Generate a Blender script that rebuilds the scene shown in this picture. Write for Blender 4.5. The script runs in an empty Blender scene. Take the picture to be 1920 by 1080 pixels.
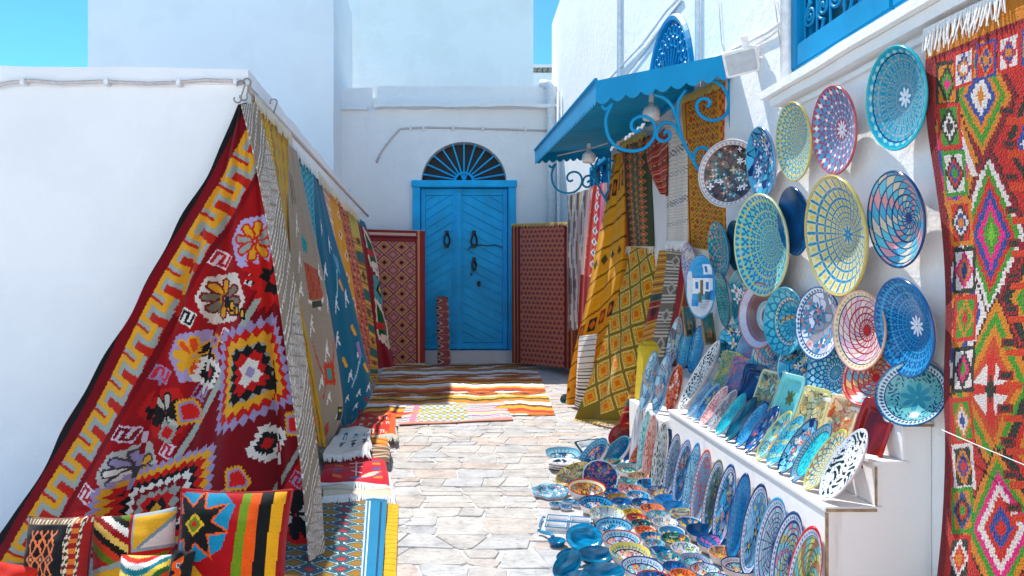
import bpy, bmesh, math, random
import numpy as np
from mathutils import Vector, Matrix, noise
from mathutils.geometry import tessellate_polygon

# ------------------------------------------------------------------ camera, sky, sun, exposure
SC = bpy.context.scene
COL = SC.collection
H, F, CU, CV = 1.25, 1350.0, 858.0, 522.0          # eye height, focal length in photo pixels, vanishing point
cam_d = bpy.data.cameras.new('camera'); cam = bpy.data.objects.new('camera', cam_d); COL.objects.link(cam)
cam.location = (0, 0, H); cam.rotation_euler = (math.radians(90), 0, 0)
cam_d.sensor_width = 36; cam_d.lens = 36 * F / 1920
cam_d.shift_x = (960 - CU) / 1920; cam_d.shift_y = -(540 - CV) / 1920
cam_d.clip_start = 0.05; cam_d.clip_end = 500
SC.camera = cam
SUN_DIR = Vector((0.30, -0.62, -1.0)).normalized()  # the way the light travels
world = bpy.data.worlds.new('World'); SC.world = world; world.use_nodes = True
wn = world.node_tree.nodes; wl = world.node_tree.links
bg = wn['Background']; sky = wn.new('ShaderNodeTexSky'); sky.sky_type = 'NISHITA'; sky.sun_disc = False
sky.sun_elevation = math.asin(-SUN_DIR.z); sky.sun_rotation = math.atan2(-SUN_DIR.x, -SUN_DIR.y)
sky.air_density = 1.0; sky.dust_density = 0.0; sky.ozone_density = 2.5; sky.altitude = 1500
tint = wn.new('ShaderNodeMix'); tint.data_type = 'RGBA'; tint.blend_type = 'MULTIPLY'; tint.inputs[0].default_value = 1
tint.inputs[7].default_value = (0.37, 0.80, 0.90, 1)
wl.new(sky.outputs[0], tint.inputs[6]); wl.new(tint.outputs[2], bg.inputs[0]); bg.inputs[1].default_value = 0.15
sun_d = bpy.data.lights.new('sun', 'SUN'); sun_d.energy = 3.8; sun_d.angle = math.radians(0.5); sun_d.color = (1, 0.96, 0.91)
sun = bpy.data.objects.new('sun', sun_d); COL.objects.link(sun); sun.location = (-5, 12, 18)
sun.rotation_euler = SUN_DIR.to_track_quat('-Z', 'Y').to_euler()
SC.view_settings.view_transform = 'Standard'; SC.view_settings.look = 'None'
SC.view_settings.gamma = 1; SC.view_settings.use_curve_mapping = False
SC.view_settings.exposure = 0.74
SC.render.engine = 'CYCLES'
SC.cycles.max_bounces = 8; SC.cycles.diffuse_bounces = 7; SC.cycles.use_denoising = True

rng = np.random.default_rng(7); rnd = random.Random(11)

# ------------------------------------------------------------------ where a point of the photograph stands in the place
def gz(y): return 0.06 - 0.0176 * y                 # the alley floor falls gently away from the viewer
def PY(u, v, y): return Vector(((u - CU) / F * y, y, H - (v - CV) / F * y))
def PX(u, v, x):
    y = F * x / (u - CU); return Vector((x, y, H - (v - CV) / F * y))
def PG(u, v, h=0.0):
    y = (H - 0.06 - h) / ((v - CV) / F - 0.0176); return Vector(((u - CU) / F * y, y, gz(y) + h))
def lin(c):
    c = np.asarray(c, float) / 255.0
    return np.where(c <= 0.04045, c / 12.92, ((c + 0.055) / 1.055) ** 2.4)

# ------------------------------------------------------------------ objects
def link(name, mesh, parent=None, mat=None):
    o = bpy.data.objects.new(name, mesh); COL.objects.link(o)
    if mat is not None and mesh is not None and not mesh.materials: mesh.materials.append(mat)
    if parent is not None: o.parent = parent
    return o
def tag(o, label=None, cat=None, group=None, kind=None):
    if label: o['label'] = label
    if cat: o['category'] = cat
    if group: o['group'] = group
    if kind: o['kind'] = kind
    return o
def empty(name, label, cat, group=None):
    o = bpy.data.objects.new(name, None); COL.objects.link(o); o.empty_display_size = 0.1
    return tag(o, label, cat, group)
def mesh_np(name, V, faces, smooth=False, cols=None, uv=None):
    """V (n,3); faces: list of index arrays (m,k); cols: list of (m,3) linear colours, one for each face array"""
    me = bpy.data.meshes.new(name); V = np.asarray(V, np.float32)
    me.vertices.add(len(V)); me.vertices.foreach_set('co', V.ravel())
    loops = np.concatenate([np.asarray(f, np.int32).ravel() for f in faces])
    sizes = np.concatenate([np.full(len(f), np.asarray(f).shape[1], np.int32) for f in faces])
    starts = np.concatenate([[0], np.cumsum(sizes)[:-1]]).astype(np.int32)
    me.loops.add(len(loops)); me.loops.foreach_set('vertex_index', loops)
    me.polygons.add(len(sizes)); me.polygons.foreach_set('loop_start', starts)
    if smooth: me.polygons.foreach_set('use_smooth', np.ones(len(sizes), bool))
    if cols is not None:
        at = me.attributes.new('Col', 'FLOAT_COLOR', 'FACE')
        c = np.concatenate(cols); c4 = np.ones((len(c), 4), np.float32); c4[:, :3] = c
        at.data.foreach_set('color', c4.ravel())
    if uv is not None:
        l = me.uv_layers.new(name='UVMap'); l.data.foreach_set('uv', np.asarray(uv, np.float32)[loops].ravel())
    me.update(calc_edges=True); me.validate()
    return me
def join(parts):
    """parts: list of (V, faces) with faces lists of tuples -> mesh data tuple"""
    V, Fs, n = [], [], 0
    for v, f in parts:
        V += [tuple(p) for p in v]; Fs += [tuple(i + n for i in q) for q in f]; n += len(v)
    return V, Fs
def mesh_py(name, V, Fs, smooth=False):
    me = bpy.data.meshes.new(name); me.from_pydata([tuple(v) for v in V], [], Fs); me.update()
    if smooth:
        for p in me.polygons: p.use_smooth = True
    return me
BOXF = [(0,3,2,1),(4,5,6,7),(0,1,5,4),(1,2,6,5),(2,3,7,6),(3,0,4,7)]
def box(x0, x1, y0, y1, z0, z1):
    return [(x0,y0,z0),(x1,y0,z0),(x1,y1,z0),(x0,y1,z0),(x0,y0,z1),(x1,y0,z1),(x1,y1,z1),(x0,y1,z1)], BOXF
def bevel_mesh(me, w=0.006, seg=2):
    bm = bmesh.new(); bm.from_mesh(me); bmesh.ops.recalc_face_normals(bm, faces=bm.faces[:])
    bmesh.ops.bevel(bm, geom=bm.edges[:], offset=w, segments=seg, affect='EDGES', clamp_overlap=True)
    bm.to_mesh(me); bm.free(); return me
def bevel_box(name, b, mat, parent=None, w=0.006):
    return link(name, bevel_mesh(mesh_py(name, *box(*b)), w), parent, mat)
def rough_box(name, b, seg, amp, mat, parent=None, freq=2.5, skip=()):
    """a hand-plastered block: its faces cut into a lattice and pushed about a little"""
    x0, x1, y0, y1, z0, z1 = b
    n = [max(1, int(round((h - l) / seg))) for l, h in ((x0, x1), (y0, y1), (z0, z1))]
    idx, V, Fs = {}, [], []
    def vid(i, j, k):
        if (i, j, k) not in idx:
            p = Vector((x0 + (x1 - x0) * i / n[0], y0 + (y1 - y0) * j / n[1], z0 + (z1 - z0) * k / n[2]))
            d = noise.noise_vector(p * freq) * amp + noise.noise_vector(p * freq * 4.1 + Vector((9, 3, 1))) * amp * 0.4
            idx[(i, j, k)] = len(V); V.append(p + d)
        return idx[(i, j, k)]
    for i in range(n[0]):
        for j in range(n[1]):
            for k, fl in ((0, 1), (n[2], 0)):
                q = [vid(i,j,k), vid(i+1,j,k), vid(i+1,j+1,k), vid(i,j+1,k)]; Fs.append(q[::-1] if fl else q)
    for i in range(n[0]):
        for k in range(n[2]):
            for j, fl in ((0, 0), (n[1], 1)):
                q = [vid(i,j,k), vid(i+1,j,k), vid(i+1,j,k+1), vid(i,j,k+1)]; Fs.append(q[::-1] if fl else q)
    for j in range(n[1]):
        for k in range(n[2]):
            for i, fl in ((0, 1), (n[0], 0)):
                q = [vid(i,j,k), vid(i,j+1,k), vid(i,j+1,k+1), vid(i,j,k+1)]; Fs.append(q[::-1] if fl else q)
    return link(name, mesh_py(name, V, Fs, smooth=False), parent, mat)
def tube_data(pts, r, n=8, caps=True):
    pts = [Vector(p) for p in pts]; V, Fs = [], []
    rs = r if isinstance(r, (list, tuple)) else [r] * len(pts)
    prev = None
    for i, p in enumerate(pts):
        d = (pts[min(i + 1, len(pts) - 1)] - pts[max(i - 1, 0)])
        if d.length < 1e-9: d = Vector((0, 0, 1))
        d.normalize()
        if prev is None:
            prev = d.orthogonal().normalized()
        prev = (prev - d * prev.dot(d))
        prev = prev.normalized() if prev.length > 1e-6 else d.orthogonal().normalized()
        b = d.cross(prev)
        for k in range(n):
            a = 2 * math.pi * k / n
            V.append(p + (prev * math.cos(a) + b * math.sin(a)) * rs[i])
    for i in range(len(pts) - 1):
        for k in range(n):
            Fs.append((i*n+k, i*n+(k+1) % n, (i+1)*n+(k+1) % n, (i+1)*n+k))
    if caps:
        Fs.append(tuple(range(n))[::-1]); Fs.append(tuple(range((len(pts)-1)*n, len(pts)*n)))
    return V, Fs
def tube(name, pts, r, mat, parent=None, n=8):
    return link(name, mesh_py(name, *tube_data(pts, r, n), smooth=True), parent, mat)
def lathe_data(prof, n=24):
    V, Fs = [], []
    for r, z in prof:
        for k in range(n): V.append((r*math.cos(2*math.pi*k/n), r*math.sin(2*math.pi*k/n), z))
    for i in range(len(prof)-1):
        for k in range(n): Fs.append((i*n+k, i*n+(k+1) % n, (i+1)*n+(k+1) % n, (i+1)*n+k))
    return V, Fs
def wall_panel(name, O, U, W, N, outer, holes, depth, mat, parent=None):
    """a wall plane with real openings: outer and holes are 2-D loops in the U/W axes, reveals go depth back along -N"""
    O, U, W, N = Vector(O), Vector(U), Vector(W), Vector(N)
    loops = [outer] + holes; flat = [p for l in loops for p in l]
    tris = tessellate_polygon([[Vector((p[0], p[1], 0)) for p in l] for l in loops])
    V = [O + U*p[0] + W*p[1] for p in flat]; Fs = []
    for t in tris:
        a, b, c = (V[i] for i in t)
        Fs.append(tuple(t) if (b-a).cross(c-a).dot(N) > 0 else tuple(t)[::-1])
    n0 = len(V); V += [p - N*depth for p in V]
    k = 0
    for l in loops:
        for i in range(len(l)):
            a, b = k + i, k + (i+1) % len(l); Fs.append((a, b, b+n0, a+n0))
        k += len(l)
    bm = bmesh.new(); me = mesh_py(name, V, Fs); bm.from_mesh(me); bm.to_mesh(me); bm.free()
    return link(name, me, parent, mat)

# ------------------------------------------------------------------ materials
def new_mat(name):
    m = bpy.data.materials.new(name); m.use_nodes = True
    return m, m.node_tree.nodes, m.node_tree.links, m.node_tree.nodes['Principled BSDF']
def ramp(N, stops):
    r = N.new('ShaderNodeValToRGB'); e = r.color_ramp.elements
    while len(e) < len(stops): e.new(0.5)
    for k, (p, c) in enumerate(stops): e[k].position = p; e[k].color = (*c, 1)
    return r
def coords(N, L, kind='Object', scale=(1, 1, 1)):
    if kind == 'Position': g = N.new('ShaderNodeNewGeometry').outputs['Position']
    else: g = N.new('ShaderNodeTexCoord').outputs[kind]
    m = N.new('ShaderNodeMapping'); m.inputs['Scale'].default_value = scale; L.new(g, m.inputs[0]); return m.outputs[0]
def noise_n(N, L, co, scale, detail=4, rough=0.55):
    n = N.new('ShaderNodeTexNoise'); n.inputs['Scale'].default_value = scale; n.inputs['Detail'].default_value = detail
    n.inputs['Roughness'].default_value = rough; L.new(co, n.inputs['Vector']); return n
def add_bump(N, L, b, h, strength, dist):
    bp = N.new('ShaderNodeBump'); bp.inputs['Strength'].default_value = strength; bp.inputs['Distance'].default_value = dist
    L.new(h, bp.inputs['Height']); L.new(bp.outputs[0], b.inputs['Normal']); return bp
def plaster(name, base, dirt=(0.62, 0.58, 0.52), amount=0.35, bump=0.5):
    m, N, L, b = new_mat(name); co = coords(N, L, 'Position')
    n1 = noise_n(N, L, co, 1.3, 6); n2 = noise_n(N, L, co, 9, 6, 0.65); n3 = noise_n(N, L, co, 60, 3)
    r1 = ramp(N, [(0.30, tuple(c*0.94 for c in base)), (0.5, tuple(c*0.98 for c in base)), (0.53, base), (0.66, base)]); L.new(n1.outputs[0], r1.inputs[0])
    st = coords(N, L, 'Position', (3.5, 3.5, 0.35)); n4 = noise_n(N, L, st, 2.2, 7, 0.7)
    r2 = ramp(N, [(0.60, (0, 0, 0)), (0.80, (1, 1, 1))]); L.new(n4.outputs[0], r2.inputs[0])
    mu = N.new('ShaderNodeMath'); mu.operation = 'MULTIPLY'; mu.inputs[1].default_value = amount; L.new(r2.outputs[0], mu.inputs[0])
    mx = N.new('ShaderNodeMix'); mx.data_type = 'RGBA'; mx.inputs[7].default_value = (*dirt, 1)
    L.new(mu.outputs[0], mx.inputs[0]); L.new(r1.outputs[0], mx.inputs[6]); L.new(mx.outputs[2], b.inputs['Base Color'])
    b.inputs['Roughness'].default_value = 0.9
    a = N.new('ShaderNodeMath'); a.operation = 'MULTIPLY_ADD'; a.inputs[1].default_value = 0.25
    L.new(n3.outputs[0], a.inputs[0]); L.new(n2.outputs[0], a.inputs[2])
    add_bump(N, L, b, a.outputs[0], bump, 0.02); return m
def paint(name, base, rough=0.42, chip=None, amount=0.5, bump=0.25):
    m, N, L, b = new_mat(name); co = coords(N, L, 'Position')
    n1 = noise_n(N, L, co, 3, 5); r1 = ramp(N, [(0.3, tuple(c*0.80 for c in base)), (0.7, tuple(min(1, c*1.10) for c in base))])
    L.new(n1.outputs[0], r1.inputs[0]); out = r1.outputs[0]
    if chip:
        n2 = noise_n(N, L, co, 28, 7, 0.72); r2 = ramp(N, [(0.66, (0, 0, 0)), (0.70, (1, 1, 1))]); L.new(n2.outputs[0], r2.inputs[0])
        mu = N.new('ShaderNodeMath'); mu.operation = 'MULTIPLY'; mu.inputs[1].default_value = amount; L.new(r2.outputs[0], mu.inputs[0])
        mx = N.new('ShaderNodeMix'); mx.data_type = 'RGBA'; mx.inputs[7].default_value = (*chip, 1)
        L.new(mu.outputs[0], mx.inputs[0]); L.new(out, mx.inputs[6]); out = mx.outputs[2]
    L.new(out, b.inputs['Base Color']); b.inputs['Roughness'].default_value = rough; b.inputs['Specular IOR Level'].default_value = 0.22
    n3 = noise_n(N, L, co, 40, 4); add_bump(N, L, b, n3.outputs[0], bump, 0.004); return m
def fabric(name, pile=0.002, streak=0.22, shag=False):
    m, N, L, b = new_mat(name)
    at = N.new('ShaderNodeAttribute'); at.attribute_name = 'Col'
    co = coords(N, L, 'UV', (5, 130, 1)); n1 = noise_n(N, L, co, 1.0, 5, 0.7)
    co2 = coords(N, L, 'UV', (260, 260, 1) if not shag else (170, 170, 1)); n2 = noise_n(N, L, co2, 1.0, 2)
    ma = N.new('ShaderNodeMath'); ma.operation = 'MULTIPLY_ADD'; ma.inputs[1].default_value = streak * 2; ma.inputs[2].default_value = 1 - streak
    L.new(n1.outputs[0], ma.inputs[0])
    mb = N.new('ShaderNodeMath'); mb.operation = 'MULTIPLY_ADD'; mb.inputs[1].default_value = 0.5 if not shag else 0.9; mb.inputs[2].default_value = 0.75 if not shag else 0.55
    L.new(n2.outputs[0], mb.inputs[0])
    mc = N.new('ShaderNodeMath'); mc.operation = 'MULTIPLY'; L.new(ma.outputs[0], mc.inputs[0]); L.new(mb.outputs[0], mc.inputs[1])
    mx = N.new('ShaderNodeMix'); mx.data_type = 'RGBA'; mx.blend_type = 'MULTIPLY'; mx.inputs[0].default_value = 1
    L.new(at.outputs['Color'], mx.inputs[6]); L.new(mc.outputs[0], mx.inputs[7]); L.new(mx.outputs[2], b.inputs['Base Color'])
    b.inputs['Roughness'].default_value = 0.95; b.inputs['Sheen Weight'].default_value = 0.12; b.inputs['Specular IOR Level'].default_value = 0.15
    add_bump(N, L, b, n2.outputs[0], 0.7, pile); return m
def glaze(name):
    m, N, L, b = new_mat(name)
    at = N.new('ShaderNodeAttribute'); at.attribute_name = 'Col'
    co = coords(N, L, 'Object'); n1 = noise_n(N, L, co, 45, 3)
    ma = N.new('ShaderNodeMath'); ma.operation = 'MULTIPLY_ADD'; ma.inputs[1].default_value = 0.36; ma.inputs[2].default_value = 0.82
    L.new(n1.outputs[0], ma.inputs[0])
    mx = N.new('ShaderNodeMix'); mx.data_type = 'RGBA'; mx.blend_type = 'MULTIPLY'; mx.inputs[0].default_value = 1
    L.new(at.outputs['Color'], mx.inputs[6]); L.new(ma.outputs[0], mx.inputs[7]); L.new(mx.outputs[2], b.inputs['Base Color'])
    n2 = noise_n(N, L, co, 14, 2); b.inputs['Roughness'].default_value = 0.16
    add_bump(N, L, b, n2.outputs[0], 0.25, 0.003); return m
def plain(name, base, rough=0.6, metal=0.0, var=0.12, scale=30, bump=0.2):
    m, N, L, b = new_mat(name); co = coords(N, L, 'Position'); n1 = noise_n(N, L, co, scale, 4)
    r1 = ramp(N, [(0.3, tuple(c*(1-var) for c in base)), (0.7, tuple(min(1, c*(1+var)) for c in base))])
    L.new(n1.outputs[0], r1.inputs[0]); L.new(r1.outputs[0], b.inputs['Base Color'])
    b.inputs['Roughness'].default_value = rough; b.inputs['Metallic'].default_value = metal
    add_bump(N, L, b, n1.outputs[0], bump, 0.003); return m
def stone_mat():
    m, N, L, b = new_mat('limestone_paving'); co = coords(N, L, 'Position')
    at = N.new('ShaderNodeAttribute'); at.attribute_name = 'Col'
    n1 = noise_n(N, L, co, 7, 8, 0.68); n2 = noise_n(N, L, coords(N, L, 'Position', (1, 2.6, 1)), 26, 6, 0.7)
    r1 = ramp(N, [(0.28, (0.62, 0.61, 0.60)), (0.50, (0.95, 0.95, 0.95)), (0.72, (1.18, 1.16, 1.12))]); L.new(n1.outputs[0], r1.inputs[0])
    mx = N.new('ShaderNodeMix'); mx.data_type = 'RGBA'; mx.blend_type = 'MULTIPLY'; mx.inputs[0].default_value = 1
    L.new(at.outputs['Color'], mx.inputs[6]); L.new(r1.outputs[0], mx.inputs[7])
    r2 = ramp(N, [(0.36, (0.34, 0.31, 0.28)), (0.44, (1, 1, 1))]); L.new(n2.outputs[0], r2.inputs[0])
    m2 = N.new('ShaderNodeMix'); m2.data_type = 'RGBA'; m2.blend_type = 'MULTIPLY'; m2.inputs[0].default_value = 0.55
    L.new(mx.outputs[2], m2.inputs[6]); L.new(r2.outputs[0], m2.inputs[7]); L.new(m2.outputs[2], b.inputs['Base Color'])
    b.inputs['Roughness'].default_value = 0.8
    a = N.new('ShaderNodeMath'); a.operation = 'ADD'; L.new(n1.outputs[0], a.inputs[0]); L.new(n2.outputs[0], a.inputs[1])
    add_bump(N, L, b, a.outputs[0], 0.8, 0.02); return m

M = dict(
    white=plaster('whitewash', (0.86, 0.86, 0.85)), white2=plaster('whitewash_smooth', (0.86, 0.86, 0.86), amount=0.12, bump=0.22),
    rough=plaster('whitewash_brushed', (0.85, 0.85, 0.84), dirt=(0.50, 0.44, 0.38), amount=0.28, bump=0.5),
    board=plaster('white_painted_board', (0.80, 0.79, 0.78), dirt=(0.42, 0.30, 0.20), amount=0.6, bump=0.15),
    blue=paint('blue_paint_shade_lifted', (0.002, 0.47, 0.88), chip=(0.10, 0.30, 0.45), amount=0.45), bluea=paint('blue_paint_sunlit', (0.002, 0.28, 0.55), chip=(0.06, 0.20, 0.32), amount=0.5),  # one paint twice: door copy lightened against its shade, sunlit copy deeper
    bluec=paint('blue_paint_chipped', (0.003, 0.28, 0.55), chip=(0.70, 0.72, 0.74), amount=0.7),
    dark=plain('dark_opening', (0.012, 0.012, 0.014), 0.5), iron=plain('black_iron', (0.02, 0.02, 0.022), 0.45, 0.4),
    glass=plain('dim_window_glass', (0.02, 0.15, 0.21), 0.2, var=0.3, scale=6),
    rug=fabric('woven_wool'), shag=fabric('shaggy_wool', 0.012, 0.12, True), cush=fabric('cushion_kilim', 0.002, 0.15), glaze=glaze('glazed_ceramic'),
    stone=stone_mat(), mortar=plain('lime_mortar', (0.64, 0.62, 0.60), 0.95, var=0.25, scale=18, bump=0.8),
    fringe=plain('undyed_wool', (0.74, 0.68, 0.56), 0.95, scale=90), fringew=plain('white_wool', (0.80, 0.80, 0.78), 0.95, scale=90),
    fringey=plain('ochre_wool', (0.62, 0.45, 0.14), 0.95, scale=90),
    pipe=plain('painted_pipe', (0.78, 0.78, 0.78), 0.5), pinkcab=plain('faded_cable', (0.58, 0.50, 0.47), 0.7),
    steel=plain('dull_steel', (0.30, 0.27, 0.25), 0.5, 0.6), lampw=plain('milky_plastic', (0.80, 0.78, 0.76), 0.35),
    lens=plain('floodlight_lens', (0.45, 0.47, 0.50), 0.15), grey=plain('grey_stone', (0.30, 0.27, 0.23), 0.9), step=plaster('step_whitewash', (0.70, 0.68, 0.68), amount=0.6),
    raw=plain('worn_wood_edge', (0.30, 0.20, 0.11), 0.8, var=0.4), yellow=plain('yellow_card', (0.72, 0.52, 0.03), 0.6))

# ------------------------------------------------------------------ the ground and its paving
WX = 1.65                                            # the shop wall stands along x = WX
BY = 12.0                                            # the house with the blue door closes the alley at y = BY
gm = bpy.data.meshes.new('ground')
gv = [(-60, -20, gz(-20)-0.0045), (60, -20, gz(-20)-0.0045), (60, 90, gz(90)-0.0045), (-60, 90, gz(90)-0.0045)]
gm.from_pydata(gv, [], [(0, 1, 2, 3)]); gm.update()
ground = tag(link('ground', gm, None, M['mortar']), kind='structure')
def paving():
    cols = lin([(212, 206, 198), (211, 200, 190), (207, 204, 200), (202, 196, 189), (216, 210, 203), (203, 202, 201), (212, 196, 184)])
    stones, y = [], 1.2
    edge = lambda k, x: 0.07 * noise.noise(Vector((x * 2.3, k * 3.1, 0.5)))
    k = 0
    while y < 12.1:
        d = rnd.uniform(0.12, 0.24); x = -2.6 + rnd.uniform(-0.3, 0)
        while x < 1.75:
            w = rnd.uniform(0.12, 0.31)
            if rnd.random() < 0.3 and d > 0.2: subs = [(y, y + d*0.48), (y + d*0.5, y + d)]
            else: subs = [(y, y + d)]
            for (ya, yb) in subs:
                g = 0.002
                bl = edge(k, x) if ya == y else 0; br = edge(k, x+w) if ya == y else 0
                tl = edge(k+1, x) if yb == y + d else 0; tr = edge(k+1, x+w) if yb == y + d else 0
                s1 = 0.09 * noise.noise(Vector((x*5, y*5, 2))); s2 = 0.09 * noise.noise(Vector(((x+w)*5, y*5, 2)))
                q = [(x+g+s1, ya+g+bl), (x+w-g+s2, ya+g+br), (x+w-g-s2, yb-g+tr), (x+g-s1, yb-g+tl)]
                stones.append((q, rnd.choice(range(len(cols))), rnd.uniform(0, 0.004)))
            x += w
        y += d; k += 1
    data = []
    for q, c, dz in stones:
        pts = []
        for i in range(4):                            # worn corners: each corner becomes two points
            p, a, b = Vector(q[i]), Vector(q[i-1]), Vector(q[(i+1) % 4]); r = rnd.uniform(0.006, 0.030)
            jt = lambda: Vector((rnd.uniform(-0.006, 0.006), rnd.uniform(-0.005, 0.005))); pts.append(p + (a-p).normalized()*r + jt()); pts.append(p + (b-p).normalized()*r*rnd.uniform(0.5, 1.5) + jt())
        cx = sum(p.x for p in pts)/8; cy = sum(p.y for p in pts)/8
        sx = rnd.uniform(-0.015, 0.015); V = []
        for z, f in ((-0.03, 1.0), (-0.006, 1.0), (0.0, 0.965)):
            for p in pts:
                X = cx + (p.x-cx)*f; Y = cy + (p.y-cy)*f; V.append((X, Y, gz(Y) + z + dz + sx*(X-cx)))
        Fs = [(r*8+i, r*8+(i+1) % 8, (r+1)*8+(i+1) % 8, (r+1)*8+i) for r in (0, 1) for i in range(8)] + [tuple(range(16, 24))]
        u = CU + F*cx/cy; v = CV + F*(H-gz(cy))/cy
        seen = -0.75 < cx < 1.05 and 640 < u < 1140 and v < 1130
        data.append((seen, cy, V, Fs, cols[c] * rnd.uniform(0.88, 1.0)))
    data.sort(key=lambda t: (not t[0], t[1])); rest = []
    for n, (seen, cy, V, Fs, c) in enumerate(data):
        if n < 300 and seen:
            me = mesh_py('paving_stone', V, Fs); at = me.attributes.new('Col', 'FLOAT_COLOR', 'FACE')
            at.data.foreach_set('color', np.tile(np.append(c, 1), len(Fs)).astype(np.float32)); link('paving_stone', me, ground, M['stone'])
        else: rest.append((V, Fs, c))
    V, Fs = join([(v, f) for v, f, c in rest]); me = mesh_py('outer_paving', V, Fs)
    at = me.attributes.new('Col', 'FLOAT_COLOR', 'FACE')
    at.data.foreach_set('color', np.concatenate([np.tile(np.append(c, 1), len(f)) for v, f, c in rest]).astype(np.float32))
    tag(link('outer_paving', me, ground, M['stone']), kind='stuff')
paving()

# ------------------------------------------------------------------ low shop house whose corner carries the hanging rugs
LX = -1.32
low = empty('low_shop_house', 'low whitewashed shop house whose corner carries the row of hanging rugs', 'house'); low.location = (LX, 4.5, 0)
def under(o, root):
    o.parent = root; o.matrix_parent_inverse = Matrix.Translation(-Vector(root.location)); return o
under(rough_box('wall', (-7, LX, 4.5, 10.6, -0.4, 2.46), 0.22, 0.006, M['white2']), low)
under(rough_box('coping', (-7.02, LX+0.012, 4.485, 10.62, 2.46, 2.555), 0.13, 0.012, M['white2']), low)
cp = [PY(u, v, 4.465) for u, v in [(-160, 176), (-60, 172), (0, 168), (30, 160), (70, 156), (120, 160), (200, 156), (280, 159), (335, 156), (385, 151), (430, 152), (452, 156)]]
pip = under(tube('cable', cp, 0.011, M['pinkcab']), low)
for u, v in [(54, 158), (205, 157), (337, 157), (442, 153)]:
    c = PY(u, v, 4.46); o = bevel_box('clip', (c.x-0.013, c.x+0.013, 4.44, 4.5, c.z-0.02, c.z+0.02), M['pipe'], None, 0.004); under(o, low)

bp_ = [(4.515, 1.45), (4.47, 1.05), (4.42, 0.80), (4.34, 0.58), (4.22, 0.38), (4.05, 0.22), (3.80, 0.09), (3.42, -0.03)]   # the wall spreads softly at its foot
bv = [(x, y, z) for y, z in bp_ for x in (-7, -5.2, -3.4, -1.40)] + [(x, 4.6, z) for z in (1.45, -0.1) for x in (-7, -1.40)]
bf = [(r*4+c, r*4+4+c, r*4+5+c, r*4+1+c) for r in range(7) for c in range(3)]
under(link('battered_base', mesh_py('battered_base', bv, bf, smooth=True), None, M['white2']), low)
low.rotation_euler = (0, 0, math.radians(2.7))
# tall plain house behind it
tall = empty('tall_plain_house', 'tall plain blue-white house wall rising behind the low shop', 'house'); tall.location = (-3.8, 12, 0)
under(rough_box('wall', (-5.75, -1.93, 11.2, 13.2, -0.4, 6.1), 0.5, 0.010, M['white2']), tall)
under(rough_box('rear_wall', (-14, -5.0, 13.0, 13.5, -0.4, PY(0, 126, 13).z), 0.5, 0.01, M['white2']), tall)

# white tower house behind the door
tw = empty('white_tower_house', 'tall white house block rising behind the parapet over the blue door', 'house'); tw.location = (0, 16, 0)
X0, X1 = PY(676, 0, 16).x, PY(1000, 0, 16).x
under(link('wall', mesh_py('wall', *join([([(X0,16,0),(X1,16,0),(X1,16,7.6),(X0,16,7.6),(X0,18,0),(X1,18,0),(X1,18,7.6),(X0,18,7.6)],
      [(0,1,2,3),(1,5,6,2),(3,2,6,7),(0,3,7,4),(4,7,6,5)])])), None, M['white']), tw)
under(rough_box('wing', (-3.6, X0+0.4, 17.2, 18.4, 0, 8.3), 0.5, 0.012, M['white']), tw)
far = empty('far_roof_house', 'distant white house with a dark roof edge seen through the gap beside the shop wall', 'house'); far.location = (2.7, 24, 0)
fz = PY(1020, 122, 24).z
under(rough_box('wall', (1.2, 4.5, 24, 26, 0, fz-0.25), 0.6, 0.01, M['white']), far)
under(bevel_box('cornice', (1.1, 4.6, 23.9, 26.1, fz-0.1, fz), M['white'], None, 0.01), far)
for k in range(8):
    under(bevel_box('roof_tile', (2.3+k*0.18, 2.44+k*0.18, 23.92, 24.0, fz-0.23, fz-0.105), M['grey'], None, 0.005), far)

# ------------------------------------------------------------------ house with the blue double door
hs = empty('blue_door_house', 'whitewashed house closing the alley with a blue double door under a fan-shaped light', 'house'); hs.location = (0.1, BY, 0)
S = F / BY
bx = lambda u: (u - CU) / S
bz = lambda v: H - (v - CV) / S
fanc, fanr, fanh = bx(870), 80/S, 75/S
door_x0, door_x1, door_z1 = bx(775), bx(966), bz(341)
hole = [(door_x0, -0.35), (door_x1, -0.35), (door_x1, door_z1)] + [(fanc + fanr*math.cos(a), door_z1 + fanh*math.sin(a)) for a in [math.pi*k/28 for k in range(29)]] + [(door_x0, door_z1)]
wl_ = wall_panel('wall', (0, BY, 0), (1, 0, 0), (0, 0, 1), (0, -1, 0), [(-2.6, -0.4), (1.7, -0.4), (1.7, bz(203)), (-2.6, bz(203))], [hole], 0.32, M['white'])
under(wl_, hs)
under(rough_box('parapet', (bx(706), 1.70, BY+0.02, BY+0.5, bz(203), bz(161)), 0.10, 0.018, M['white']), hs)
under(rough_box('parapet', (-2.6, bx(697), BY+0.03, BY+0.5, bz(206), bz(164)), 0.10, 0.018, M['white']), hs)
under(rough_box('parapet', (bx(697), bx(706), BY+0.06, BY+0.5, bz(206), bz(182)), 0.05, 0.010, M['white']), hs)
under(rough_box('ledge', (bx(704), 1.69, BY-0.20, BY+0.3, bz(205), bz(199)), 0.08, 0.022, M['rough']), hs)
under(rough_box('ledge', (-2.15, bx(690), BY-0.12, BY+0.3, bz(207), bz(203)), 0.08, 0.014, M['rough']), hs)
under(tube('conduit', [PY(u, v, BY-0.015) for u, v in [(706, 305), (712, 290), (722, 275), (735, 258), (750, 242), (800, 239), (860, 240), (930, 242), (1000, 244), (1042, 246)]], 0.018, M['pinkcab'], None, 6), hs)
for u in (770, 794, 850, 905, 985):
    under(bevel_box('clip', (bx(u)-0.02, bx(u)+0.02, BY-0.05, BY, bz(246), bz(236)), M['pipe'], None, 0.005), hs)
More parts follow.
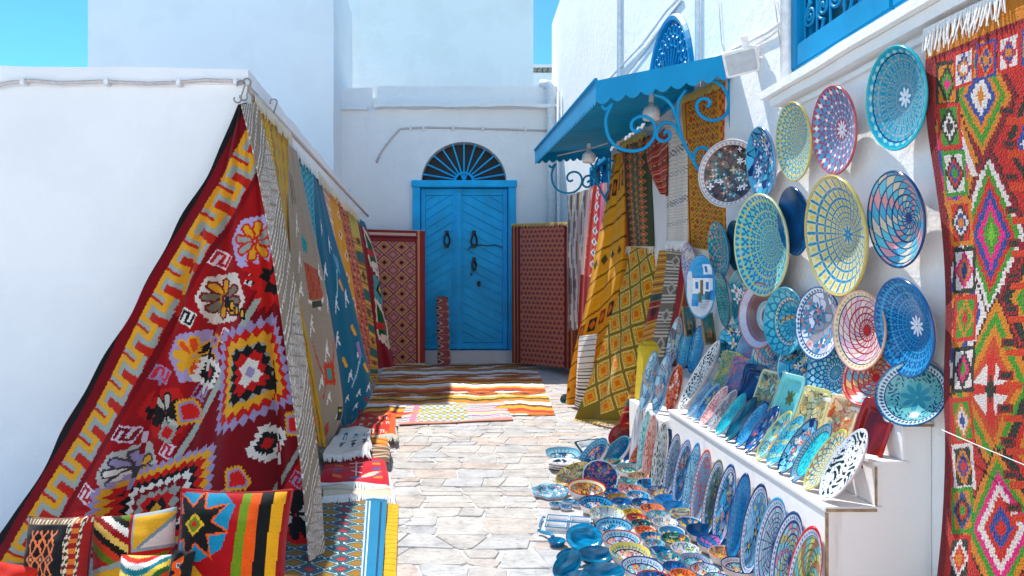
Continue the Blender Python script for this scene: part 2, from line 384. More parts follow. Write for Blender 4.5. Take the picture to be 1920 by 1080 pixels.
# door frame, leaves and their slanting planks
fr = []
fr.append(box(bx(774), bx(788), BY-0.07, BY+0.12, bz(656), bz(352)))
fr.append(box(bx(953), bx(967), BY-0.07, BY+0.12, bz(656), bz(352)))
fr.append(box(bx(772), bx(969), BY-0.09, BY+0.12, bz(352)+0.002, bz(339)))
fo = link('door_frame', bevel_mesh(mesh_py('door_frame', *join(fr)), 0.012), None, M['blue']); under(fo, hs)
def clip_poly(poly, f):
    out = []
    for i in range(len(poly)):
        a, b = poly[i], poly[(i+1) % len(poly)]; fa, fb = f(a), f(b)
        if fa >= 0: out.append(a)
        if (fa >= 0) != (fb >= 0):
            t = fa/(fa-fb); out.append((a[0]+(b[0]-a[0])*t, a[1]+(b[1]-a[1])*t))
    return out
def leaf(u0, u1, lean, lab):
    x0, x1, z0, z1 = bx(u0), bx(u1), bz(655), bz(353)
    st = 0.075; y0, y1 = BY+0.055, BY+0.12
    d = join([box(x0, x0+st, y0, y1, z0, z1), box(x1-st, x1, y0, y1, z0, z1), box(x0+st+.001, x1-st-.001, y0+0.004, y1, z0, z0+0.10), box(x0+st+.001, x1-st-.001, y0+0.004, y1, z1-0.11, z1),
              box(x0+st, x1-st, y0+0.05, y1, z0+0.1, z1-0.11)])
    lf = under(tag(link('door', bevel_mesh(mesh_py('door', *d), 0.006), None, M['blue']), lab), hs)
    a0, a1, b0, b1 = x0+st+0.004, x1-st-0.004, z0+0.104, z1-0.114
    wid, slope = 0.155, lean
    c = b0 - 1.2
    while c < b1 + 1.2:
        poly = [(a0, b0), (a1, b0), (a1, b1), (a0, b1)]
        zz = lambda p: p[1] - slope*(p[0]-a0)
        poly = clip_poly(poly, lambda p: zz(p) - (c+0.005)); 
        if len(poly) > 2: poly = clip_poly(poly, lambda p: (c+wid-0.005) - zz(p))
        if len(poly) > 2:
            yy = y0 + 0.022 + rnd.uniform(-0.003, 0.003); n = len(poly)
            V = [(p[0], yy, p[1]) for p in poly] + [(p[0], yy+0.026, p[1]) for p in poly]
            Fs = [tuple(range(n))] + [(i, i+n, (i+1) % n + n, (i+1) % n) for i in range(n)]
            me = mesh_py('plank', V, Fs); bm = bmesh.new(); bm.from_mesh(me); bmesh.ops.recalc_face_normals(bm, faces=bm.faces[:]); bm.to_mesh(me); bm.free()
            link('plank', me, lf, M['blue'])
        c += wid
    return lf
lf1 = leaf(789, 857.5, 0.62, 'door leaf with planks slanting up towards the middle')
lf2 = leaf(859, 952, -0.52, 'door leaf with planks slanting down and two knockers')
def knocker(u, v, h, par):
    c = PY(u, v, BY); y = BY + 0.045; w = h*0.30
    pts = [(c.x + w*math.sin(t)*(0.45+0.55*(1-math.cos(t))/2), y-0.02, c.z + h*0.5*math.cos(t)) for t in [2*math.pi*k/20 for k in range(21)]]
    link('knocker', mesh_py('knocker', *join([tube_data(pts, 0.016, 6), box(c.x-0.03, c.x+0.03, y-0.02, y+0.03, c.z+h*0.5-0.03, c.z+h*0.5+0.05), box(c.x-0.035, c.x+0.035, y-0.03, y+0.03, c.z-h*0.5-0.035, c.z-h*0.5+0.025)])), par, M['iron'])
knocker(838, 449, 0.20, lf1); knocker(889, 449, 0.20, lf2); knocker(889, 496, 0.14, lf2)
kh = PY(898, 532, BY); link('keyhole_plate', bevel_mesh(mesh_py('keyhole_plate', *box(kh.x-0.03, kh.x+0.03, BY+0.03, BY+0.06, kh.z-0.05, kh.z+0.05)), 0.015), lf2, M['iron'])
kh = PY(884, 514, BY); link('keyhole_plate', bevel_mesh(mesh_py('keyhole_plate', *box(kh.x-0.02, kh.x+0.02, BY+0.03, BY+0.06, kh.z-0.02, kh.z+0.02)), 0.01), lf2, M['iron'])
mid = bevel_box('door_rib', (bx(855), bx(865), BY+0.02, BY+0.054, bz(655), bz(353)), M['blue'], None, 0.01); under(mid, hs)
wk = [PY(u, v, BY+0.065) for u, v in [(878, 467), (885, 461), (900, 459), (915, 461), (930, 459), (940, 463), (950, 461)]]
link('cable', mesh_py('cable', *tube_data(wk, 0.008, 5)), lf2, M['iron'])
rough_step = rough_box('doorstep', (bx(797), bx(962), BY-0.16, BY+0.2, -0.35, bz(657)), 0.10, 0.008, M['step']); under(rough_step, hs)
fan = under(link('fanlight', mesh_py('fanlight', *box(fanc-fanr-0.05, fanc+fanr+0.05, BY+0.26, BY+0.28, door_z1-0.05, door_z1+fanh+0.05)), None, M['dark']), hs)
for k in range(11):
    a = math.pi*(k+0.75)/11.5
    p0 = (fanc + 0.15*math.cos(a), BY+0.04, door_z1 + 0.02 + 0.13*math.sin(a)); p1 = (fanc + fanr*0.985*math.cos(a), BY+0.04, door_z1 + fanh*0.985*math.sin(a))
    link('bar', mesh_py('bar', *tube_data([p0, p1], 0.013, 6)), fan, M['blue'])
link('hub', mesh_py('hub', *join([tube_data([(fanc + 0.15*math.cos(math.pi*k/14), BY+0.04, door_z1+0.02+0.14*math.sin(math.pi*k/14)) for k in range(15)], 0.019, 6),
     tube_data([(fanc, BY+0.04, door_z1), (fanc+0.05, BY+0.04, door_z1+0.14)], 0.014, 5), tube_data([(fanc, BY+0.04, door_z1), (fanc-0.05, BY+0.04, door_z1+0.14)], 0.014, 5), tube_data([(fanc, BY+0.04, door_z1), (fanc, BY+0.04, door_z1+0.14)], 0.02, 5)])), fan, M['blue'])

# ------------------------------------------------------------------ the shop house with windows, mouldings and pipes
sh = empty('shop_house', 'long whitewashed shop house with blue windows, hung with ceramic plates', 'house'); sh.location = (WX, 5, 0)
wy0, wy1, wz0, wz1 = 2.62, 3.54, 2.275, 3.45           # big square window
ay, ar, ab = 5.62, 0.60, 2.62                          # arched light over the awning
archh = 0.66
sq = [(wy0, wz0), (wy1, wz0), (wy1, wz1), (wy0, wz1)]
ah = [(ay-ar, ab)] + [(ay + ar*math.cos(a), ab + archh*math.sin(a)) for a in [math.pi - math.pi*k/24 for k in range(25)]] 
ah = [(ay + ar*math.cos(math.pi*k/24), ab + archh*math.sin(math.pi*k/24)) for k in range(25)]
sy0, sy1, sz0, sz1 = PX(1146, 0, WX).y, PX(1108, 0, WX).y, 1.55, 2.62
swn = [(sy0, sz0), (sy1, sz0), (sy1, sz1), (sy0, sz1)]
top = 6.2
wp = wall_panel('wall', (WX, 0, 0), (0, 1, 0), (0, 0, 1), (-1, 0, 0), [(-3, -0.4), (BY+0.6, -0.4), (BY+0.6, 5.7), (7.0, 5.9), (7.0, 4.3), (-3, 4.3)], [sq, ah, swn], 0.16, M['rough']); under(wp, sh)  # unseen near end of the wall top lowered to let in more skylight
end = rough_box('rear_wall', (WX+0.16, 4.5, -2.7, 12.55, -0.4, 4.2), 0.8, 0.01, M['white']); under(end, sh)
def spiral(cx, cy, r0, turns, a0, sgn=1, n=26, tail=None):
    pts = []
    for k in range(n+1):
        t = k/n; r = r0*(1-t)**0.85 + r0*0.10; a = a0 + sgn*turns*2*math.pi*t
        pts.append((cx + r*math.cos(a), cy + r*math.sin(a)))
    return pts
def on_wall(pts, x): return [(x, p[0], p[1]) for p in pts]
# square window
win = under(link('window', bevel_mesh(mesh_py('window', *join([
    box(WX-0.02, WX+0.05, wy0-0.012, wy0+0.085, wz0-0.01, wz1), box(WX-0.02, WX+0.05, wy1-0.085, wy1+0.012, wz0-0.01, wz1),
    box(WX-0.024, WX+0.05, wy0+0.086, wy1-0.086, wz0-0.012, wz0+0.10), box(WX-0.02, WX+0.05, wy0, wy1, wz1, wz1+0.08)])), 0.008), None, M['blue']), sh)
win.data.materials[0] = M['bluea']; win['label'] = 'square blue window with scrolled iron grille'
link('pane', mesh_py('pane', *box(WX+0.08, WX+0.09, wy0, wy1, wz0, wz1)), win, M['glass'])
link('inner_frame', bevel_mesh(mesh_py('inner_frame', *join([box(WX+0.03, WX+0.07, wy0+0.085, wy0+0.12, wz0+0.1, wz1), box(WX+0.03, WX+0.07, wy1-0.12, wy1-0.085, wz0+0.1, wz1), box(WX+0.032, WX+0.07, wy0+0.12, wy1-0.12, wz0+0.1, wz0+0.135)])), 0.005), win, M['bluea'])
cell = 0.118
sme, sme2 = None, None
for i in range(6):
    for j in range(7):
        cy_, cz_ = wy0+0.175+i*cell, wz0+0.21+j*cell*1.35
        if cz_ > wz1-0.05: continue
        up = (i+j) % 2 == 0
        key = up
        if up and sme is None or (not up) and sme2 is None:
            sp = spiral(0, 0, 0.050, 1.9, math.pi*1.45 if up else math.pi*0.55, 1 if up else -1)
            sp = [(sp[0][0]+(0.045 if up else 0.045), sp[0][1]+(-0.09 if up else 0.09))] + sp
            me = mesh_py('scroll', *tube_data(on_wall(sp, 0), 0.008, 6), smooth=True)
            if up: sme = me
            else: sme2 = me
        o = link('scroll', sme if up else sme2, win, M['bluea']); o.location = (WX+0.01, cy_, cz_)
for i in range(7):
    y_ = wy0+0.116+i*cell; link('bar', mesh_py('bar', *tube_data([(WX+0.012, y_, wz0+0.09), (WX+0.012, y_, wz1)], 0.0065, 6)), win, M['bluea'])
# arched light
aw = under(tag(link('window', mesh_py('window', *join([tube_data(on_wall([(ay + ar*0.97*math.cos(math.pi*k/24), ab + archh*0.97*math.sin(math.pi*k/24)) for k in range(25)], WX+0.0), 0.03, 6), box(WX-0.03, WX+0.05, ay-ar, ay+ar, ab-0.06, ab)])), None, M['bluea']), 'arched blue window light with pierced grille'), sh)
link('pane', mesh_py('pane', *box(WX+0.10, WX+0.11, ay-ar, ay+ar, ab-0.02, ab+archh)), aw, M['bluea'])
for k in range(15):
    a = math.pi*(k+0.5)/15
    link('bar', mesh_py('bar', *tube_data([(WX, ay+0.1*math.cos(a), ab+0.1*math.sin(a)), (WX, ay+ar*.62*math.cos(a), ab+archh*.62*math.sin(a))], 0.011, 5)), aw, M['bluea'])
for rr, nn in ((0.70, 13), (0.83, 17)):
    for k in range(nn):
        a = math.pi*(k+0.5)/nn; c = (ay+ar*rr*math.cos(a), ab+archh*rr*math.sin(a))
        link('scroll', mesh_py('scroll', *tube_data(on_wall([(c[0]+0.035*math.cos(t), c[1]+0.035*math.sin(t)) for t in [2*math.pi*q/10 for q in range(11)]], WX), 0.010, 5)), aw, M['bluea'])
# small window under the awning
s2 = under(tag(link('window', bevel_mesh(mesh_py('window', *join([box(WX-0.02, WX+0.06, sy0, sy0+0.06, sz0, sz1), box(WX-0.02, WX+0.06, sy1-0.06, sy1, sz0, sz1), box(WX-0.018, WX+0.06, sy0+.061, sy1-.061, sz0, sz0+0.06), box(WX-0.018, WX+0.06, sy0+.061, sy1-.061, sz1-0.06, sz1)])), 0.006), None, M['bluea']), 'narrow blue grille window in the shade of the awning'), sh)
link('pane', mesh_py('pane', *box(WX+0.10, WX+0.11, sy0, sy1, sz0, sz1)), s2, M['bluea'])
for i in range(3):
    for j in range(8):
        c = (sy0+0.15+i*(sy1-sy0-0.3)/2, sz0+0.12+j*0.12)
        link('scroll', mesh_py('scroll', *tube_data(on_wall(spiral(c[0], c[1], 0.055, 1.5, i+j), WX+0.01), 0.009, 5)), s2, M['bluea'])
# mouldings under the big window, pipes
under(rough_box('moulding', (WX-0.10, WX-0.001, 0.6, 3.70, 2.165, 2.205), 0.06, 0.006, M['rough']), sh)
under(rough_box('moulding', (WX-0.065, WX-0.001, 0.6, 3.66, 2.118, 2.162), 0.06, 0.006, M['rough']), sh)
under(rough_box('moulding', (WX-0.022, WX-0.001, 0.6, 3.66, 2.078, 2.10), 0.06, 0.007, M['rough']), sh)
pp = PX(1476, 100, WX-0.03)
under(tube('drainpipe', [(WX-0.035, pp.y, 2.12), (WX-0.035, pp.y, 4.6)], 0.026, M['pipe'], None, 10), sh)
under(tube('pipe_collar', [(WX-0.035, pp.y, 2.66), (WX-0.035, pp.y, 2.72)], 0.036, M['pipe'], None, 10), sh)
for u in (1160, 1305):
    p = PX(u, 60, WX-0.03); under(tube('drainpipe', [(WX-0.02, p.y, 2.55), (WX-0.02, p.y, 5.4)], 0.028 if u < 1200 else 0.018, M['pipe'], None, 8), sh)
cx = PX(1046, 300, WX-0.05)
under(tube('drainpipe', [(WX-0.10, BY-0.12, -0.1), (WX-0.10, BY-0.12, 4.35), (WX-0.13, BY-0.05, 4.47), (WX-0.25, BY+0.05, 4.5)], 0.075, M['pipe'], None, 12), sh)
under(tube('drainpipe', [(WX-0.05, BY-0.6, 0), (WX-0.05, BY-0.6, 4.2)], 0.03, M['pipe'], None, 8), sh)
def cab(name, uv, off, r, mat, lab):
    pts = [PX(u, v, WX-off) for u, v in uv]; o = tube(name, pts, r, M[mat], None, 6); return tag(o, lab, 'cable', 'cables along the shop wall')
cab('wall_cable', [(1474, 36), (1440, 60), (1400, 80), (1365, 98), (1330, 113), (1300, 125)], 0.022, 0.010, 'pipe', 'thick white cable sloping from the drainpipe down to the awning')
cab('wall_cable', [(1474, 43), (1442, 70), (1415, 85), (1380, 104), (1340, 118)], 0.016, 0.006, 'pipe', 'thin cable just under the thick one by the floodlight')
cab('wall_cable', [(1275, -5), (1250, 20), (1230, 48), (1205, 82), (1180, 108), (1150, 140), (1130, 160)], 0.02, 0.012, 'pipe', 'upper white cable sagging past the arched window to the awning corner')
cab('wall_cable', [(1278, 2), (1256, 28), (1236, 58), (1215, 88), (1190, 122), (1165, 150)], 0.014, 0.007, 'pinkcab', 'lower pinkish cable sagging past the arched window')
cab('wall_cable', [(1347, -5), (1350, 40), (1353, 80), (1362, 108)], 0.01, 0.003, 'pinkcab', 'thin cord dropping straight to the awning top')
cab('wall_cable', [(1450, -5), (1455, 20), (1460, 60), (1466, 110), (1474, 160), (1478, 200)], 0.012, 0.003, 'pinkcab', 'thin cord hanging loosely beside the window drainpipe')
# floodlight
fl = empty('floodlight', 'white square floodlight on an arm at the end of the blue awning', 'floodlight'); fc = PY(1390, 117, 3.95); fl.location = fc
fl.scale = (0.86, 0.86, 0.86); fl.rotation_euler = (math.radians(28), math.radians(-8), math.radians(-28))
link('housing', bevel_mesh(mesh_py('housing', *box(-0.105, 0.105, -0.0, 0.045, -0.082, 0.082)), 0.008), fl, M['lampw'])
link('lens', bevel_mesh(mesh_py('lens', *box(-0.088, 0.088, -0.006, 0.012, -0.066, 0.066)), 0.004), fl, M['lens'])
link('bracket', mesh_py('bracket', *join([tube_data([(0.08, 0.03, 0.05), (0.16, 0.05, 0.05), (0.24, 0.03, 0.02)], 0.011, 6), box(0.02, 0.06, 0.03, 0.06, 0.08, 0.15)])), fl, M['lampw'])

# ------------------------------------------------------------------ blue awning with scroll brackets
awn = empty('blue_awning', 'blue corrugated metal awning with scalloped edge and scrolled iron brackets', 'awning'); awn.location = (WX, 5.8, 2.4)
n0, n1 = PY(1117, 156, 4.35), PY(1003, 285, 7.3)      # outer corners of the roof sheet
wn0, wn1 = Vector((WX-0.01, 4.30, 2.58)), Vector((WX-0.01, 7.75, 2.66))
def sheet(nu, nv, zoff):
    V = []
    for i in range(nu+1):
        for j in range(nv+1):
            s, t = i/nu, j/nv
            p = (wn0*(1-s) + wn1*s)*(1-t) + (n0*(1-s) + n1*s)*t
            p = p + Vector((0, 0, zoff + 0.012*math.sin(2*math.pi*s*22))); V.append(p)
    return V
nu, nv = 176, 2
V = sheet(nu, nv, 0) + sheet(nu, nv, -0.006); k0 = (nu+1)*(nv+1); Fs = []
for i in range(nu):
    for j in range(nv):
        a = i*(nv+1)+j; q = (a, a+1, a+nv+2, a+nv+1); Fs.append(q); Fs.append(tuple(k0+x for x in q[::-1]))
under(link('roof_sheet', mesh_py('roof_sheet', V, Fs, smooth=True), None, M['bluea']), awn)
def valance(p, q, h, scal, name, thick=0.006, lift=0.015):
    d = q - p; L_ = d.length; d.normalize(); nrm = d.cross(Vector((0, 0, 1))).normalized(); n = int(L_/scal)*8; V, Fs = [], []
    for k in range(n+1):
        s = k/n*L_; ph = (k % 8)/8; dip = 0.030*math.sin(math.pi*ph) if k % 8 else 0.0
        c = p + d*s
        for o_ in (0, thick):
            V.append(c + nrm*o_ + Vector((0, 0, lift))); V.append(c + nrm*o_ + Vector((0, 0, -h-dip)))
    for k in range(n):
        a = k*4; b = a+4; Fs += [(a, a+1, b+1, b), (a+2, b+2, b+3, a+3), (a, b, b+2, a+2), (a+1, a+3, b+3, b+1)]
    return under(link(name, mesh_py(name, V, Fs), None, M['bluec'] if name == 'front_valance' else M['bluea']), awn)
valance(n0, n1, 0.10, 0.075, 'front_valance')
valance(wn0 + Vector((0, 0, 0.0)), n0, 0.105, 0.085, 'end_valance')
valance(n1, wn1, 0.09, 0.085, 'end_valance')
under(tube('roof_edge', [n0 + Vector((0, 0, .02)), n1 + Vector((0, 0, .02))], 0.014, M['bluec'], None, 6), awn)
def curve_px(pts, y): return [PY(u, v, y) for u, v in pts]
def catmull(pts, n=6):
    P = [Vector(p) for p in pts]; P = [2*P[0]-P[1]] + P + [2*P[-1]-P[-2]]; out = []
    for i in range(1, len(P)-2):
        for k in range(n):
            t = k/n; a, b, c, d = P[i-1], P[i], P[i+1], P[i+2]
            out.append(0.5*((2*b) + (c-a)*t + (2*a-5*b+4*c-d)*t*t + (3*b-a-3*c+d)*t**3))
    out.append(P[-2]); return out
def bracket(y, f):
    b = under(link('bracket', None), awn) if False else None
    strokes = [
        [(1368, 128), (1369, 200), (1372, 262)],
        [(1128, 198), (1136, 205), (1148, 194), (1139, 212), (1136, 232), (1142, 258), (1158, 276), (1182, 283), (1206, 279), (1222, 265), (1229, 245), (1224, 228), (1212, 219), (1198, 219), (1186, 227), (1184, 240), (1192, 247), (1201, 243)],
        [(1231, 247), (1238, 234), (1250, 230), (1263, 234), (1272, 248), (1280, 264)],
        [(1231, 247), (1232, 258), (1243, 265), (1254, 260), (1256, 250), (1250, 246), (1245, 251)],
        [(1225, 177), (1245, 184), (1259, 198), (1267, 218), (1274, 240), (1281, 265), (1295, 292), (1310, 318), (1322, 330)],
        [(1272, 240), (1270, 212), (1273, 188), (1286, 168)],
        [(1336, 150), (1352, 160), (1365, 182), (1366, 204), (1355, 220), (1338, 226), (1322, 222), (1309, 211), (1306, 196), (1314, 186), (1327, 186), (1331, 194), (1325, 201)],
        [(1301, 303), (1302, 288), (1310, 278), (1321, 277), (1328, 284), (1326, 293), (1317, 294)]]
    for st in strokes:
        pts = [f(u, v) for u, v in st]
        under(tube('bracket_scroll', catmull(pts, 5), 0.0108, M['bluea'], None, 7), awn)
bracket(4.37, lambda u, v: PY(u, v, 4.37))
q0 = PY(1117, 156, 4.37)
bracket(7.0, lambda u, v: PY(u, v, 4.37) + Vector((0.03, 2.75, 0.07)))
# lamps under the awning
def lamp(u, v, y, lab, hgt):
    c = PY(u, v, y); l = empty('hanging_lamp', lab, 'lamp', 'lamps under the awning'); l.location = c
    link('shade', mesh_py('shade', *lathe_data([(0.0, 0.05), (0.022, 0.05), (0.026, 0.03), (0.045, 0.02), (0.058, -0.005), (0.060, -0.03), (0.055, -0.062), (0.048, -0.066), (0.0, -0.05)], 20), smooth=True), l, M['lampw'])
    link('socket', mesh_py('socket', *lathe_data([(0.0, hgt), (0.016, hgt), (0.017, 0.05), (0.0, 0.05)], 12)), l, M['lampw'])
lamp(1221, 207, 4.9, 'milky jar lamp hanging behind the near scroll bracket of the awning', 0.13)
lamp(1104, 291, 6.3, 'milky jar lamp hanging under the far end of the awning', 0.10)
o = tube('lamp_cable', catmull([PY(1045, 292, 6.6), PY(1075, 285, 6.4), PY(1104, 279, 6.3), PY(1140, 268, 6.2)], 4), 0.006, M['pinkcab'], None, 6); tag(o, 'thin cable strung to the far lamp under the awning', 'cable')

# unseen whitewashed house added behind the viewer to throw sunlight back into the shade
op = empty('added_fill_house', 'unseen whitewashed house added behind the viewer to bounce sunlight into the shade', 'house'); op.location = (0, -2.8, 0)
under(rough_box('wall', (-9, 9, -4.5, -2.8, -0.4, 6.0), 0.9, 0.01, M['white']), op)
# near-black panel added behind the blue door to shut out a light leak
under(link('dark_backing', mesh_py('dark_backing', *box(door_x0-0.2, door_x1+0.2, BY+0.33, BY+0.45, -0.5, door_z1+fanh+0.2)), None, M['dark']), hs)

# ------------------------------------------------------------------ weaving: colours are laid out knot by knot on a loom-sized raster, one colour for each mesh face
class Loom:
    def __init__(s, w, h, x0, y0, x1, y1, base):
        s.w, s.h, s.x0, s.y0, s.x1, s.y1 = w, h, x0, y0, x1, y1
        s.a = np.empty((h, w, 3)); s.a[:] = base
        s.X, s.Y = np.meshgrid(x0 + (np.arange(w)+0.5)/w*(x1-x0), y0 + (np.arange(h)+0.5)/h*(y1-y0))
    def where(s, m, c): s.a[m] = c
    def rect(s, x0, y0, x1, y1, c): s.a[(s.X >= x0) & (s.X < x1) & (s.Y >= y0) & (s.Y < y1)] = c
    def poly(s, pts, c):
        pts = np.asarray(pts, float)
        i0 = max(0, int((pts[:, 0].min()-s.x0)/(s.x1-s.x0)*s.w)-1); i1 = min(s.w, int((pts[:, 0].max()-s.x0)/(s.x1-s.x0)*s.w)+2)
        j0 = max(0, int((pts[:, 1].min()-s.y0)/(s.y1-s.y0)*s.h)-1); j1 = min(s.h, int((pts[:, 1].max()-s.y0)/(s.y1-s.y0)*s.h)+2)
        if i1 <= i0 or j1 <= j0: return
        X, Y = s.X[j0:j1, i0:i1], s.Y[j0:j1, i0:i1]; ins = np.zeros(X.shape, bool)
        for k in range(len(pts)):
            (ax, ay), (bx_, by_) = pts[k], pts[(k+1) % len(pts)]
            if ay == by_: continue
            ins ^= ((ay > Y) != (by_ > Y)) & (X < (bx_-ax)*(Y-ay)/(by_-ay)+ax)
        s.a[j0:j1, i0:i1][ins] = c
    def line(s, p, q, w, c):
        p, q = np.array(p, float), np.array(q, float); d = q-p; L_ = np.hypot(*d)
        if L_ == 0: return
        d /= L_; n = np.array([-d[1], d[0]])*w/2; e = d*w/2
        s.poly([p-e+n, q+e+n, q+e-n, p-e-n], c)
    def path(s, pts, w, c):
        for a, b in zip(pts[:-1], pts[1:]): s.line(a, b, w, c)
    def dia(s, cx, cy, rx, ry, c): s.a[np.abs(s.X-cx)/rx + np.abs(s.Y-cy)/ry < 1] = c
    def sample(s, x, y):
        i = np.clip(((x-s.x0)/(s.x1-s.x0)*s.w).astype(int), 0, s.w-1); j = np.clip(((y-s.y0)/(s.y1-s.y0)*s.h).astype(int), 0, s.h-1)
        return lin(s.a[j, i])
def serrate(pts, n, amp):
    """a closed outline whose sides are cut into n saw teeth pointing out"""
    pts = [np.array(p, float) for p in pts]; c = sum(pts)/len(pts); out = []
    for k in range(len(pts)):
        a, b = pts[k], pts[(k+1) % len(pts)]; d = b-a; nn = np.array([d[1], -d[0]]); nn /= np.hypot(*nn)
        if np.dot((a+b)/2-c, nn) < 0: nn = -nn
        for i in range(n):
            out.append(a + d*i/n); out.append(a + d*(i+0.5)/n + nn*amp)
    return out
def scaled(pts, f):
    pts = [np.array(p, float) for p in pts]; c = sum(pts)/len(pts); return [c + (p-c)*f for p in pts]
RED, DRED, BLK, YEL, GRY, LAV, WHT, ORG = (196, 24, 20), (122, 8, 18), (26, 24, 24), (224, 156, 34), (150, 152, 140), (154, 138, 172), (224, 214, 200), (222, 72, 20)
TEA, BLU, GRN, NAV, OLV, MUS, BEI, CRM, PNK, BRN = (20, 120, 140), (20, 100, 160), (40, 120, 50), (30, 40, 80), (110, 100, 30), (206, 142, 18), (156, 138, 118), (228, 214, 176), (226, 70, 130), (96, 52, 36)

def cr_interp(vals, t):
    """Catmull-Rom through vals (k,d) at t in 0..1"""
    vals = np.asarray(vals, float); k = len(vals)-1; x = np.clip(t*k, 0, k-1e-6); i = x.astype(int); f = (x-i)[:, None]
    g = lambda j: vals[np.clip(j, 0, k)]
    a, b, c, d = g(i-1), g(i), g(i+1), g(i+2)
    return 0.5*((2*b) + (c-a)*f + (2*a-5*b+4*c-d)*f*f + (3*b-a-3*c+d)*f**3)
def cloth(name, P, C, parent=None, mat=None, thick=0.008, size=None, smooth=True, back=None):
    """P (nv+1,nu+1,3) points, C (nv,nu,3) linear colours; gives the cloth a back layer and an edge"""
    nv, nu = C.shape[:2]; P = np.asarray(P, float)
    Tu = np.gradient(P, axis=1); Tv = np.gradient(P, axis=0); N = np.cross(Tu, Tv); L_ = np.linalg.norm(N, axis=2, keepdims=True); L_[L_ < 1e-12] = 1
    N = N/L_
    eye = np.array([0, 0, H]) - P[nv//2, nu//2]
    if np.dot(N[nv//2, nu//2], eye) < 0: N = -N; flip = True
    else: flip = False
    B = P - N*thick
    idx = np.arange((nv+1)*(nu+1)).reshape(nv+1, nu+1)
    f = np.stack([idx[:-1, :-1], idx[:-1, 1:], idx[1:, 1:], idx[1:, :-1]], -1).reshape(-1, 4)
    if flip: f = f[:, ::-1]
    sv, su = max(1, nv//40), max(1, nu//30)
    jv = np.unique(np.append(np.arange(0, nv+1, sv), nv)); ju = np.unique(np.append(np.arange(0, nu+1, su), nu))
    Bs = B[np.ix_(jv, ju)]; n0 = P.shape[0]*P.shape[1]
    bi = n0 + np.arange(len(jv)*len(ju)).reshape(len(jv), len(ju))
    fb = np.stack([bi[:-1, :-1], bi[1:, :-1], bi[1:, 1:], bi[:-1, 1:]], -1).reshape(-1, 4)
    if flip: fb = fb[:, ::-1]
    cj, ci = np.minimum(jv[:-1], nv-1), np.minimum(ju[:-1], nu-1)
    ring = np.concatenate([[(0, i) for i in range(nu)], [(j, nu) for j in range(nv)], [(nv, nu-i) for i in range(nu)], [(nv-j, 0) for j in range(nv)]])
    n1 = n0 + len(jv)*len(ju); m = len(ring)
    E = np.concatenate([P[ring[:, 0], ring[:, 1]], B[ring[:, 0], ring[:, 1]]])
    k = np.arange(m); fe = np.stack([n1+k, n1+m+k, n1+m+(k+1) % m, n1+(k+1) % m], -1)
    if flip: fe = fe[:, ::-1]
    Ce = C[np.clip(ring[:, 0], 0, nv-1), np.clip(ring[:, 1], 0, nu-1)]
    Cb = C[np.ix_(cj, ci)].reshape(-1, 3)*0.8 if back is None else np.tile(lin(back), (len(fb), 1))
    s, t = np.meshgrid(np.linspace(0, 1, nu+1), np.linspace(0, 1, nv+1)); W_, H_ = size or (1, 1.6)
    uvg = np.stack([s*W_, t*H_], -1); uv = np.concatenate([uvg.reshape(-1, 2), uvg[np.ix_(jv, ju)].reshape(-1, 2), uvg[ring[:, 0], ring[:, 1]], uvg[ring[:, 0], ring[:, 1]]])
    me = mesh_np(name, np.concatenate([P.reshape(-1, 3), Bs.reshape(-1, 3), E]), [f, fb, fe], smooth, [C.reshape(-1, 3), Cb, Ce], uv)
    return link(name, me, parent, mat or M['rug'])
def drape(levels, nu, nv, bulge=0.03, fold=0.012, nf=2.5, ph=0.0, ret=None, toward=None, wav=0.0):
    """surface through rows of (uL,vL,YL,uR,vR,YR); ret=(dx,dy) folds the far side back to the wall"""
    L_ = np.array([list(PY(*l[:3])) for l in levels]); R_ = np.array([list(PY(*l[3:6])) for l in levels])
    t = np.linspace(0, 1, nv+1); Lt, Rt = cr_interp(L_, t), cr_interp(R_, t)
    s = np.linspace(0, 1, nu+1)
    if ret is None: s1 = s; s2 = np.zeros_like(s)
    else: s1 = np.minimum(s/0.72, 1); s2 = np.maximum((s-0.72)/0.28, 0)
    P = Lt[:, None]*(1-s1)[None, :, None] + Rt[:, None]*s1[None, :, None]
    if ret is not None: P = P + np.array([ret[0], ret[1], 0.0])*s2[None, :, None]
    n = np.array(toward if toward is not None else (0.5, -0.85, 0.1)); n = n/np.linalg.norm(n)
    d = bulge*np.sin(np.pi*s)[None]*np.sin(np.pi*np.minimum(t*1.1, 1))[:, None] + fold*np.sin(2*np.pi*(nf*s+ph))[None]*(0.4+0.6*t)[:, None] + 0.25*fold*np.sin(2*np.pi*(nf*2.3*s+ph*3)[None] + 2.5*t[:, None])
    P = P + d[..., None]*n
    if wav: P = P + (wav*np.sin(9*t+ph*5))[:, None, None]*n
    return P
def fringe(name, pts, down, n, length, mat, parent, r=0.004, jit=0.25, out=(0, 0, 0)):
    """n loose threads hanging from a line of points"""
    pts = np.asarray([list(p) for p in pts], float); V, Fs = [], []
    for k in range(n):
        x = (k+0.5)/n*(len(pts)-1); i = min(int(x), len(pts)-2); p = Vector(pts[i]*(1-(x-i)) + pts[i+1]*(x-i))
        ln = length*rnd.uniform(1-jit, 1+jit); dn = Vector(down); sw = Vector((rnd.uniform(-1, 1), rnd.uniform(-1, 1), rnd.uniform(-0.3, 0.3)))*length*0.22
        a, b = tube_data([p + Vector(out)*0, p + dn*ln*0.5 + sw*0.4 + Vector(out), p + dn*ln + sw + Vector(out)], [r, r*0.9, r*0.6], 4)
        o = len(V); V += a; Fs += [tuple(q+o for q in f) for f in b]
    return tag(link(name, mesh_py(name, V, Fs), parent, mat), kind='stuff' if parent is not None else None)
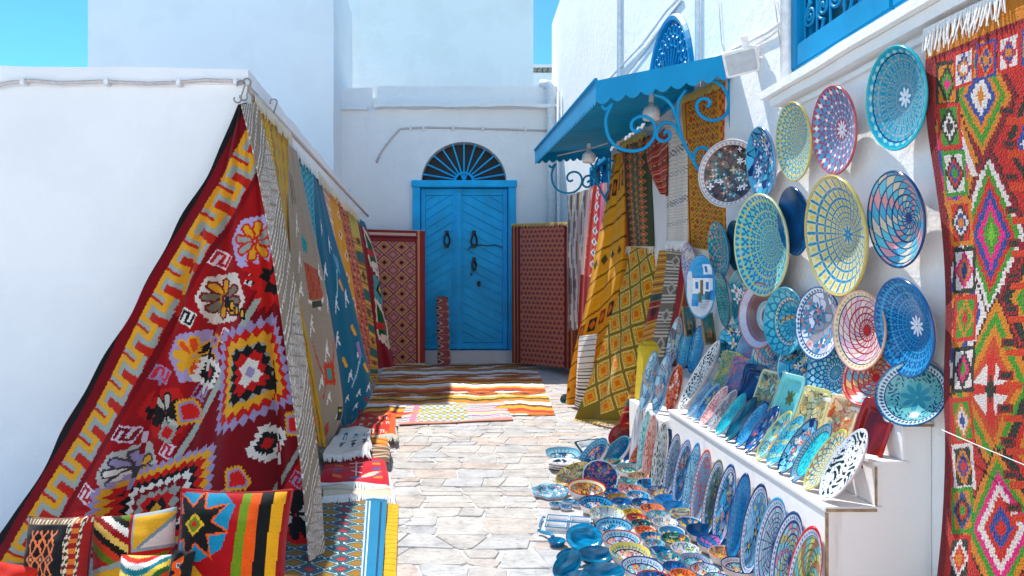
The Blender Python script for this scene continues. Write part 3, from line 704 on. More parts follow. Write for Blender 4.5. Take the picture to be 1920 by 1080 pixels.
def rug_obj(name, label, P, loom, group=None, cat='rug', mat=None, thick=0.008, size=None, tx=None):
    nv, nu = P.shape[0]-1, P.shape[1]-1
    if tx is None:
        s, t = np.meshgrid((np.arange(nu)+0.5)/nu, (np.arange(nv)+0.5)/nv); s = s*(loom.x1-loom.x0)+loom.x0; t = t*(loom.y1-loom.y0)+loom.y0
    else: s, t = tx
    C = loom.sample(s, t); C = C*(1 + rng.normal(0, 0.035, C.shape[:2]))[..., None]
    return tag(cloth(name, P, np.clip(C, 0, 1), None, mat, thick, size), label, cat, group)

# ------------------------------------------------------------------ the great red kilim spread like a tent from the corner hook
def flower(L_, c, e1, e2, r, cols, out):
    """eight-armed woven flower"""
    for k in range(8):
        a = math.pi/8 + k*math.pi/4; d = np.array([math.cos(a), math.sin(a)]); p = np.array([-d[1], d[0]])
        f = lambda x, y: c + e1*(d[0]*x + p[0]*y) + e2*(d[1]*x + p[1]*y)
        L_.poly(serrate([f(0.05*r, 0), f(0.34*r, 0.25*r), f(1.0*r, 0.25*r), f(1.14*r, 0), f(1.0*r, -0.25*r), f(0.34*r, -0.25*r)], 5, 1.6), out)
        L_.poly([f(0.20*r, 0), f(0.40*r, 0.16*r), f(0.94*r, 0.16*r), f(1.02*r, 0), f(0.94*r, -0.16*r), f(0.40*r, -0.16*r)], cols[(k//2) % len(cols)])
def hook(L_, c, e1, e2, r, col, bgc):
    f = lambda x, y: c + e1*x*r + e2*y*r
    L_.poly([f(-1, -1), f(1, -1), f(1, 1), f(-1, 1)], bgc)
    L_.path([f(0.65, -0.7), f(-0.6, -0.7), f(-0.6, 0), f(0.6, 0), f(0.6, 0.7), f(-0.65, 0.7)], r*0.36, col)
def great_kilim():
    Lm = Loom(430, 600, -40, 180, 640, 1110, DRED)
    T = np.array([447., 200.]); e1 = np.array([-0.483, 0.875]); e2 = np.array([0.875, 0.483])
    q = lambda a, b: T + e2*a + e1*b
    def band(a0, a1, c): Lm.poly([q(a0, -150), q(a1, -150), q(a1, 1250), q(a0, 1250)], c)
    band(92, 205, (156, 14, 20))
    bgs = [(176, 160, 196), (212, 198, 184), (164, 144, 180), (196, 26, 22), (180, 174, 164), (190, 26, 24), (150, 150, 140)]
    fcs = [[YEL, GRY], [YEL, (120, 112, 90)], [ORG, BLK, ORG, YEL], [(190, 180, 160), BLK], [WHT, YEL, LAV], [RED, (180, 170, 150)], [YEL, WHT]]
    outs = [(200, 40, 20), (120, 20, 20), YEL, BLK, (70, 60, 60), BLK, DRED]
    for k in range(7):
        c = q(150, 205 + k*124)
        Lm.poly(serrate([c+e1*-56, c+e1*-22+e2*-42, c+e1*22+e2*-42, c+e1*56, c+e1*22+e2*42, c+e1*-22+e2*42], 5, 3), bgs[k])
        flower(Lm, c, e1, e2, 35, fcs[k], outs[k])
        for sx in (-1, 1):
            hook(Lm, q(150 + sx*40, 205 + k*124 + 62), e1, e2, 15, [(180, 30, 40), BLK, (206, 40, 60), DRED][(k+(sx > 0)) % 4], [(226, 206, 206), WHT, LAV, (214, 190, 200)][k % 4])
    band(200, 206, DRED); band(206, 217, (162, 166, 150)); band(217, 224, DRED)
    band(84, 94, DRED); band(0, 13, BLK); band(13, 27, (120, 8, 20)); band(27, 84, (186, 34, 20))
    for k in range(-2, 20):                             # the meander of the border
        b = k*60.0
        for o_, c, w in ((0, (154, 160, 150), 20), (-5, YEL, 10.5)):
            Lm.path([q(40+o_, b+o_), q(40+o_, b+18+o_), q(74+o_, b+18+o_), q(74+o_, b+42+o_), q(56+o_, b+42+o_)], w*(0.8 if o_ == 0 else 1), c); Lm.path([q(74+o_, b+42+o_), q(40+o_, b+42+o_), q(40+o_, b+60+o_)], w, c)
    band(27, 31, (120, 8, 20))
    # field medallions
    def medal(cs, rings, teeth):
        # nested rows of woven triangles: each row is a plain band set with triangles of the next colour pointing out
        fs = [f for f, c in rings] + [0.0]; prev = DRED
        for k, (f, c) in enumerate(rings):
            out_, in_ = scaled(cs, f), scaled(cs, max(fs[k+1], 0.02))
            step = (f-fs[k+1]); tip = scaled(cs, f+step*0.9)
            Lm.poly(out_, c)
            for i in range(4):
                a, b, a2, b2 = out_[i], out_[(i+1) % 4], tip[i], tip[(i+1) % 4]; n = max(1, int(round(np.hypot(*(b-a))/17)))
                for j in range(n): Lm.poly([a+(b-a)*j/n, a+(b-a)*(j+1)/n, a2+(b2-a2)*(j+0.5)/n], c)
        return
        for f, c in rings:
            pass
    medal([(414, 626), (518, 592), (548, 752), (400, 812)], [(0.95, LAV), (0.80, RED), (0.66, YEL), (0.52, (150, 152, 140)), (0.46, BLK), (0.32, RED), (0.19, WHT), (0.07, LAV)], 8)
    medal([(190, 915), (398, 835), (398, 985), (150, 1120)], [(0.98, LAV), (0.88, YEL), (0.77, RED), (0.66, BLK), (0.56, WHT), (0.46, DRED), (0.36, (150, 152, 140)), (0.26, RED), (0.16, BLK), (0.07, YEL)], 10)
    medal([(470, 500), (560, 470), (570, 540), (500, 575)], [(0.95, RED), (0.5, BLK), (0.22, RED)], 3)
    def heart(cx, cy, r):
        p = [(cx-r*0.9, cy-r*0.8), (cx+r*0.1, cy-r), (cx+r, cy+r*0.3), (cx+r*0.8, cy+r*0.9), (cx-r*0.8, cy+r)]
        Lm.poly(serrate(p, 5, 4), YEL); Lm.poly(scaled(p, 0.86), LAV); Lm.poly(serrate(scaled(p, 0.62), 4, 2), (214, 30, 22))
    heart(343, 775, 24); heart(453, 890, 22); heart(548, 795, 22)
    def star(cx, cy, r, cols):
        p = [(cx-r*0.2, cy-r), (cx+r*0.9, cy-r*0.4), (cx+r*0.2, cy+r), (cx-r*0.9, cy+r*0.4)]
        for f, c in zip((1, 0.62, 0.3), cols): Lm.poly(serrate(scaled(p, f), 4, r*0.22*f), c)
    star(378, 702, 30, [WHT, BLK, RED]); star(497, 832, 34, [WHT, BLK, RED]); star(302, 815, 20, [GRY, RED, RED]); star(432, 926, 16, [GRY, RED, RED]); star(396, 640, 14, [YEL, LAV, RED])
    for k in range(4):
        Lm.rect(420+k*12, 556+k*7, 431+k*12, 578+k*7, BLK); Lm.rect(423+k*12, 561+k*7, 428+k*12, 573+k*7, YEL if k else BLK)
    # the opposite border, showing at the lower corner
    band(404, 413, (150, 156, 140)); band(413, 420, DRED); band(420, 520, (200, 24, 24))
    for k in range(8):
        c = q(468, 500 + k*120); Lm.poly([c+e1*-52, c+e1*-30+e2*-44, c+e1*30+e2*-44, c+e1*52, c+e1*30+e2*44, c+e1*-30+e2*44], [LAV, (200, 24, 24), LAV, RED][k % 4])
        flower(Lm, c, e1, e2, 44, [[BLK, ORG], [BLK, (190, 180, 160)]][k % 2], [YEL, BLK][k % 2])
        hook(Lm, q(436, 500+k*120+60), e1, e2, 14, RED, LAV)
    band(520, 527, DRED); band(527, 600, (206, 44, 20))
    for k in range(0, 24):
        b = k*60.0
        for o_, c, w in ((0, (154, 160, 150), 10), (12, YEL, 12)):
            Lm.path([q(534+o_, b+o_), q(580, b+o_), q(580, b+30), q(552, b+30), q(552, b+60)], w, c)
    # shape: ruled between the pulled-out edge and the edge lying under the striped rug
    nv, nu = 420, 300; t = np.linspace(0, 1, nv+1); s = np.linspace(0, 1, nu+1)
    Lp = np.array([(446, 196, 4.42), (400, 300, 4.36), (345, 405, 4.26), (285, 510, 4.12), (222, 620, 3.95), (160, 735, 3.72), (95, 850, 3.48), (20, 970, 3.26), (-45, 1050, 3.08)])
    Rp = np.array([(462, 192, 4.42), (492, 300, 4.40), (514, 400, 4.36), (536, 500, 4.28), (554, 600, 4.16), (572, 720, 3.96), (588, 840, 3.70), (600, 960, 3.44), (610, 1075, 3.20)])
    Lt, Rt = cr_interp(Lp, t), cr_interp(Rp, t); Lt[:, 0] += (4*np.sin(17*t) + 2.5*np.sin(41*t+1))*np.minimum(t*6, 1); Lt[:, 2] += 0.03*np.sin(13*t)*t
    px = Lt[:, None]*(1-s)[None, :, None] + Rt[:, None]*s[None, :, None]
    Y = px[..., 2].copy(); S_, T_ = np.meshgrid(s, t)
    w = np.clip(S_*(1-S_)*4, 0, 1)
    Y += w*T_*(0.085*np.sin(2*np.pi*(1.9*S_+0.55*T_)) + 0.045*np.sin(2*np.pi*(4.1*S_-0.7*T_+0.3)) + 0.016*np.sin(2*np.pi*(7.3*S_+1.1*T_)))
    for s0, k_, dp, wd in ((0.24, 0.10, 0.07, 0.035), (0.47, 0.06, 0.06, 0.04), (0.86, 0.0, 0.05, 0.03)): Y += dp*np.minimum(T_*1.6, 1)*np.exp(-((S_-s0-k_*T_)/wd)**2)
    P = np.stack([(px[..., 0]-CU)/F*px[..., 2], Y, H-(px[..., 1]-CV)/F*px[..., 2]], -1)
    cx_ = (px[:-1, :-1, :2]+px[1:, 1:, :2])/2
    wob = 5*np.sin(cx_[..., 1]/70.0)
    o = rug_obj('kilim_rug', 'large dark red kilim with yellow meander border spread like a tent from the wall corner', P, Lm, 'rugs for sale in the alley', tx=(cx_[..., 0]+wob, cx_[..., 1]), size=(1.9, 2.6))
    return o
great_kilim()
# hooks and rail above the hanging rugs
rail = tube('hanging_rail', catmull([PY(462, 166, 4.50), PY(500, 200, 4.95), PY(545, 248, 5.65), PY(600, 308, 6.9), PY(650, 362, 8.4), PY(690, 405, 10.3)], 5), 0.017, M['pinkcab'], None, 8)
tag(rail, 'grey metal rail running along the low house above the hanging rugs', 'rail')
def s_hook(u, v, y, lab, sz=0.075):
    c = PY(u, v, y); pts = []
    for k in range(15):
        a = math.pi*(1.15 - 1.3*k/14); pts.append((c.x + sz*0.32*math.cos(a), c.y, c.z + sz*0.6 + sz*0.32*math.sin(a)))
    for k in range(15):
        a = math.pi*(0.15 - 1.3*k/14); pts.append((c.x + sz*0.32 - sz*0.0 + sz*0.30*math.cos(a) - sz*0.6, c.y, c.z - sz*0.6 + sz*0.30*math.sin(a)))
    tag(tube('steel_hook', pts, 0.005, M['steel'], None, 6), lab, 'hook', 'hooks on the rug rail')
s_hook(452, 172, 4.44, 'steel hook holding the tip of the great red kilim')
s_hook(463, 168, 4.46, 'steel hook holding the brown and white striped rug')
s_hook(513, 204, 5.00, 'steel hook curling above the mustard rug on the rail')

# ------------------------------------------------------------------ the row of hanging rugs
def loom(w, h, base, sx=100, sy=160): return Loom(w, h, 0, 0, sx, sy, base)
GRP = 'rugs hanging from the rail'
# brown and white striped
L1 = loom(70, 300, (146, 126, 106))
for k in range(60):
    y = k*3.0; ph = k % 19
    tiltd = L1.Y + L1.X*0.28
    if ph < 7 or 9 < ph < 12: L1.where((tiltd > y) & (tiltd < y+0.8), (228, 220, 210))
    elif ph == 8: L1.where((tiltd > y-1) & (tiltd < y+2) & (np.abs(((L1.X/7.0) % 1)-0.5)*4 > (tiltd-y+1)), (222, 214, 206))
    elif ph >= 12: L1.where((tiltd >= y) & (tiltd < y+3) & ((np.sin(L1.X*1.9+tiltd*1.1)*np.sin(L1.X*1.1-tiltd*2.1)) > 0.12), (214, 204, 194))
P = drape([(452, 196, 4.38, 480, 192, 4.48), (478, 300, 4.24, 512, 306, 4.40), (503, 430, 4.12, 535, 436, 4.28), (526, 580, 3.94, 561, 586, 4.10), (551, 760, 3.62, 584, 762, 3.78), (568, 900, 3.34, 601, 903, 3.50), (580, 1050, 3.02, 610, 1036, 3.18)], 84, 320, 0.03, 0.012, 1.3, 0.1, ret=(-0.12, 0.2))
rug_obj('hanging_rug', 'grey-brown rug with slanting white stripes hanging at the corner over the great kilim', P, L1, GRP, size=(0.9, 2.4))
# mustard
L2 = loom(60, 200, (196, 150, 30))
for k in range(6): L2.where(np.abs(L2.X - 6 - k*17) < 1.0, (150, 96, 16))
L2.where((np.abs((L2.X % 17)-8.5)+np.abs((L2.Y % 14)-7)*0.9 < 6) & (L2.X > 40), (128, 122, 60)); L2.where((np.abs((L2.X % 17)-8.5)+np.abs((L2.Y % 14)-7)*0.9 < 3) & (L2.X > 40), (206, 120, 20))
L2.where((np.abs(((L2.Y/5) % 1)-0.5)*6 > np.abs(L2.X-20)) & (np.abs(L2.X-20) < 4), (226, 190, 70)); L2.where((L2.X > 26) & (L2.X < 40) & (np.sin(L2.Y*1.3)*np.cos(L2.X*0.9) > 0.35), (226, 186, 60))
P = drape([(474, 188, 4.64, 541, 258, 5.45), (500, 330, 4.72, 543, 350, 5.45), (524, 480, 4.72, 546, 480, 5.35), (552, 640, 4.62, 580, 650, 5.0), (585, 830, 4.5, 612, 840, 4.8)], 60, 200, 0.02, 0.02, 2.2, 0.2)
o = rug_obj('hanging_rug', 'mustard yellow rug with zigzag border and white fringe on the rail', P, L2, GRP, size=(0.8, 2))
fringe('fringe', [P[0, i] + np.array([0.02, -0.02, 0.03]) for i in range(0, 61, 4)], (0.15, -0.1, -1), 90, 0.07, M['fringe'], o, 0.006, 0.4)
# beige with small motifs
L3 = loom(90, 240, (158, 140, 120))
def bird(Lm, x, y, r, c):
    Lm.path([(x-r, y+r), (x-r*0.2, y-r*0.2), (x+r*0.7, y-r)], r*0.35, c); Lm.dia(x+r*0.3, y-r*0.3, r*0.6, r*0.5, c); Lm.line((x-r*0.2, y-r*0.2), (x+r*0.9, y+r*0.5), r*0.35, c)
for x, y in [(18, 52), (14, 66), (30, 84), (52, 96), (10, 104), (46, 122), (22, 128), (62, 132), (36, 112), (8, 86), (70, 74), (60, 60), (20, 36)]: bird(L3, x, y, 4.2, (226, 220, 210))
L3.poly([(28, 52), (58, 58), (60, 72), (34, 72)], (188, 84, 56)); L3.path([(30, 72), (50, 76), (60, 72)], 2, (230, 220, 206)); L3.rect(36, 73, 56, 76, (60, 70, 50))
for k in range(8): L3.line((29+k*4, 52.5+k*0.8), (33+k*3.6, 71), 0.9, (120, 50, 40))
L3.path([(44, 112), (34, 100), (28, 92)], 1.6, (196, 60, 30)); L3.poly(serrate([(44, 102), (60, 102), (60, 112), (44, 112)], 3, 2), (196, 60, 30)); L3.rect(48, 104, 56, 110, (60, 150, 140)); L3.path([(44, 112), (36, 122)], 1.6, (196, 60, 30)); L3.path([(60, 102), (70, 90)], 1.6, (196, 60, 30))
L3.poly([(32, 40), (42, 44), (38, 49), (30, 46)], (30, 140, 140)); L3.poly([(30, 146), (46, 138), (50, 146), (34, 154)], (206, 66, 50)); L3.line((36, 149), (46, 142), 1.4, (60, 120, 70))
L3.rect(60, 128, 70, 138, (40, 44, 50)); L3.rect(62, 130, 68, 132, (200, 190, 60))
for k in range(4): L3.line((12+k*5, 16), (13+k*5, 27), 1.2, (60, 48, 44))
P = drape([(533, 262, 5.42, 556, 285, 5.75), (540, 380, 5.32, 575, 390, 5.72), (546, 500, 5.22, 596, 490, 5.66), (552, 600, 5.10, 614, 590, 5.56), (560, 700, 4.98, 632, 700, 5.44), (572, 780, 4.90, 640, 775, 5.30), (590, 850, 4.86, 616, 838, 5.06)], 110, 260, 0.07, 0.02, 1.7, 0.15, ret=(-0.25, 0.3))
rug_obj('hanging_rug', 'plain beige rug with scattered white birds and small red motifs on the rail', P, L3, GRP, size=(0.9, 2.2))
# turquoise sliver
L4 = loom(40, 120, (18, 132, 158)); L4.where(np.sin(L4.Y*0.8+np.sin(L4.X*0.3)*2) > 0.75, (90, 180, 190))
P = drape([(553, 286, 5.85, 588, 322, 6.3), (562, 380, 5.8, 590, 400, 6.25), (575, 480, 5.75, 596, 480, 6.1), (588, 640, 5.6, 612, 640, 6.0)], 40, 120, 0.02, 0.015, 2, 0.4)
o = rug_obj('hanging_rug', 'turquoise rug with white woolly fringe between the beige and the petrol blue rugs', P, L4, GRP, size=(0.5, 1.8))
fringe('fringe', [P[0, i] + np.array([0.02, -0.02, 0.035]) for i in range(0, 41, 4)], (0.12, -0.1, -1), 70, 0.075, M['fringew'], o, 0.006, 0.4)
# petrol blue with birds
L5 = loom(90, 240, (16, 100, 128))
for x, y in [(20, 28), (40, 36), (30, 66), (54, 62), (22, 84), (58, 88), (36, 104), (48, 118), (66, 112), (26, 124), (44, 134), (70, 134), (14, 50)]: bird(L5, x, y, 4, (214, 224, 226))
for x, y, c in [(48, 56, YEL), (56, 78, YEL), (30, 96, YEL), (66, 98, YEL), (58, 142, (160, 20, 40)), (46, 150, OLV), (24, 8, OLV), (62, 126, (160, 20, 40))]: L5.poly([(x-5, y-2), (x, y-3.5), (x+5, y+2), (x, y+3)], c)
L5.path([(34, 62), (44, 50), (48, 46)], 1.6, (140, 190, 206)); L5.poly([(44, 40), (56, 42), (54, 50), (46, 48)], (80, 150, 180)); L5.path([(36, 112), (54, 96), (60, 90)], 1.8, (140, 190, 206)); L5.rect(56, 84, 62, 92, (150, 120, 170))
P = drape([(587, 326, 6.35, 600, 340, 6.75), (592, 420, 6.3, 620, 430, 6.75), (598, 520, 6.2, 648, 530, 6.70), (606, 620, 6.1, 672, 630, 6.6), (616, 710, 6.0, 690, 715, 6.50), (630, 765, 5.95, 688, 758, 6.35), (644, 800, 5.9, 662, 790, 6.1)], 100, 240, 0.08, 0.02, 1.6, 0.2, ret=(-0.28, 0.3))
rug_obj('hanging_rug', 'petrol blue rug with white bird motifs swelling at its foot', P, L5, GRP, size=(0.9, 2.2))
# pink sliver, orange-yellow, brick tile, olive stripe, red-green
L6 = loom(16, 60, (206, 160, 140)); L6.where((L6.Y % 20) < 3, (230, 210, 190))
P = drape([(602, 342, 7.0, 616, 360, 7.35), (610, 420, 6.95, 628, 440, 7.3), (625, 520, 6.9, 645, 540, 7.2)], 16, 60, 0.01, 0.01, 1)
rug_obj('hanging_rug', 'narrow strip of pale pink rug just behind the petrol blue rug', P, L6, GRP, size=(0.4, 1))
L7 = loom(50, 160, (214, 148, 14))
for k in range(9): L7.dia(50 if k % 2 else 62, 20+k*16, 9, 5, (230, 214, 180)); L7.dia(50 if k % 2 else 62, 20+k*16, 5, 2.8, (170, 60, 20)); L7.path([(30+k % 3*14, 14+k*17), (36+k % 3*14, 20+k*17)], 2, (80, 90, 40))
P = drape([(615, 356, 7.35, 630, 372, 7.75), (622, 450, 7.3, 646, 450, 7.7), (632, 540, 7.2, 664, 560, 7.6), (644, 640, 7.1, 678, 660, 7.5), (656, 740, 7.0, 684, 735, 7.35)], 50, 160, 0.04, 0.015, 1.5, ret=(-0.2, 0.3))
rug_obj('hanging_rug', 'orange-yellow rug with small white diamonds on the rail', P, L7, GRP, size=(0.6, 2))
L8 = loom(56, 170, (190, 98, 62))
for k in range(18):
    for i in range(5):
        x, y = i*20 + (k % 2)*10, k*9.2
        L8.path([(x, y), (x+9, y), (x+9, y+6), (x+18, y+6)], 1.7, (112, 40, 50)); L8.path([(x+2, y+3), (x+6, y+3)], 1.3, (226, 170, 110))
L8.rect(0, 0, 8, 160, (170, 40, 30))
P = drape([(627, 366, 7.95, 648, 384, 8.5), (640, 460, 7.9, 664, 470, 8.45), (654, 560, 7.8, 684, 580, 8.35), (668, 650, 7.7, 692, 670, 8.2), (674, 708, 7.6, 690, 708, 8.1)], 56, 170, 0.05, 0.015, 1.5, 0.2, ret=(-0.2, 0.3))
rug_obj('hanging_rug', 'brick orange rug with a maze pattern on the rail', P, L8, GRP, size=(0.7, 2))
L9 = loom(50, 170, (204, 150, 30))
for k in range(52): L9.rect(0, k*3.1, 100, k*3.1+1.1, [(150, 84, 14), (60, 80, 50), (226, 180, 70)][k % 3])
for k in range(6): L9.rect(30, 12+k*26, 80, 20+k*26, (10, 96, 86)); L9.dia(55, 29+k*26, 12, 4, (90, 60, 20))
L9.rect(0, 0, 100, 26, (190, 176, 70))
P = drape([(646, 386, 8.7, 668, 404, 9.4), (656, 470, 8.65, 680, 480, 9.3), (668, 570, 8.55, 696, 590, 9.2), (680, 650, 8.4, 706, 665, 9.0), (686, 712, 8.25, 708, 708, 8.8)], 50, 170, 0.04, 0.012, 1.5, 0.1, ret=(-0.2, 0.3))
o = rug_obj('hanging_rug', 'narrow banded rug of ochre and dark green at the foot of the rail', P, L9, GRP, size=(0.6, 2))
fringe('fringe', [P[-1, i] for i in range(0, 51, 5)], (0.1, -0.1, -1), 26, 0.06, M['fringey'], o, 0.006)
L10 = loom(70, 170, (130, 16, 28))
for y, f in ((34, 1), (104, 1), (70, 0)):
    if f:
        L10.poly(serrate([(35, y-28), (72, y), (62, y+26), (30, y+10)], 4, 3), (224, 210, 186)); L10.poly([(37, y-22), (66, y), (58, y+20), (34, y+8)], (16, 84, 44)); L10.poly([(28, y-4), (58, y-2), (56, y+4), (28, y+3)], (190, 40, 40)); L10.poly([(40, y+8), (62, y+10), (56, y+16), (40, y+14)], (226, 200, 190))
    else:
        L10.poly(serrate([(40, y-14), (70, y), (60, y+16), (34, y+6)], 3, 3), (70, 150, 150)); L10.dia(55, y, 14, 9, BLK); L10.dia(55, y, 7, 4, (220, 170, 80))
L10.rect(0, 0, 100, 10, (16, 96, 120)); L10.poly([(70, 120), (100, 130), (100, 160), (86, 160)], (16, 84, 44)); L10.path([(62, 116), (86, 150), (92, 160)], 2.5, (224, 210, 186)); L10.dia(70, 152, 12, 6, (214, 60, 50))
P = drape([(668, 404, 9.6, 686, 420, 10.2), (678, 480, 9.5, 706, 490, 10.1), (686, 560, 9.4, 718, 565, 10.0), (694, 640, 9.3, 730, 640, 9.9), (704, 692, 9.2, 744, 686, 9.8)], 70, 170, 0.05, 0.03, 1.8, 0.3, ret=(-0.2, 0.2))
rug_obj('hanging_rug', 'crimson and dark green rug with saw-toothed lozenges at the far end of the rail', P, L10, GRP, size=(0.8, 2))
fr_ = fringe('wool_fringe', [PY(u, v, y) + Vector((0.03, -0.03, 0.0)) for u, v, y in [(592, 322, 6.5), (612, 345, 7.1), (635, 372, 7.8), (655, 388, 8.6), (668, 402, 9.3)]], (0.12, -0.1, -1), 220, 0.075, M['fringe'], None, 0.009, 0.5)
tag(fr_, 'cream wool fringe lying along the rail above the far hanging rugs', 'fringe')

# ------------------------------------------------------------------ rugs by the blue door
def flat(p00, p10, p11, p01, nu, nv, amp=0.0, n=(0, 0, 1), seed=0.0, f=6):
    s, t = np.meshgrid(np.linspace(0, 1, nu+1), np.linspace(0, 1, nv+1)); q = [np.array(list(p)) for p in (p00, p10, p11, p01)]
    P = q[0]*((1-s)*(1-t))[..., None] + q[1]*(s*(1-t))[..., None] + q[2]*(s*t)[..., None] + q[3]*((1-s)*t)[..., None]
    w = amp*(np.sin(f*s+seed)*np.sin(f*0.8*t+seed*2) + 0.5*np.sin(f*2.1*t+f*1.3*s+seed))
    return P + w[..., None]*np.array(n)
LA = loom(108, 250, (196, 112, 96), 100, 230)
for j in range(-1, 9):
    for i in range(-1, 4):
        for sx, sy in ((0, 0), (0.5, 0.5)):
            x, y = 14 + (i+sx)*30, 16 + (j+sy)*27
            for f, c in ((1.0, (136, 76, 96)), (0.86, (226, 166, 120)), (0.74, (204, 132, 66) if sx else (176, 94, 92)), (0.46, (196, 116, 104)), (0.30, (206, 140, 130) if not sx else (70, 36, 60))): LA.dia(x, y, 15*f, 13.5*f, c)
LA.rect(0, 0, 100, 20, (150, 56, 50)); LA.rect(0, 5, 100, 9, (226, 180, 160)); LA.rect(84, 0, 100, 230, (156, 58, 52)); LA.rect(87, 0, 91, 230, (226, 150, 110)); LA.rect(0, 12, 88, 14, (90, 20, 40)); LA.rect(83, 14, 84.5, 230, (90, 30, 40))
P = flat(PY(688, 430, 11.72), PY(797, 433, 11.72), PY(797, 681, 11.52), PY(694, 684, 11.46), 108, 250, 0.012, (0, -1, 0), 1.0)
o = rug_obj('leaning_rug', 'dusty pink kilim of stepped diamonds leaning on the wall beside the blue door', P, LA, 'rugs leaning by the blue door', size=(0.95, 2.2))
fringe('fringe', [P[-1, i] for i in range(0, 109, 6)], (0, -0.5, -0.6), 60, 0.05, M['fringe'], o, 0.007); fringe('fringe', [P[0, i] for i in range(0, 109, 6)], (0, -0.3, 0.3), 50, 0.04, M['fringe'], o, 0.007)
LB = loom(118, 250, (206, 116, 86), 100, 220)
for j in range(0, 30):
    for i in range(0, 12):
        x, y = 18 + i*6.6 + (j % 2)*3.3, 6 + j*7.4
        LB.dia(x, y, 2.9, 3.2, (140, 66, 66)); LB.dia(x, y+3.7, 1.4, 1.2, (214, 130, 90))
for x, c in ((0, (150, 60, 30)), (4, (206, 130, 60)), (6, (120, 30, 30)), (10, (190, 90, 40)), (12, (100, 24, 30))): LB.rect(x, 0, x+3, 220, c); LB.rect(97-x, 0, 100-x, 220, c)
P = flat(PY(959, 420, 11.60), PY(1079, 416, 9.95), PY(1078, 692, 9.85), PY(960, 680, 11.47), 118, 250, 0.012, (0, -1, 0), 2.0)
o = rug_obj('leaning_rug', 'dark maroon rug with a fine lattice and ochre fringe leaning opposite the diamond kilim', P, LB, 'rugs leaning by the blue door', size=(1.0, 2.2))
fringe('fringe', [P[0, i] for i in range(0, 119, 6)], (0, -0.35, -0.5), 90, 0.10, M['fringey'], o, 0.008)
# rolled rug
LR = loom(60, 160, (150, 78, 76), 100, 160)
for k in range(9):
    y = 8+k*18; LR.dia(35, y, 16, 7, (206, 170, 150)); LR.dia(35, y, 10, 4, (90, 30, 40)); LR.path([(10, y+9), (60, y+9)], 1.5, (190, 120, 90)); LR.dia(70, y+9, 10, 5, (196, 160, 150))
a = np.linspace(-math.pi, math.pi, 61)
p0, p1 = PY(833, 684, 11.35), PY(829, 557, 11.70); tt = np.linspace(1, 0, 121); R0 = 0.098
P = np.array([[list(p0*(1-t_) + p1*t_ + Vector((R0*(1+0.05*math.sin(3*t_*6))*math.sin(x), -R0*math.cos(x), 0))) for x in a] for t_ in tt])
rl = rug_obj('rolled_rug', 'rug rolled into a tight upright bundle standing before the blue door', P, LR, thick=0.02, size=(0.6, 1.2))
# striped floor rug and the small one on it
LS = Loom(200, 170, 0, 0, 200, 160, (236, 230, 226))
bands = [(0, 5, (206, 150, 30)), (5, 9, (60, 40, 20)), (9, 13, (200, 90, 30)), (22, 26, (190, 60, 30)), (26, 30, (206, 160, 40)), (30, 33, (50, 60, 30)), (44, 48, (196, 120, 30)), (48, 51, (150, 40, 30)), (64, 70, (214, 120, 24)), (70, 75, (190, 50, 24)), (75, 80, (226, 170, 40)), (80, 83, (60, 40, 26)), (92, 97, (226, 160, 30)), (97, 103, (206, 60, 30)), (103, 107, (120, 60, 20)), (118, 123, (226, 170, 40)), (123, 127, (70, 80, 40)), (127, 133, (220, 130, 30)), (140, 144, (120, 70, 30)), (144, 150, (226, 160, 40)), (150, 155, (190, 60, 40)), (155, 160, (226, 120, 30))]
wv = 2.2*np.sin(LS.X*0.09) + 0.8*np.sin(LS.X*0.31)
for a0, a1, c in bands: LS.where((LS.Y+wv >= a0) & (LS.Y+wv < a1), c)
for y, n in ((17, 3), (57, 3), (112, 4)):
    for k in range(n):
        x = 200*(k+0.5)/n
        for f, c in ((1, (206, 140, 40)), (0.75, (120, 70, 20)), (0.5, (206, 90, 40)), (0.25, (60, 30, 40))): LS.dia(x, y, 34*f, 7*f, c)
P = flat(PG(722, 684, .012), PG(1003, 681, .012), PG(1041, 777, .012), PG(676, 784, .012), 200, 170, 0.006, (0, 0, 1), 0.4, 9)
o = rug_obj('floor_rug', 'large striped cream and orange rug lying before the blue door', P, LS, 'rugs lying on the paving', size=(2.4, 3.0))
LS2 = Loom(150, 60, 0, 0, 150, 50, (214, 190, 190))
for j in range(10):
    c = [(206, 100, 120), (230, 206, 110), (156, 106, 166), (110, 170, 160), (230, 150, 146)][j % 5]; LS2.where((LS2.Y+1.2*np.sin(LS2.X*0.15) > j*5) & (LS2.Y+1.2*np.sin(LS2.X*0.15) < j*5+2.4), c)
m = (LS2.X > 22) & (LS2.X < 90); chk = ((LS2.X//5).astype(int) + (LS2.Y//4).astype(int)) % 2
LS2.where(m & (chk == 0), (120, 160, 150)); LS2.where(m & (chk == 1), (236, 206, 190)); LS2.where(m & (chk == 1) & ((LS2.Y//4).astype(int) % 3 == 0), (226, 180, 40)); LS2.rect(12, 0, 20, 50, (206, 130, 146)); LS2.rect(0, 47, 150, 50, (214, 140, 120))
P = flat(PG(762, 760, .022), PG(945, 753, .022), PG(962, 786, .018), PG(748, 796, .018), 150, 60, 0.006, (0, 0, 1), 3.0, 8)
rug_obj('floor_rug', 'small checkered pink runner lying on the near edge of the striped rug', P, LS2, 'rugs lying on the paving', size=(1.0, .5))
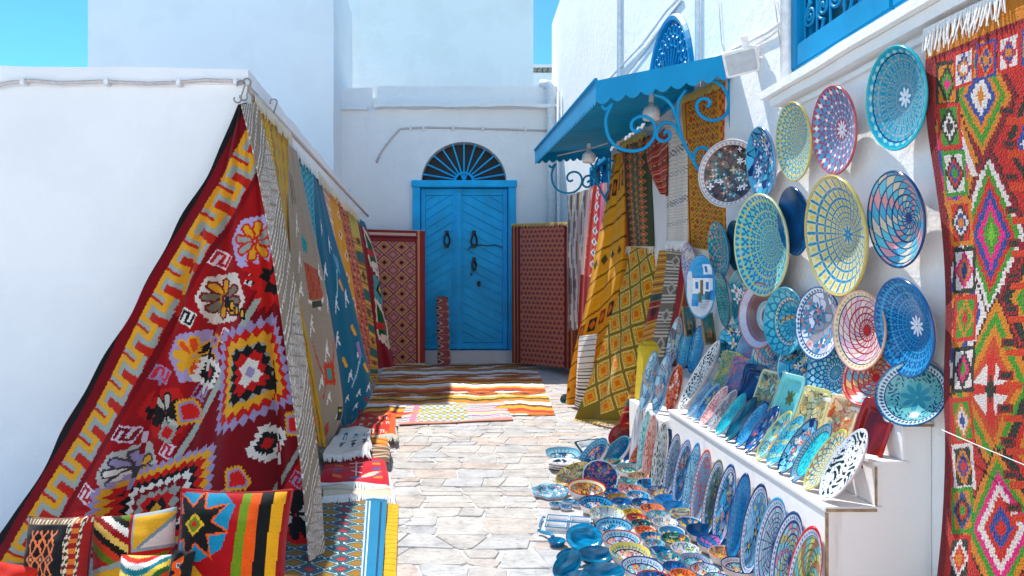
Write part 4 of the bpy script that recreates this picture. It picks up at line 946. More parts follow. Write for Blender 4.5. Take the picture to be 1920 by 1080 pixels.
# piles of folded rugs on the paving
def pile_loom(base, fn, w=120, h=60):
    Lm = Loom(w, h, 0, 0, 120, 60, base); fn(Lm); return Lm
def f_red(Lm):
    for i in range(5):
        for j in range(3): x, y = 12+i*24+(j % 2)*10, 10+j*20; Lm.path([(x, y), (x+8, y), (x+8, y+5)], 2.4, (232, 214, 196)); Lm.path([(x+2, y), (x+2, y+6)], 2.2, (232, 214, 196)); Lm.dia(x+14, y+6, 4, 3, (226, 150, 40))
    Lm.rect(104, 0, 120, 60, (226, 90, 16))
def f_wht(Lm):
    for i in range(3):
        x = 30+i*34; Lm.rect(x, 18, x+3, 30, (30, 120, 150)); Lm.rect(x, 18, x+12, 22, (30, 120, 150)); Lm.rect(x+9, 18, x+12, 30, (30, 120, 150)); Lm.rect(x-2, 36, x+14, 38, (60, 60, 66)); Lm.dia(x+6, 42, 7, 4, (60, 60, 66)); Lm.rect(x+2, 46, x+10, 48, (60, 60, 66))
def f_crim(Lm):
    for x, c in ((20, (226, 110, 40)), (92, (226, 130, 40))):
        for k in range(6): Lm.rect(x, 8+k*8, x+16, 12+k*8, c if k % 2 else (90, 80, 140))
    for k in range(3): Lm.rect(48+k*2, 12+k*11, 76-k*2, 14+k*11, (232, 210, 206)); 
    Lm.rect(60, 10, 63, 42, (232, 210, 206)); Lm.dia(62, 48, 12, 6, (70, 120, 170))
def f_plain(c2):
    def g(Lm):
        for k in range(6): Lm.rect(0, k*10, 120, k*10+3, c2)
    return g
def pile(name, lab, px, h, lm, fr=None, frmat='fringew', seed=0.0, thick=0.012, nu=90, nv=44):
    """px: four photo corners far-left, far-right, near-right, near-left lying h above the paving; the near edge rolls down"""
    q = [PG(u, v, h) for u, v in px]
    P = flat(q[0], q[1], q[2], q[3], nu, nv, 0.012, (0, 0, 1), seed, 6)
    s, t = np.meshgrid(np.linspace(0, 1, nu+1), np.linspace(0, 1, nv+1)); P[..., 2] -= (np.clip((t-0.82)/0.18, 0, 1)**2 + np.clip((s-0.93)/0.07, 0, 1)**2)*thick
    o = rug_obj(name, lab, P, lm, 'rugs folded in a pile on the paving', size=(0.8, 0.5), thick=thick)
    if fr: fringe('fringe', [P[-1, i] for i in range(0, nu+1, 6)] + [P[nv-j, -1] for j in range(0, nv//2, 6)], (0.15, -0.75, -0.45), 110, fr, M[frmat], o, 0.006)
    return o
pile('folded_rug', 'orange-red mat with white motifs lying behind the white folded rug', [(676, 778), (742, 776), (742, 812), (640, 812)], 0.10, pile_loom((206, 40, 20), f_red), 0.07, 'fringe', 1.0)
pile('folded_rug', 'ochre folded rug peeping out under the white one', [(650, 800), (728, 808), (728, 842), (620, 846)], 0.075, pile_loom((206, 150, 30), f_plain((190, 60, 40))), 0.05, 'fringew', 1.7)
pile('folded_rug', 'white folded rug with small turquoise animals on the pile', [(640, 802), (696, 800), (692, 842), (606, 850)], 0.15, pile_loom((222, 216, 206), f_wht), 0.06, 'fringew', 2.2)
pile('folded_rug', 'brown spotted folded rug edge under the white folded rug', [(610, 838), (732, 832), (730, 858), (606, 868)], 0.09, pile_loom((120, 90, 66), f_plain((206, 180, 150))), None, 'fringew', 2.9)
pile('folded_rug', 'cream folded rug with long fringe under the crimson one', [(600, 880), (726, 876), (736, 922), (606, 928)], 0.06, pile_loom((214, 200, 176), f_plain((190, 176, 150))), 0.08, 'fringew', 3.3)
pile('folded_rug', 'crimson folded rug with striped blocks and white fringe', [(612, 862), (722, 858), (732, 904), (600, 900)], 0.085, pile_loom((196, 22, 44), f_crim), 0.09, 'fringew', 3.9)
LT = Loom(150, 190, 0, 0, 150, 190, (24, 84, 96))
for j in range(-1, 12):
    for i in range(-1, 5):
        x, y = 20+i*46, 12+j*18
        for f, c in ((1.15, (176, 186, 180)), (1.0, (30, 60, 76)), (0.80, (146, 106, 20))): LT.dia(x, y, 18*f, 7*f, c)
        x += 23; y += 9
        for f, c in ((1.0, (24, 100, 112)), (0.8, (40, 46, 70)), (0.58, (160, 50, 50))): LT.dia(x, y, 17*f, 7*f, c)
dots = ((LT.X//3).astype(int) % 3 == 0) & ((LT.Y//3).astype(int) % 3 == 0); LT.where(dots & (np.abs(LT.a - np.array((24, 84, 96))).sum(2) < 3), (206, 206, 196))
LT.rect(118, 0, 150, 190, (16, 120, 160)); LT.rect(119, 0, 121, 190, (220, 216, 206)); LT.rect(124, 0, 126, 190, (220, 216, 206)); LT.rect(140, 0, 143, 190, (10, 60, 90)); LT.rect(0, 0, 150, 8, (16, 110, 140))
P = flat(PG(540, 922, .03), PG(726, 938, .03), PG(716, 1092, .03), PG(520, 1100, .03), 150, 190, 0.006, (0, 0, 1), 1.0, 7)
rug_obj('floor_rug', 'teal rug of ochre diamonds lying under the edge of the folded pile', P, LT, 'rugs lying on the paving', size=(1.0, 1.1))
LYL = Loom(50, 120, 0, 0, 50, 120, (232, 168, 12)); LYL.where(np.sin(LYL.Y*0.9) > 0.93, (190, 120, 10)); LYL.where((np.abs(LYL.X-22) < 1.5) & (np.sin(LYL.Y*0.5+LYL.X) > 0), (236, 216, 150))
P = flat(PG(690, 940, .012), PG(747, 944, .012), PG(742, 1092, .012), PG(680, 1092, .012), 50, 120, 0.005, (0, 0, 1), 2.0, 7)
rug_obj('floor_rug', 'bright yellow rug showing along the edge of the teal diamond rug', P, LYL, 'rugs lying on the paving', size=(0.4, 1.1))

# ------------------------------------------------------------------ cushions heaped before the great kilim
def cushion(name, label, c, w, h, d, lm, yaw, tilt, roll, nu=90, nv=80, pipe=None):
    """pillow: two swollen faces meeting in a seam, corners pulled out"""
    s, t = np.meshgrid(np.linspace(-1, 1, nu+1), np.linspace(-1, 1, nv+1))
    pinch = 1 - 0.07*(1-np.abs(s)**2)*np.abs(t)**4; pinch2 = 1 - 0.07*(1-np.abs(t)**2)*np.abs(s)**4
    X, Z = s*w/2*pinch2, -t*h/2*pinch
    th = np.maximum((1-np.abs(s)**2.6), 0)**0.6*np.maximum((1-np.abs(t)**2.6), 0)**0.6
    wr = 0.006*np.sin(7*s+2*t)*th + 0.004*np.sin(11*t-3*s)*th
    Fp = np.stack([X, -(d/2*th+wr)-0.002, Z], -1); Bp = np.stack([X, d/2*th+0.002, Z], -1)
    k = np.arange((nu+1)*(nv+1)).reshape(nv+1, nu+1)
    f = np.stack([k[:-1, :-1], k[1:, :-1], k[1:, 1:], k[:-1, 1:]], -1).reshape(-1, 4)
    st = 8; jb, ib = np.arange(0, nv+1, st), np.arange(0, nu+1, st)
    jb = np.unique(np.append(jb, nv)); ib = np.unique(np.append(ib, nu)); Bs = Bp[np.ix_(jb, ib)]
    kb = len(k.ravel()) + np.arange(len(jb)*len(ib)).reshape(len(jb), len(ib)); fb = np.stack([kb[:-1, :-1], kb[:-1, 1:], kb[1:, 1:], kb[1:, :-1]], -1).reshape(-1, 4)
    ss, tt = np.meshgrid((np.arange(nu)+0.5)/nu, (np.arange(nv)+0.5)/nv)
    C = lm.sample(lm.x0 + ss*(lm.x1-lm.x0), lm.y0 + tt*(lm.y1-lm.y0)); C = np.clip(C*(1+rng.normal(0, 0.04, C.shape[:2]))[..., None], 0, 1)
    uv = np.concatenate([np.stack([s*w/2, t*h/2], -1).reshape(-1, 2), np.zeros((len(jb)*len(ib), 2))])
    me = mesh_np(name, np.concatenate([Fp.reshape(-1, 3), Bs.reshape(-1, 3)]), [f[:, ::-1], fb[:, ::-1]], True, [C.reshape(-1, 3), np.tile(lin((120, 30, 24)), (len(fb), 1))], uv)
    o = link(name, me, None, M['cush']); o.location = c; o.rotation_euler = (math.radians(tilt), math.radians(roll), math.radians(yaw))
    tag(o, label, 'cushion', 'kilim cushions heaped before the great kilim')
    if pipe is not None:
        e = [Fp[0, i] for i in range(0, nu+1, 3)] + [Fp[j, nu] for j in range(0, nv+1, 3)] + [Fp[nv, nu-i] for i in range(0, nu+1, 3)] + [Fp[nv-j, 0] for j in range(0, nv+1, 3)]
        link('piping', mesh_py('piping', *tube_data(e, 0.006, 5, False), smooth=True), o, pipe)
    return o
CL = lambda base, w=110, h=100: Loom(w, h, 0, 0, 110, 100, base)
c1 = CL((168, 14, 20))
c1.poly([(0, 4), (44, 0), (56, 14), (48, 52), (28, 62), (0, 62)], (20, 130, 164))
sp = []
for k in range(16):
    a_ = 2*math.pi*k/16 + 0.2; r_ = 31 if k % 2 == 0 else 15; sp.append((19+r_*1.05*math.cos(a_), 31+r_*math.sin(a_)))
c1.poly(scaled(sp, 1.16), (226, 84, 20)); c1.poly(sp, (22, 24, 24))
for r_, c_ in ((11, (214, 170, 30)), (8, (100, 120, 30)), (4, (190, 30, 30))): c1.dia(19, 31, r_, r_, c_)
for x, w_, c_ in ((58, 9, (104, 134, 24)), (67, 10, (226, 84, 20)), (77, 12, (20, 22, 22)), (89, 12, (226, 160, 26)), (101, 9, (150, 14, 20))): c1.poly([(x+4, 0), (x+w_+4, 0), (x+w_, 100), (x, 100)], c_)
c1.poly([(0, 66), (24, 66), (42, 84), (52, 100), (0, 100)], (220, 160, 30)); c1.dia(18, 100, 16, 14, (80, 30, 90)); c1.dia(18, 100, 9, 8, (206, 40, 30))
cc = PY(436, 1022, 2.82)
cushion('cushion', 'square kilim cushion with a black star on turquoise and bold vertical stripes', cc, 0.43, 0.42, 0.19, c1, 8, -16, 3, pipe=plain('cushion_piping', (0.35, 0.02, 0.02), 0.9))
c2 = CL((24, 26, 30))
for sx in (-1, 1):
    for k in range(3):
        x = 28+k*15
        c2.path([(x, 46), (x+sx*6, 34), (x, 26), (x+sx*5, 18)], 2.6, (226, 120, 70)); c2.path([(x, 56), (x+sx*6, 68), (x, 76), (x+sx*5, 84)], 2.6, (226, 120, 70)); c2.path([(x, 26), (x-sx*5, 30)], 2.4, (226, 120, 70)); c2.path([(x, 76), (x-sx*5, 72)], 2.4, (226, 120, 70))
for k in range(3): c2.dia(28+k*15, 51, 9, 8, (226, 120, 70)); c2.dia(28+k*15, 51, 6, 5, (60, 60, 70)); c2.dia(28+k*15, 51, 3, 3, (220, 140, 50))
c2.rect(0, 0, 110, 10, (120, 90, 70)); c2.rect(0, 0, 8, 100, (90, 60, 50)); c2.rect(78, 0, 110, 100, (150, 30, 30))
chk = np.sin(c2.Y*0.8)+np.sin(c2.X*1.3+c2.Y*0.4)
for x, w_ in ((78, 7), (95, 5)): c2.where((c2.X > x) & (c2.X < x+w_) & (chk > 0), (206, 200, 170)); c2.where((c2.X > x) & (c2.X < x+w_) & (chk <= -0.5), (40, 60, 50))
c2.where((c2.X > 86) & (c2.X < 95) & (np.abs(((c2.Y/12) % 1)-0.5) < 0.25), (206, 110, 40)); c2.where((c2.Y > 2) & (c2.Y < 9) & (np.sin(c2.X) > 0.2), (206, 190, 160))
cushion('cushion', 'small black cushion with orange hooked figures and a flowered border', PY(108, 1044, 2.72), 0.27, 0.30, 0.12, c2, -6, -14, -3)
c3 = CL((150, 26, 26))
c3.rect(0, 0, 52, 55, (196, 40, 28)); saw = c3.Y - 0.75*c3.X + 2.2*((c3.X/3) % 1)
for k, col in enumerate([(90, 110, 20), (30, 30, 26), (226, 220, 206), (150, 20, 26), (230, 190, 90), (30, 30, 26), (206, 60, 30), (96, 120, 24), (170, 30, 40)]): c3.where((c3.X < 52) & (c3.Y < 60) & (saw > -36+k*9) & (saw <= -27+k*9), col)
c3.rect(52, 0, 56, 100, (150, 20, 24)); c3.rect(56, 0, 110, 46, (150, 160, 160)); c3.rect(59, 5, 110, 42, (226, 166, 40)); c3.poly([(62, 42), (110, 8), (110, 42)], (120, 140, 150)); c3.poly([(68, 42), (110, 14), (110, 42)], (222, 206, 196))
c3.rect(56, 46, 110, 100, (200, 30, 24)); c3.poly([(60, 52), (104, 50), (76, 92), (60, 96)], (120, 134, 20)); c3.poly([(108, 52), (110, 100), (80, 100)], (24, 24, 24))
c3.poly([(0, 62), (52, 52), (52, 100), (0, 100)], (150, 160, 156)); c3.poly([(6, 66), (46, 60), (26, 100), (2, 100)], (226, 166, 40)); c3.poly([(52, 62), (52, 100), (34, 100)], (110, 126, 20)); c3.line((48, 60), (28, 100), 4, (200, 30, 24))
cushion('cushion', 'patchwork cushion of saw-toothed stripes, yellow, white and olive triangles', PY(252, 1040, 2.86), 0.33, 0.33, 0.13, c3, 10, -16, -4)
c4 = CL((196, 40, 26))
for f, col in ((1, (30, 30, 30)), (0.8, (220, 160, 30)), (0.4, (40, 40, 40))): c4.poly(scaled([(20, 90), (55, 20), (95, 90)], f), col)
cushion('cushion', 'red cushion with a yellow and black peak at the edge of the heap', PY(6, 1112, 2.66), 0.24, 0.22, 0.12, c4, -8, -18, 6)
c5 = CL((30, 120, 120)); saw = c5.Y - 18*np.sin(c5.X*0.045) + 3*((c5.X/4) % 1)
for k, col in enumerate([(214, 190, 90), (196, 40, 30), (226, 220, 210), (20, 110, 120), (230, 190, 70), (40, 90, 40), (206, 70, 30), (226, 220, 210), (30, 30, 30), (206, 40, 30)]): c5.where((saw > k*11-18) & (saw <= k*11-7), col)
cushion('cushion', 'cushion of wavy rainbow saw-tooth bands tucked low between two others', PY(283, 1092, 2.64), 0.25, 0.20, 0.11, c5, 4, -30, 0)
c6 = CL((24, 26, 28))
for y in (20, 60): c6.path([(60, y), (30, y+14), (60, y+28), (40, y+38)], 16, (224, 84, 20)); c6.rect(40, y+6, 56, y+18, (150, 190, 206)); c6.rect(44, y+9, 52, y+15, (24, 26, 28))
cushion('cushion', 'tiny black cushion with an orange curl leaning on the star cushion', PY(338, 1074, 2.60), 0.085, 0.16, 0.05, c6, 0, -12, 6, 50, 60)

# ------------------------------------------------------------------ rugs hung and leant under the awning
GR = 'rugs hung under the awning'
K = loom(60, 170, (120, 112, 110))
for k in range(14): K.where((np.abs(K.X-4-k*7.4+2*np.sin(K.Y*0.1)) < 2), [(70, 60, 66), (206, 200, 196), (150, 96, 90), (190, 176, 120)][k % 4])
P = drape([(1064, 366, 9.6, 1112, 352, 8.6), (1066, 480, 9.6, 1110, 470, 8.6), (1070, 620, 9.5, 1104, 610, 8.5)], 60, 170, 0.03, 0.03, 3, 0.2, toward=(-1, -.3, 0))
rug_obj('hanging_rug', 'grey and cream striped rug hanging beyond the awning bracket', P, K, GR, size=(1, 2))
K = loom(60, 200, (190, 40, 34))
for k in range(14): K.dia(60, 4+k*12, 16, 7, (220, 214, 206)); K.dia(60, 4+k*12, 10, 5, (20, 120, 150)); K.dia(26, 10+k*12, 10, 6, (40, 34, 36) if k % 2 else (206, 150, 40))
K.rect(76, 0, 86, 90, (226, 60, 130)); K.rect(86, 0, 100, 160, (226, 190, 180)); K.rect(0, 0, 6, 160, (220, 190, 180)); K.rect(0, 100, 60, 160, (150, 20, 26))
P = drape([(1106, 350, 8.7, 1136, 342, 7.8), (1098, 430, 8.7, 1136, 440, 7.8), (1090, 530, 8.6, 1130, 540, 7.7), (1082, 690, 8.4, 1120, 700, 7.6)], 60, 200, 0.03, 0.03, 2.5, 0.4, toward=(-1, -.3, 0))
rug_obj('hanging_rug', 'bright red, pink and teal patterned rug behind the tall mustard rug', P, K, GR, size=(0.9, 2.2))
K = loom(110, 300, (230, 156, 26))
for k in range(64):
    y = k*2.5; ph = k % 16
    if ph in (0, 2, 5, 7, 12, 14): K.where(np.abs(K.Y+K.X*0.1-y) < 0.45, (226, 170, 50))
    if ph in (1, 6, 13): K.where(np.abs(K.Y+K.X*0.1-y) < 0.6, (126, 66, 10))
    if ph == 9:
        for i in range(6):
            x = 8+i*18; yy = y-x*0.1
            if (k//16) % 2: K.dia(x, yy, 6, 3.4, (84, 70, 30))
            else: K.rect(x-6, yy-4, x+6, yy+4, [(150, 50, 20), (60, 50, 40)][i % 2]); K.dia(x, yy, 5, 3, (214, 110, 30))
P = drape([(1152, 290, 7.2, 1172, 284, 6.9), (1138, 380, 7.15, 1174, 370, 6.8), (1118, 470, 7.1, 1174, 460, 6.75), (1102, 560, 7.05, 1168, 520, 6.75), (1082, 640, 7.1, 1150, 610, 6.9), (1066, 715, 7.3, 1120, 690, 7.1), (1062, 756, 7.45, 1098, 768, 7.25)], 110, 300, 0.03, 0.035, 1.8, 0.1, toward=(-0.7, -0.8, 0), ret=(0.3, 0.25))
rug_obj('hanging_rug', 'tall mustard rug with thin bands draped from the awning to the paving', P, K, GR, size=(1, 2.6))
K = loom(40, 90, (222, 216, 208))
for k in range(26): K.where(np.abs(K.Y-k*6.2) < (1.4 if k % 2 else 0.6), (60, 56, 60))
P = drape([(1086, 630, 6.9, 1120, 626, 6.75), (1082, 690, 6.95, 1112, 690, 6.8), (1078, 762, 7.0, 1098, 770, 6.85)], 40, 90, 0.08, 0.01, 1, toward=(-0.7, -0.8, 0))
rug_obj('leaning_rug', 'white rug with black bands standing rolled between two mustard rugs', P, K, GR, size=(0.4, 0.8))
K = loom(110, 260, (122, 104, 34), 100, 200)
xx, yy = K.X + 0.25*K.Y, K.Y - 0.28*K.X
for j in range(-3, 12):
    for i in range(-3, 10):
        cx, cy = i*34 + (j % 2)*17, j*15.0
        d_ = np.abs(xx-cx)/17 + np.abs(yy-cy)/15
        K.where(d_ < 0.84, (222, 190, 100)); K.where(d_ < 0.72, (170, 120, 30)); K.where((d_ < 0.72) & (np.sin(xx*1.7)*np.sin(yy*1.7) > 0.2), (224, 190, 90)); K.where(d_ < 0.52, (222, 150, 34)); K.where(d_ < 0.28, (206, 104, 18))
P = drape([(1182, 462, 6.3, 1238, 468, 6.0), (1168, 520, 6.3, 1236, 530, 5.95), (1148, 580, 6.3, 1222, 610, 5.95), (1126, 650, 6.35, 1206, 680, 5.95), (1098, 730, 6.5, 1190, 740, 6.05), (1076, 786, 6.62, 1172, 790, 6.2)], 110, 260, 0.04, 0.03, 1.4, 0.55, toward=(-0.75, -0.7, 0.1), ret=(0.25, 0.2))
o = rug_obj('leaning_rug', 'olive and gold rug of big tilted diamonds trailing its fringe on the paving', P, K, GR, size=(1, 2))
fringe('fringe', [P[-1, i] for i in range(0, 80, 5)], (-0.4, -0.6, -0.25), 60, 0.08, M['fringey'], o, 0.008)
K = loom(60, 150, (66, 62, 30))
for j in range(0, 15):
    for i, x in enumerate((28, 52, 76)):
        K.dia(x, 10+j*10.5+(i % 2)*5, 11, 5.4, (150, 150, 110)); K.dia(x, 10+j*10.5+(i % 2)*5, 9, 4.4, (180, 50, 26) if i % 2 == 0 else (90, 86, 30)); K.dia(x, 10+j*10.5+(i % 2)*5, 4, 2.2, (206, 150, 50))
K.rect(0, 0, 16, 160, (150, 50, 36)); K.rect(88, 0, 100, 160, (52, 66, 36)); K.rect(14, 0, 17, 160, (60, 30, 26))
P = drape([(1168, 274, 6.9, 1214, 254, 6.1), (1170, 350, 6.9, 1220, 340, 6.1), (1174, 410, 6.85, 1222, 400, 6.05), (1176, 462, 6.8, 1222, 462, 6.0)], 60, 150, 0.02, 0.02, 1.5, 0.2, toward=(-1, -.3, 0))
o = rug_obj('hanging_rug', 'narrow green rug with a column of red and gold lozenges under the lamp', P, K, GR, size=(0.7, 1.2))
fringe('fringe', [P[-1, i] for i in range(0, 61, 5)], (-0.1, -0.05, -1), 40, 0.07, M['fringe'], o, 0.007); fringe('fringe', [P[0, i] + np.array([-0.02, 0, 0.03]) for i in range(0, 61, 5)], (-0.2, -0.05, -0.8), 40, 0.07, M['fringey'], o, 0.007)
K = loom(50, 90, (170, 40, 24))
for k in range(30): K.where(np.abs(K.Y+0.28*K.X-k*6.6) < 0.9, [(224, 190, 150), (70, 30, 26), (214, 110, 60)][k % 3])
for k in range(4): K.where((np.abs(K.Y+0.28*K.X-36-k*44) < 5) & (np.sin(K.X*0.4) > 0.1), (120, 50, 30))
P = drape([(1210, 262, 6.1, 1252, 238, 5.45), (1214, 300, 6.05, 1252, 300, 5.4), (1226, 338, 5.9, 1252, 345, 5.4), (1238, 362, 5.75, 1252, 368, 5.4)], 50, 90, 0.02, 0.02, 1.2, toward=(-1, -.3, 0))
rug_obj('hanging_rug', 'brick red banded rug hanging askew behind the white fringed rug', P, K, GR, size=(0.6, 0.8))
K = loom(50, 170, (222, 212, 200))
for k in range(40): K.where(np.abs(K.Y-k*4.1+0.6*np.sin(K.X*0.2)) < 0.5, (196, 184, 170))
for y in (40, 62, 96, 126): K.where((np.abs(K.Y-y+0.06*K.X) < 3.4) & (np.sin(K.X*0.55)*np.sin(K.Y*1.6+K.X*0.2) > (0.15 if y in (40, 96) else 0.55)), (56, 66, 84))
P = drape([(1248, 226, 5.5, 1290, 212, 4.98), (1250, 320, 5.5, 1290, 310, 4.95), (1251, 400, 5.48, 1290, 395, 4.95), (1250, 452, 5.46, 1290, 452, 4.93)], 50, 170, 0.015, 0.012, 1.3, 0.1, toward=(-1, -.3, 0))
o = rug_obj('hanging_rug', 'white woven rug with rows of small dark figures and a ragged fringe', P, K, GR, size=(0.5, 1.1))
fringe('fringe', [P[-1, i] for i in range(0, 51, 5)], (-0.1, -0.05, -1), 46, 0.06, M['fringew'], o, 0.007)
K = loom(80, 220, (204, 130, 26), 100, 200)
for j in range(0, 26):
    for i in range(0, 8):
        x, y = 16+i*9+(j % 2)*4.5, 8+j*7.4; K.dia(x, y, 4.2, 3.6, (70, 66, 30)); K.dia(x, y, 2.4, 2.2, (196, 66, 20) if (i+j) % 3 == 0 else (196, 140, 40))
K.rect(0, 0, 9, 200, (206, 140, 26)); K.rect(82, 0, 100, 200, (206, 140, 26)); K.where((K.X > 86) & (K.X < 96) & ((((K.X//5).astype(int)+(K.Y//5).astype(int)) % 2) == 0), (190, 50, 30)); K.rect(9, 0, 11, 200, (110, 50, 16))
P = drape([(1278, 190, 5.05, 1362, 154, 4.42), (1284, 290, 5.02, 1368, 280, 4.40), (1286, 380, 5.0, 1374, 390, 4.36), (1288, 462, 4.98, 1378, 480, 4.32)], 80, 220, 0.012, 0.010, 1.2, 0.3, toward=(-1, -.3, 0))
o = rug_obj('hanging_rug', 'broad ochre rug with tiny red diamonds hanging at the near end of the awning', P, K, GR, size=(0.8, 1.2))
fringe('fringe', [P[-1, i] for i in range(0, 50, 4)], (-0.1, -0.05, -1), 60, 0.07, M['fringe'], o, 0.008); fringe('fringe', [P[0, i] + np.array([-.02, 0, .02]) for i in range(0, 81, 5)], (-0.25, -0.05, -0.8), 70, 0.06, M['fringey'], o, 0.008)
K = loom(50, 190, (196, 130, 30))
for k in range(56): K.rect(0, k*2.9, 100, k*2.9+0.9, (226, 180, 70) if k % 2 else (130, 70, 16))
for y in (44, 92, 140): K.rect(0, y, 100, y+18, (140, 16, 22)); K.dia(40, y+9, 20, 7, (60, 20, 24)); K.rect(0, y-7, 100, y-1, (14, 70, 70)); K.rect(0, y+4, 100, y+5.5, (206, 120, 80))
P = drape([(1236, 470, 5.75, 1256, 470, 5.55), (1220, 560, 5.8, 1244, 555, 5.55), (1204, 640, 5.85, 1230, 630, 5.6), (1186, 720, 5.95, 1212, 715, 5.7), (1160, 796, 6.05, 1196, 792, 5.85)], 50, 190, 0.02, 0.01, 1, 0.2, toward=(-0.8, -0.6, 0), ret=(0.15, 0.1))
rug_obj('leaning_rug', 'narrow gold rug with crimson and dark teal blocks leaning beside the diamond rug', P, K, GR, size=(0.5, 1.7))
K = loom(44, 150, (112, 104, 90))
for k in range(40): K.where(np.abs(K.Y-k*4.2) < (1.0 if k % 5 < 3 else 0.1), (206, 196, 180))
for k in range(5): K.dia(46, 20+k*34, 22, 9, (176, 168, 156)); K.dia(46, 20+k*34, 12, 5, (112, 104, 90))
P = drape([(1252, 466, 5.5, 1282, 470, 5.25), (1244, 540, 5.55, 1270, 540, 5.3), (1228, 620, 5.6, 1254, 620, 5.35), (1212, 700, 5.7, 1236, 700, 5.45)], 44, 150, 0.015, 0.008, 1, 0.1, toward=(-0.8, -0.6, 0), ret=(0.15, 0.1))
rug_obj('leaning_rug', 'narrow grey rug with pale lines leaning beside the gold and crimson one', P, K, GR, size=(0.5, 1.5))
K = loom(44, 150, (120, 62, 30))
for k in range(9): K.dia(62, 12+k*18, 20, 8, (96, 24, 22)); K.dia(62, 12+k*18, 10, 4, (180, 120, 80))
K.rect(0, 0, 26, 160, (146, 16, 26)); K.rect(26, 0, 31, 160, (196, 120, 60))
P = drape([(1276, 486, 5.2, 1312, 480, 4.95), (1268, 560, 5.2, 1304, 560, 4.95), (1254, 630, 5.25, 1290, 630, 5.0), (1238, 720, 5.3, 1276, 720, 5.05)], 44, 150, 0.015, 0.008, 1, 0.1, toward=(-0.8, -0.6, 0), ret=(0.12, 0.1))
rug_obj('leaning_rug', 'brown rug with a crimson edge leaning just behind the blue oval dishes', P, K, GR, size=(0.6, 1.5))
bgm = mesh_py('card_box', *join([box(-0.06, 0.06, -0.05, 0.05, -0.20, 0.20), box(-0.045, 0.045, -0.03, 0.03, 0.195, 0.225)])); bevel_mesh(bgm, 0.008)
bo = link('yellow_box', bgm, None, M['yellow']); bo.location = PY(1213, 698, 5.15); bo.rotation_euler = (0.06, 0.05, 0.25); tag(bo, 'plain yellow card box standing between the gold rug and the oval dishes', 'box')
# ------------------------------------------------------------------ the thick red rug on the shop wall
W = Loom(380, 640, 1720, -60, 2320, 1140, (190, 20, 24))
RR, OO, GG, WW, KK, BB, PK, YY, MR = (206, 34, 14), (214, 130, 10), (60, 150, 28), (226, 222, 214), (36, 44, 30), (30, 70, 150), (226, 20, 120), (226, 146, 12), (140, 10, 26)
W.a[:] = (190, 28, 16)
def sdia(cx, cy, rx, ry, cols, st=4):
    for k, c in enumerate(cols):
        f = 1-k/len(cols); X_ = np.round((W.X-cx)/st)*st; W.where((np.abs(X_)/(rx*f*1.06) + np.abs(np.round((W.Y-cy)/st)*st)/(ry*f*1.06) < 1), (60, 24, 20) if k == 0 else cols[k-1]); Y_ = np.round((W.Y-cy)/st)*st; W.where(np.abs(X_)/(rx*f) + np.abs(Y_)/(ry*f) < 1, c)
# centre column of tall lozenges with stepped outlines
for cx, cy, rx, ry, cs in [(1858, 440, 70, 175, [MR, WW, GG, RR, BB, PK, GG, (120, 190, 40)]), (1872, 730, 82, 170, [OO, GG, OO, (200, 70, 20), RR, RR, KK]), (1876, 990, 74, 150, [OO, GG, PK, WW, RR, BB, RR]), (1850, 180, 66, 130, [MR, OO, GG, OO, BB, WW, OO]), (1790, 300, 50, 150, [OO, PK, BB, MR, MR]), (1800, 590, 55, 140, [WW, BB, OO, MR, MR]), (1945, 270, 50, 120, [KK, RR, BB, WW, GG, PK]), (1950, 560, 64, 130, [KK, OO, GG, RR, WW, BB]), (1950, 850, 60, 140, [KK, RR, OO, GG, RR])]: sdia(cx, cy, rx, ry, cs)
for k in range(4):
    a_ = k*math.pi/2+math.pi/4
    W.poly([(1872+34*math.cos(a_-0.55), 730+52*math.sin(a_-0.55)), (1872+34*math.cos(a_+0.55), 730+52*math.sin(a_+0.55)), (1872+8*math.cos(a_), 730+10*math.sin(a_))], WW)
for y in range(200, 1000, 62):
    W.rect(1886, y, 1912, y+16, MR); W.rect(1890, y+4, 1908, y+12, KK); W.rect(1896, y+20, 1930, y+34, (206, 60, 14) if y % 124 else OO)
ll = np.abs(W.X-(1790+0.30*(W.Y-190))); W.where((ll < 6) & (W.Y > 190) & (W.Y < 330), WW)
# border boxes down the edge and along the top
bxs = [(120, OO, KK, [KK, GG, PK]), (200, GG, RR, [KK, WW, KK]), (288, WW, GG, [KK, RR, BB, GG]), (380, RR, OO, [KK, WW, BB, OO]), (470, WW, KK, [PK, OO, BB]), (560, GG, RR, [OO, GG, RR]), (656, WW, KK, [KK, PK, GG]), (752, GG, RR, [OO, WW, BB]), (838, KK, WW, [OO, BB, RR]), (920, OO, GG, [BB, KK, RR, GG]), (1010, KK, RR, [WW, RR, OO]), (1100, GG, WW, [RR, OO])]
edge = lambda y: 1742 + 30*math.sin(math.pi*min(max((y-60)/760, 0), 1))**1.2 * (1 if y < 820 else 1)
W.where(W.X < 1756, MR)
for y, c, fc, cs in bxs:
    x0 = 18 + float(np.interp(y+37, [66, 330, 620, 720, 940, 1080], [1738, 1752, 1772, 1776, 1762, 1756]))
    W.poly([(x0, y-4), (x0+46, y-8), (x0+48, y+78), (x0+2, y+82)], fc); W.poly([(x0+6, y+4), (x0+40, y), (x0+42, y+70), (x0+8, y+74)], c)
    for k, d_ in enumerate(cs):
        f = 1-k/len(cs)*0.9; st = 4; X_ = np.round((W.X-(x0+24))/st)*st; Y_ = np.round((W.Y-(y+37))/st)*st; W.where(np.abs(X_)/(20*f) + np.abs(Y_)/(36*f) < 1, d_)
W.where(W.X < np.interp(W.Y, [66, 330, 620, 720, 940, 1080], [1738, 1752, 1772, 1776, 1762, 1756])+14, (134, 8, 24))
tp = W.Y - 0.0 + 0.42*(W.X-1740)
